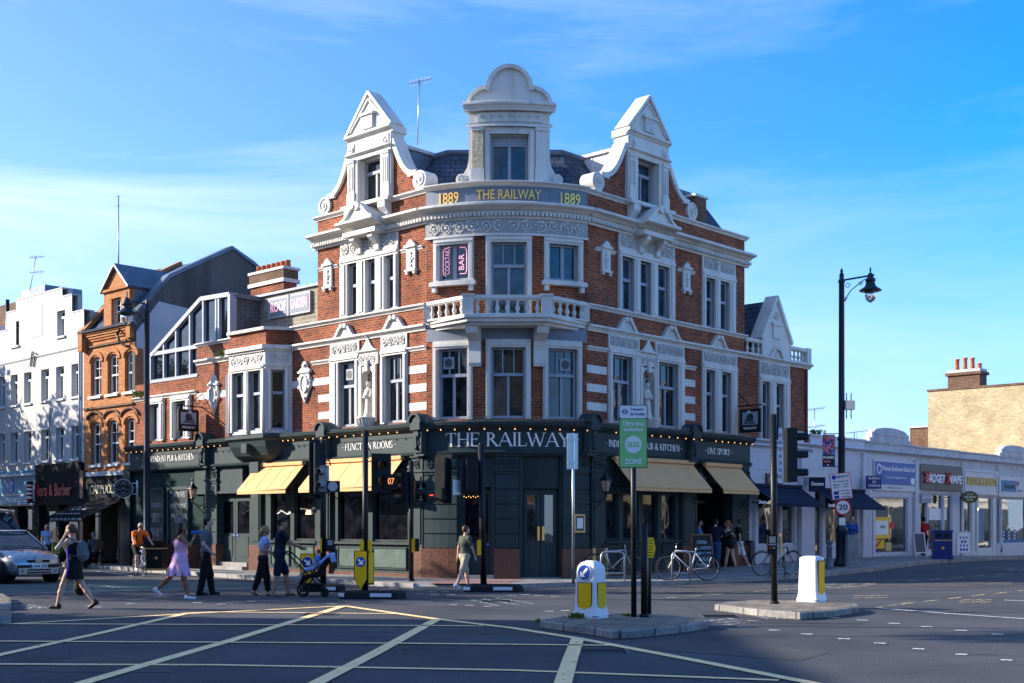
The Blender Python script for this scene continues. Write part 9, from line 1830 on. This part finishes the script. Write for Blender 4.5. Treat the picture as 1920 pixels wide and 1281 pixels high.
V, F2 = sdf_mesh([('c', (-.12, -.12, .44), (.22, -.12, .52), .05, .06, .05), ('c', (-.12, .12, .44), (.22, .12, .52), .05, .06, .05), ('c', (.2, -.13, .52), (.42, -.12, .86), .05, .05, .06), ('c', (.2, .13, .52), (.42, .12, .86), .05, .05, .06), ('c', (.2, 0, .52), (.42, 0, .86), .05, .05, .06), ('c', (-.1, 0, .44), (.2, 0, .5), .05, .05, .05), ('c', (-.22, -.1, .30), (-.12, -.1, .44), .03, .04, .05), ('c', (-.22, .1, .30), (-.12, .1, .44), .03, .04, .05)], .018); q = MB(); q.add([tuple(a) for a in V], [tuple(f) for f in F2], 'cloth_black', sm=True); q.obj('seat', t, local=True)
q = MB(); q.xbox((.1, 0, .22), .42, .36, .16, 'cloth_black'); q.obj('basket', t, local=True)
V, F2 = sdf_mesh([('c', (.16, y, .68+.02*math.sin(y*20)), (.50, y, .97), .022, .03, .04) for y in (-.22, -.13, -.04, .05, .14, .22)]+[('c', (.5, y, .97), (.55, y, .80), .03, .02, .04) for y in (-.2, -.08, .05, .18)], .016); q = MB(); q.add([tuple(a) for a in V], [tuple(f) for f in F2], 'cloth_lightblue', sm=True); q.obj('towel_hood', t, local=True)
person(0, 0, 'small child in a blue shirt sitting in the pushchair', .86, R_(176), dict(hl=80, kl=30, hr=76, kr=34, lean=-12, sl=20, el=30, sr=24, er=30, dz=.02, head=-4), 'skin_light', ('short', 'hair_brown'), top=('cloth_blue', .5), bottom=('cloth_lightblue', .6, 1.1), shoes='shoe_white', sit=True, world=(pp_[0]+.12, pp_[1]-.02), z0=.20, h=.011)
# hatchback
cp = gp(62, 1094); heading = math.atan2(-.64, .77); car = thing('parked_car', 'silver hatchback with branches drawn on its bonnet, nose towards the junction', 'car', (cp[0]-1.25, cp[1]+1.2, 0), heading)
def loft(q, st, m):
    k = None; vs = []
    for x, hw, zb, zm, zt, cr in st:
        ring = [(x, -hw*.86, zb), (x, -hw*.98, zb+.1), (x, -hw, zm), (x, -hw*.95, zt-.03), (x, -hw*.86, zt), (x, -hw*.4, zt+cr*.8), (x, 0, zt+cr), (x, hw*.4, zt+cr*.8), (x, hw*.86, zt), (x, hw*.95, zt-.03), (x, hw, zm), (x, hw*.98, zb+.1), (x, hw*.86, zb)]; k = len(ring); vs += ring
    fs = [(i*k+j, i*k+(j+1) % k, (i+1)*k+(j+1) % k, (i+1)*k+j) for i in range(len(st)-1) for j in range(k)]+[tuple(range(k)), tuple((len(st)-1)*k+j for j in range(k))]
    q.add(vs, fs, m, sm=True)
q = MB(); loft(q, [(-1.86, .70, .32, .55, .80, .0), (-1.80, .78, .26, .55, .86, .02), (-1.5, .82, .22, .6, .90, .03), (-.6, .83, .22, .6, .91, .03), (.4, .83, .22, .6, .91, .03), (.85, .83, .22, .6, .90, .03), (1.15, .82, .22, .58, .86, .04), (1.45, .80, .22, .54, .78, .06), (1.68, .75, .24, .5, .70, .06), (1.80, .68, .26, .48, .63, .05), (1.86, .58, .30, .46, .56, .02)], 'car_silver'); car.scale = (.97, 1, 1.05); body = q.obj('body', car, local=True)
q = MB(); base = [(.98, .72), (.98, -.72), (-1.66, -.70), (-1.66, .70)]; roof = [(.16, .56), (.16, -.56), (-1.22, -.55), (-1.22, .55)]; prism(q, base, .90, 1.36, 'glass', roof); q.obj('windows', car, local=True)
q = MB(); loft(q, [(-1.28, .54, 1.30, 1.35, 1.37, .02), (-1.1, .58, 1.32, 1.36, 1.39, .03), (-.4, .59, 1.33, 1.37, 1.40, .04), (.14, .57, 1.32, 1.35, 1.375, .03), (.24, .53, 1.30, 1.33, 1.345, .02)], 'car_silver')
for s_ in (-1, 1):
    for a, b, r in (((1.0, .735*s_, .90), (.18, .575*s_, 1.355), .03), ((-1.68, .71*s_, .90), (-1.24, .56*s_, 1.345), .05), ((-.3, .735*s_, .90), (-.38, .585*s_, 1.36), .035), ((.18, .575*s_, 1.355), (-1.24, .56*s_, 1.355), .03)): q.tube([a, b], r, 'car_silver', 6)
q.obj('roof', car, local=True)
XF = Fr((1.84, 0), (0, 1), (1, 0))
for s_ in (-1, 1):
    q = MB(); V, F2 = sdf_mesh([('c', (1.72, s_*.40, .62), (1.62, s_*.64, .66), .06, .07, .04), ('c', (1.62, s_*.68, .70), (1.55, s_*.7, .73), .045, .03, .05)], .02); q.add([tuple(a) for a in V], [tuple(f) for f in F2], 'headlight', sm=True); q.obj('headlight', car, local=True)
    q = MB(); q.tube([(1.76, s_*.5, .34), (1.885, s_*.5, .34)], .055, 'headlight', 12); q.obj('fog_lamp', car, local=True)
    q = MB(); q.ball((.72, s_*.90, .96), .09, 'metal_black', 10, (.7, 1.2, .8)); q.obj('wing_mirror', car, local=True)
q = MB(); q.box(XF, -.33, .33, -.08, .035, .56, .63, 'metal_black'); q.box(XF, -.62, .62, -.1, .05, .43, .50, 'metal_black'); q.box(XF, -.60, .60, -.14, .045, .25, .41, 'car_silver'); q.box(XF, -.36, .36, -.05, .05, .27, .31, 'metal_black'); q.box(XF, -.36, .36, -.05, .05, .34, .38, 'metal_black'); q.obj('bumper', car, local=True)
q = MB(); q.strip(XF, [(0, .55), (.05, .61), (0, .67), (-.05, .61)], .018, .04, .055, 'steel', closed=True); q.box(XF, -.1, .1, -.03, .036, .54, .68, 'car_silver'); q.obj('emblem', car, local=True)
q = MB(); q.box(XF, -.26, .26, .05, .062, .405, .515, 'plate_white'); q.box(XF, -.26, -.22, .062, .064, .405, .515, 'sign_blue'); text(q, XF, 'LY04 ZVS', -.20, .24, .425, .07, .063, 'ink', bold=.02); q.obj('number_plate', car, local=True)
rnd = random.Random(2); q = MB()
def hood_z(x, y): return np.interp(x, [.85, 1.15, 1.45, 1.68, 1.8], [.93, .905, .845, .765, .69])-.10*(abs(y)/.8)**2*.5+.012
for k in range(4):
    y0 = -.55+k*.32; pts = [(1.2+.12*math.sin(k), y0)]
    for i in range(6): pts.append((pts[-1][0]+rnd.uniform(-.02, .07), pts[-1][1]+rnd.uniform(.02, .09)))
    q.tube([(x, y, hood_z(x, y)) for x, y in pts], .008, 'sign_red', 4)
    for x, y in pts[1:4]: q.tube([(x, y, hood_z(x, y)), (x+.09, y-.03, hood_z(x+.09, y-.03))], .005, 'sign_red', 4)
q.obj('branch_decal', car, local=True)
q = MB(); q.box(Fr((1.0, 0), (0, 1), (1, 0)), -.6, .6, -.02, .01, .905, .925, 'metal_black'); q.tube([(.99, .5, .935), (.86, -.1, 1.0)], .008, 'metal_black', 4); q.tube([(.99, 0, .935), (.86, -.6, 1.0)], .008, 'metal_black', 4); q.obj('wiper', car, local=True)
def wheel(parent, x, y, r, w_=.2):
    q = MB(); s_ = 1 if y > 0 else -1; n = 24; q.tube([(x, y-w_/2, r), (x, y+w_/2*.2, r), (x, y+w_/2, r)], [r, r, r], 'tyre', n); o = q.obj('wheel', parent, local=True); q = MB(); q.tube([(x, y+s_*w_*.42, r), (x, y+s_*(w_/2+.012), r)], [r*.62, r*.6], 'rim', 18)
    q.obj('rim', o, local=True)
for x in (-1.2, 1.22):
    for y in (-.70, .70): wheel(car, x, y, .29); q = MB(); q.tube([(x, y-.11*(1 if y < 0 else -1)*-1*0, .3), (x, y+(.125 if y > 0 else -.125), .3)], .335, 'dark_void', 22); q.obj('wheel_arch', car, local=True)
# van behind
vp = gp(-28, 1078); van = thing('parked_van', 'dark van behind the silver hatchback, cut by the left edge', 'van', (-18.3, 42.0, 0), heading); van.scale = (1, 1, .9); q = MB()
loft(q, [(-2.5, .92, .3, 1.2, 2.35, .05), (-2.3, .98, .3, 1.2, 2.42, .06), (1.0, .98, .3, 1.2, 2.42, .06), (1.35, .97, .3, 1.1, 2.34, .05), (1.55, .97, .3, 1.1, 2.1, .05), (1.95, .97, .3, 1.0, 1.45, .05), (2.1, .97, .3, .9, 1.25, .05), (2.55, .93, .3, .8, 1.05, .05), (2.7, .85, .35, .7, .9, .03)], 'car_dark'); q.obj('body', van, local=True)
q = MB(); VF = [(1.40, -.78, 2.2), (1.40, .78, 2.2), (2.06, .88, 1.34), (2.06, -.88, 1.34)]; q.add([(x+.05, y, z+.08) for x, y, z in VF]+[(x, y, z-.05) for x, y, z in VF], [(0, 1, 2, 3), (7, 6, 5, 4), (0, 4, 5, 1), (1, 5, 6, 2), (2, 6, 7, 3), (3, 7, 4, 0)], 'glass'); q.obj('windscreen', van, local=True)
for s_ in (-1, 1): q = MB(); q.ball((2.55, s_*.72, .85), .15, 'headlight', 10, (.7, 1, .9)); q.obj('headlight', van, local=True); q = MB(); q.xbox((1.95, s_*1.12, 1.5), .1, .2, .3, 'metal_black'); q.obj('wing_mirror', van, local=True)
for x in (-1.6, 1.75):
    for y in (-.86, .86): wheel(van, x, y, .34)
gb_ = thing('green_bag', 'bright green delivery bag behind the bonnet of the silver hatchback', 'bag', (gp(108, 1062)[0], gp(108, 1062)[1], 0)); q = MB(); q.xbox((0, 0, .72), .36, .3, .5, 'bag_green', .3) if 'bag_green' in M or mat('bag_green', (.04,.45,.05), .6) else 0; q.tube([(-.1, -.16, .8), (-.1, -.2, .9), (.1, -.2, .9), (.1, -.16, .8)], .012, 'ink', 5); q.xbox((0, 0, .24), .3, .26, .46, 'metal_black', .3); q.obj('bag_body', gb_, local=True)
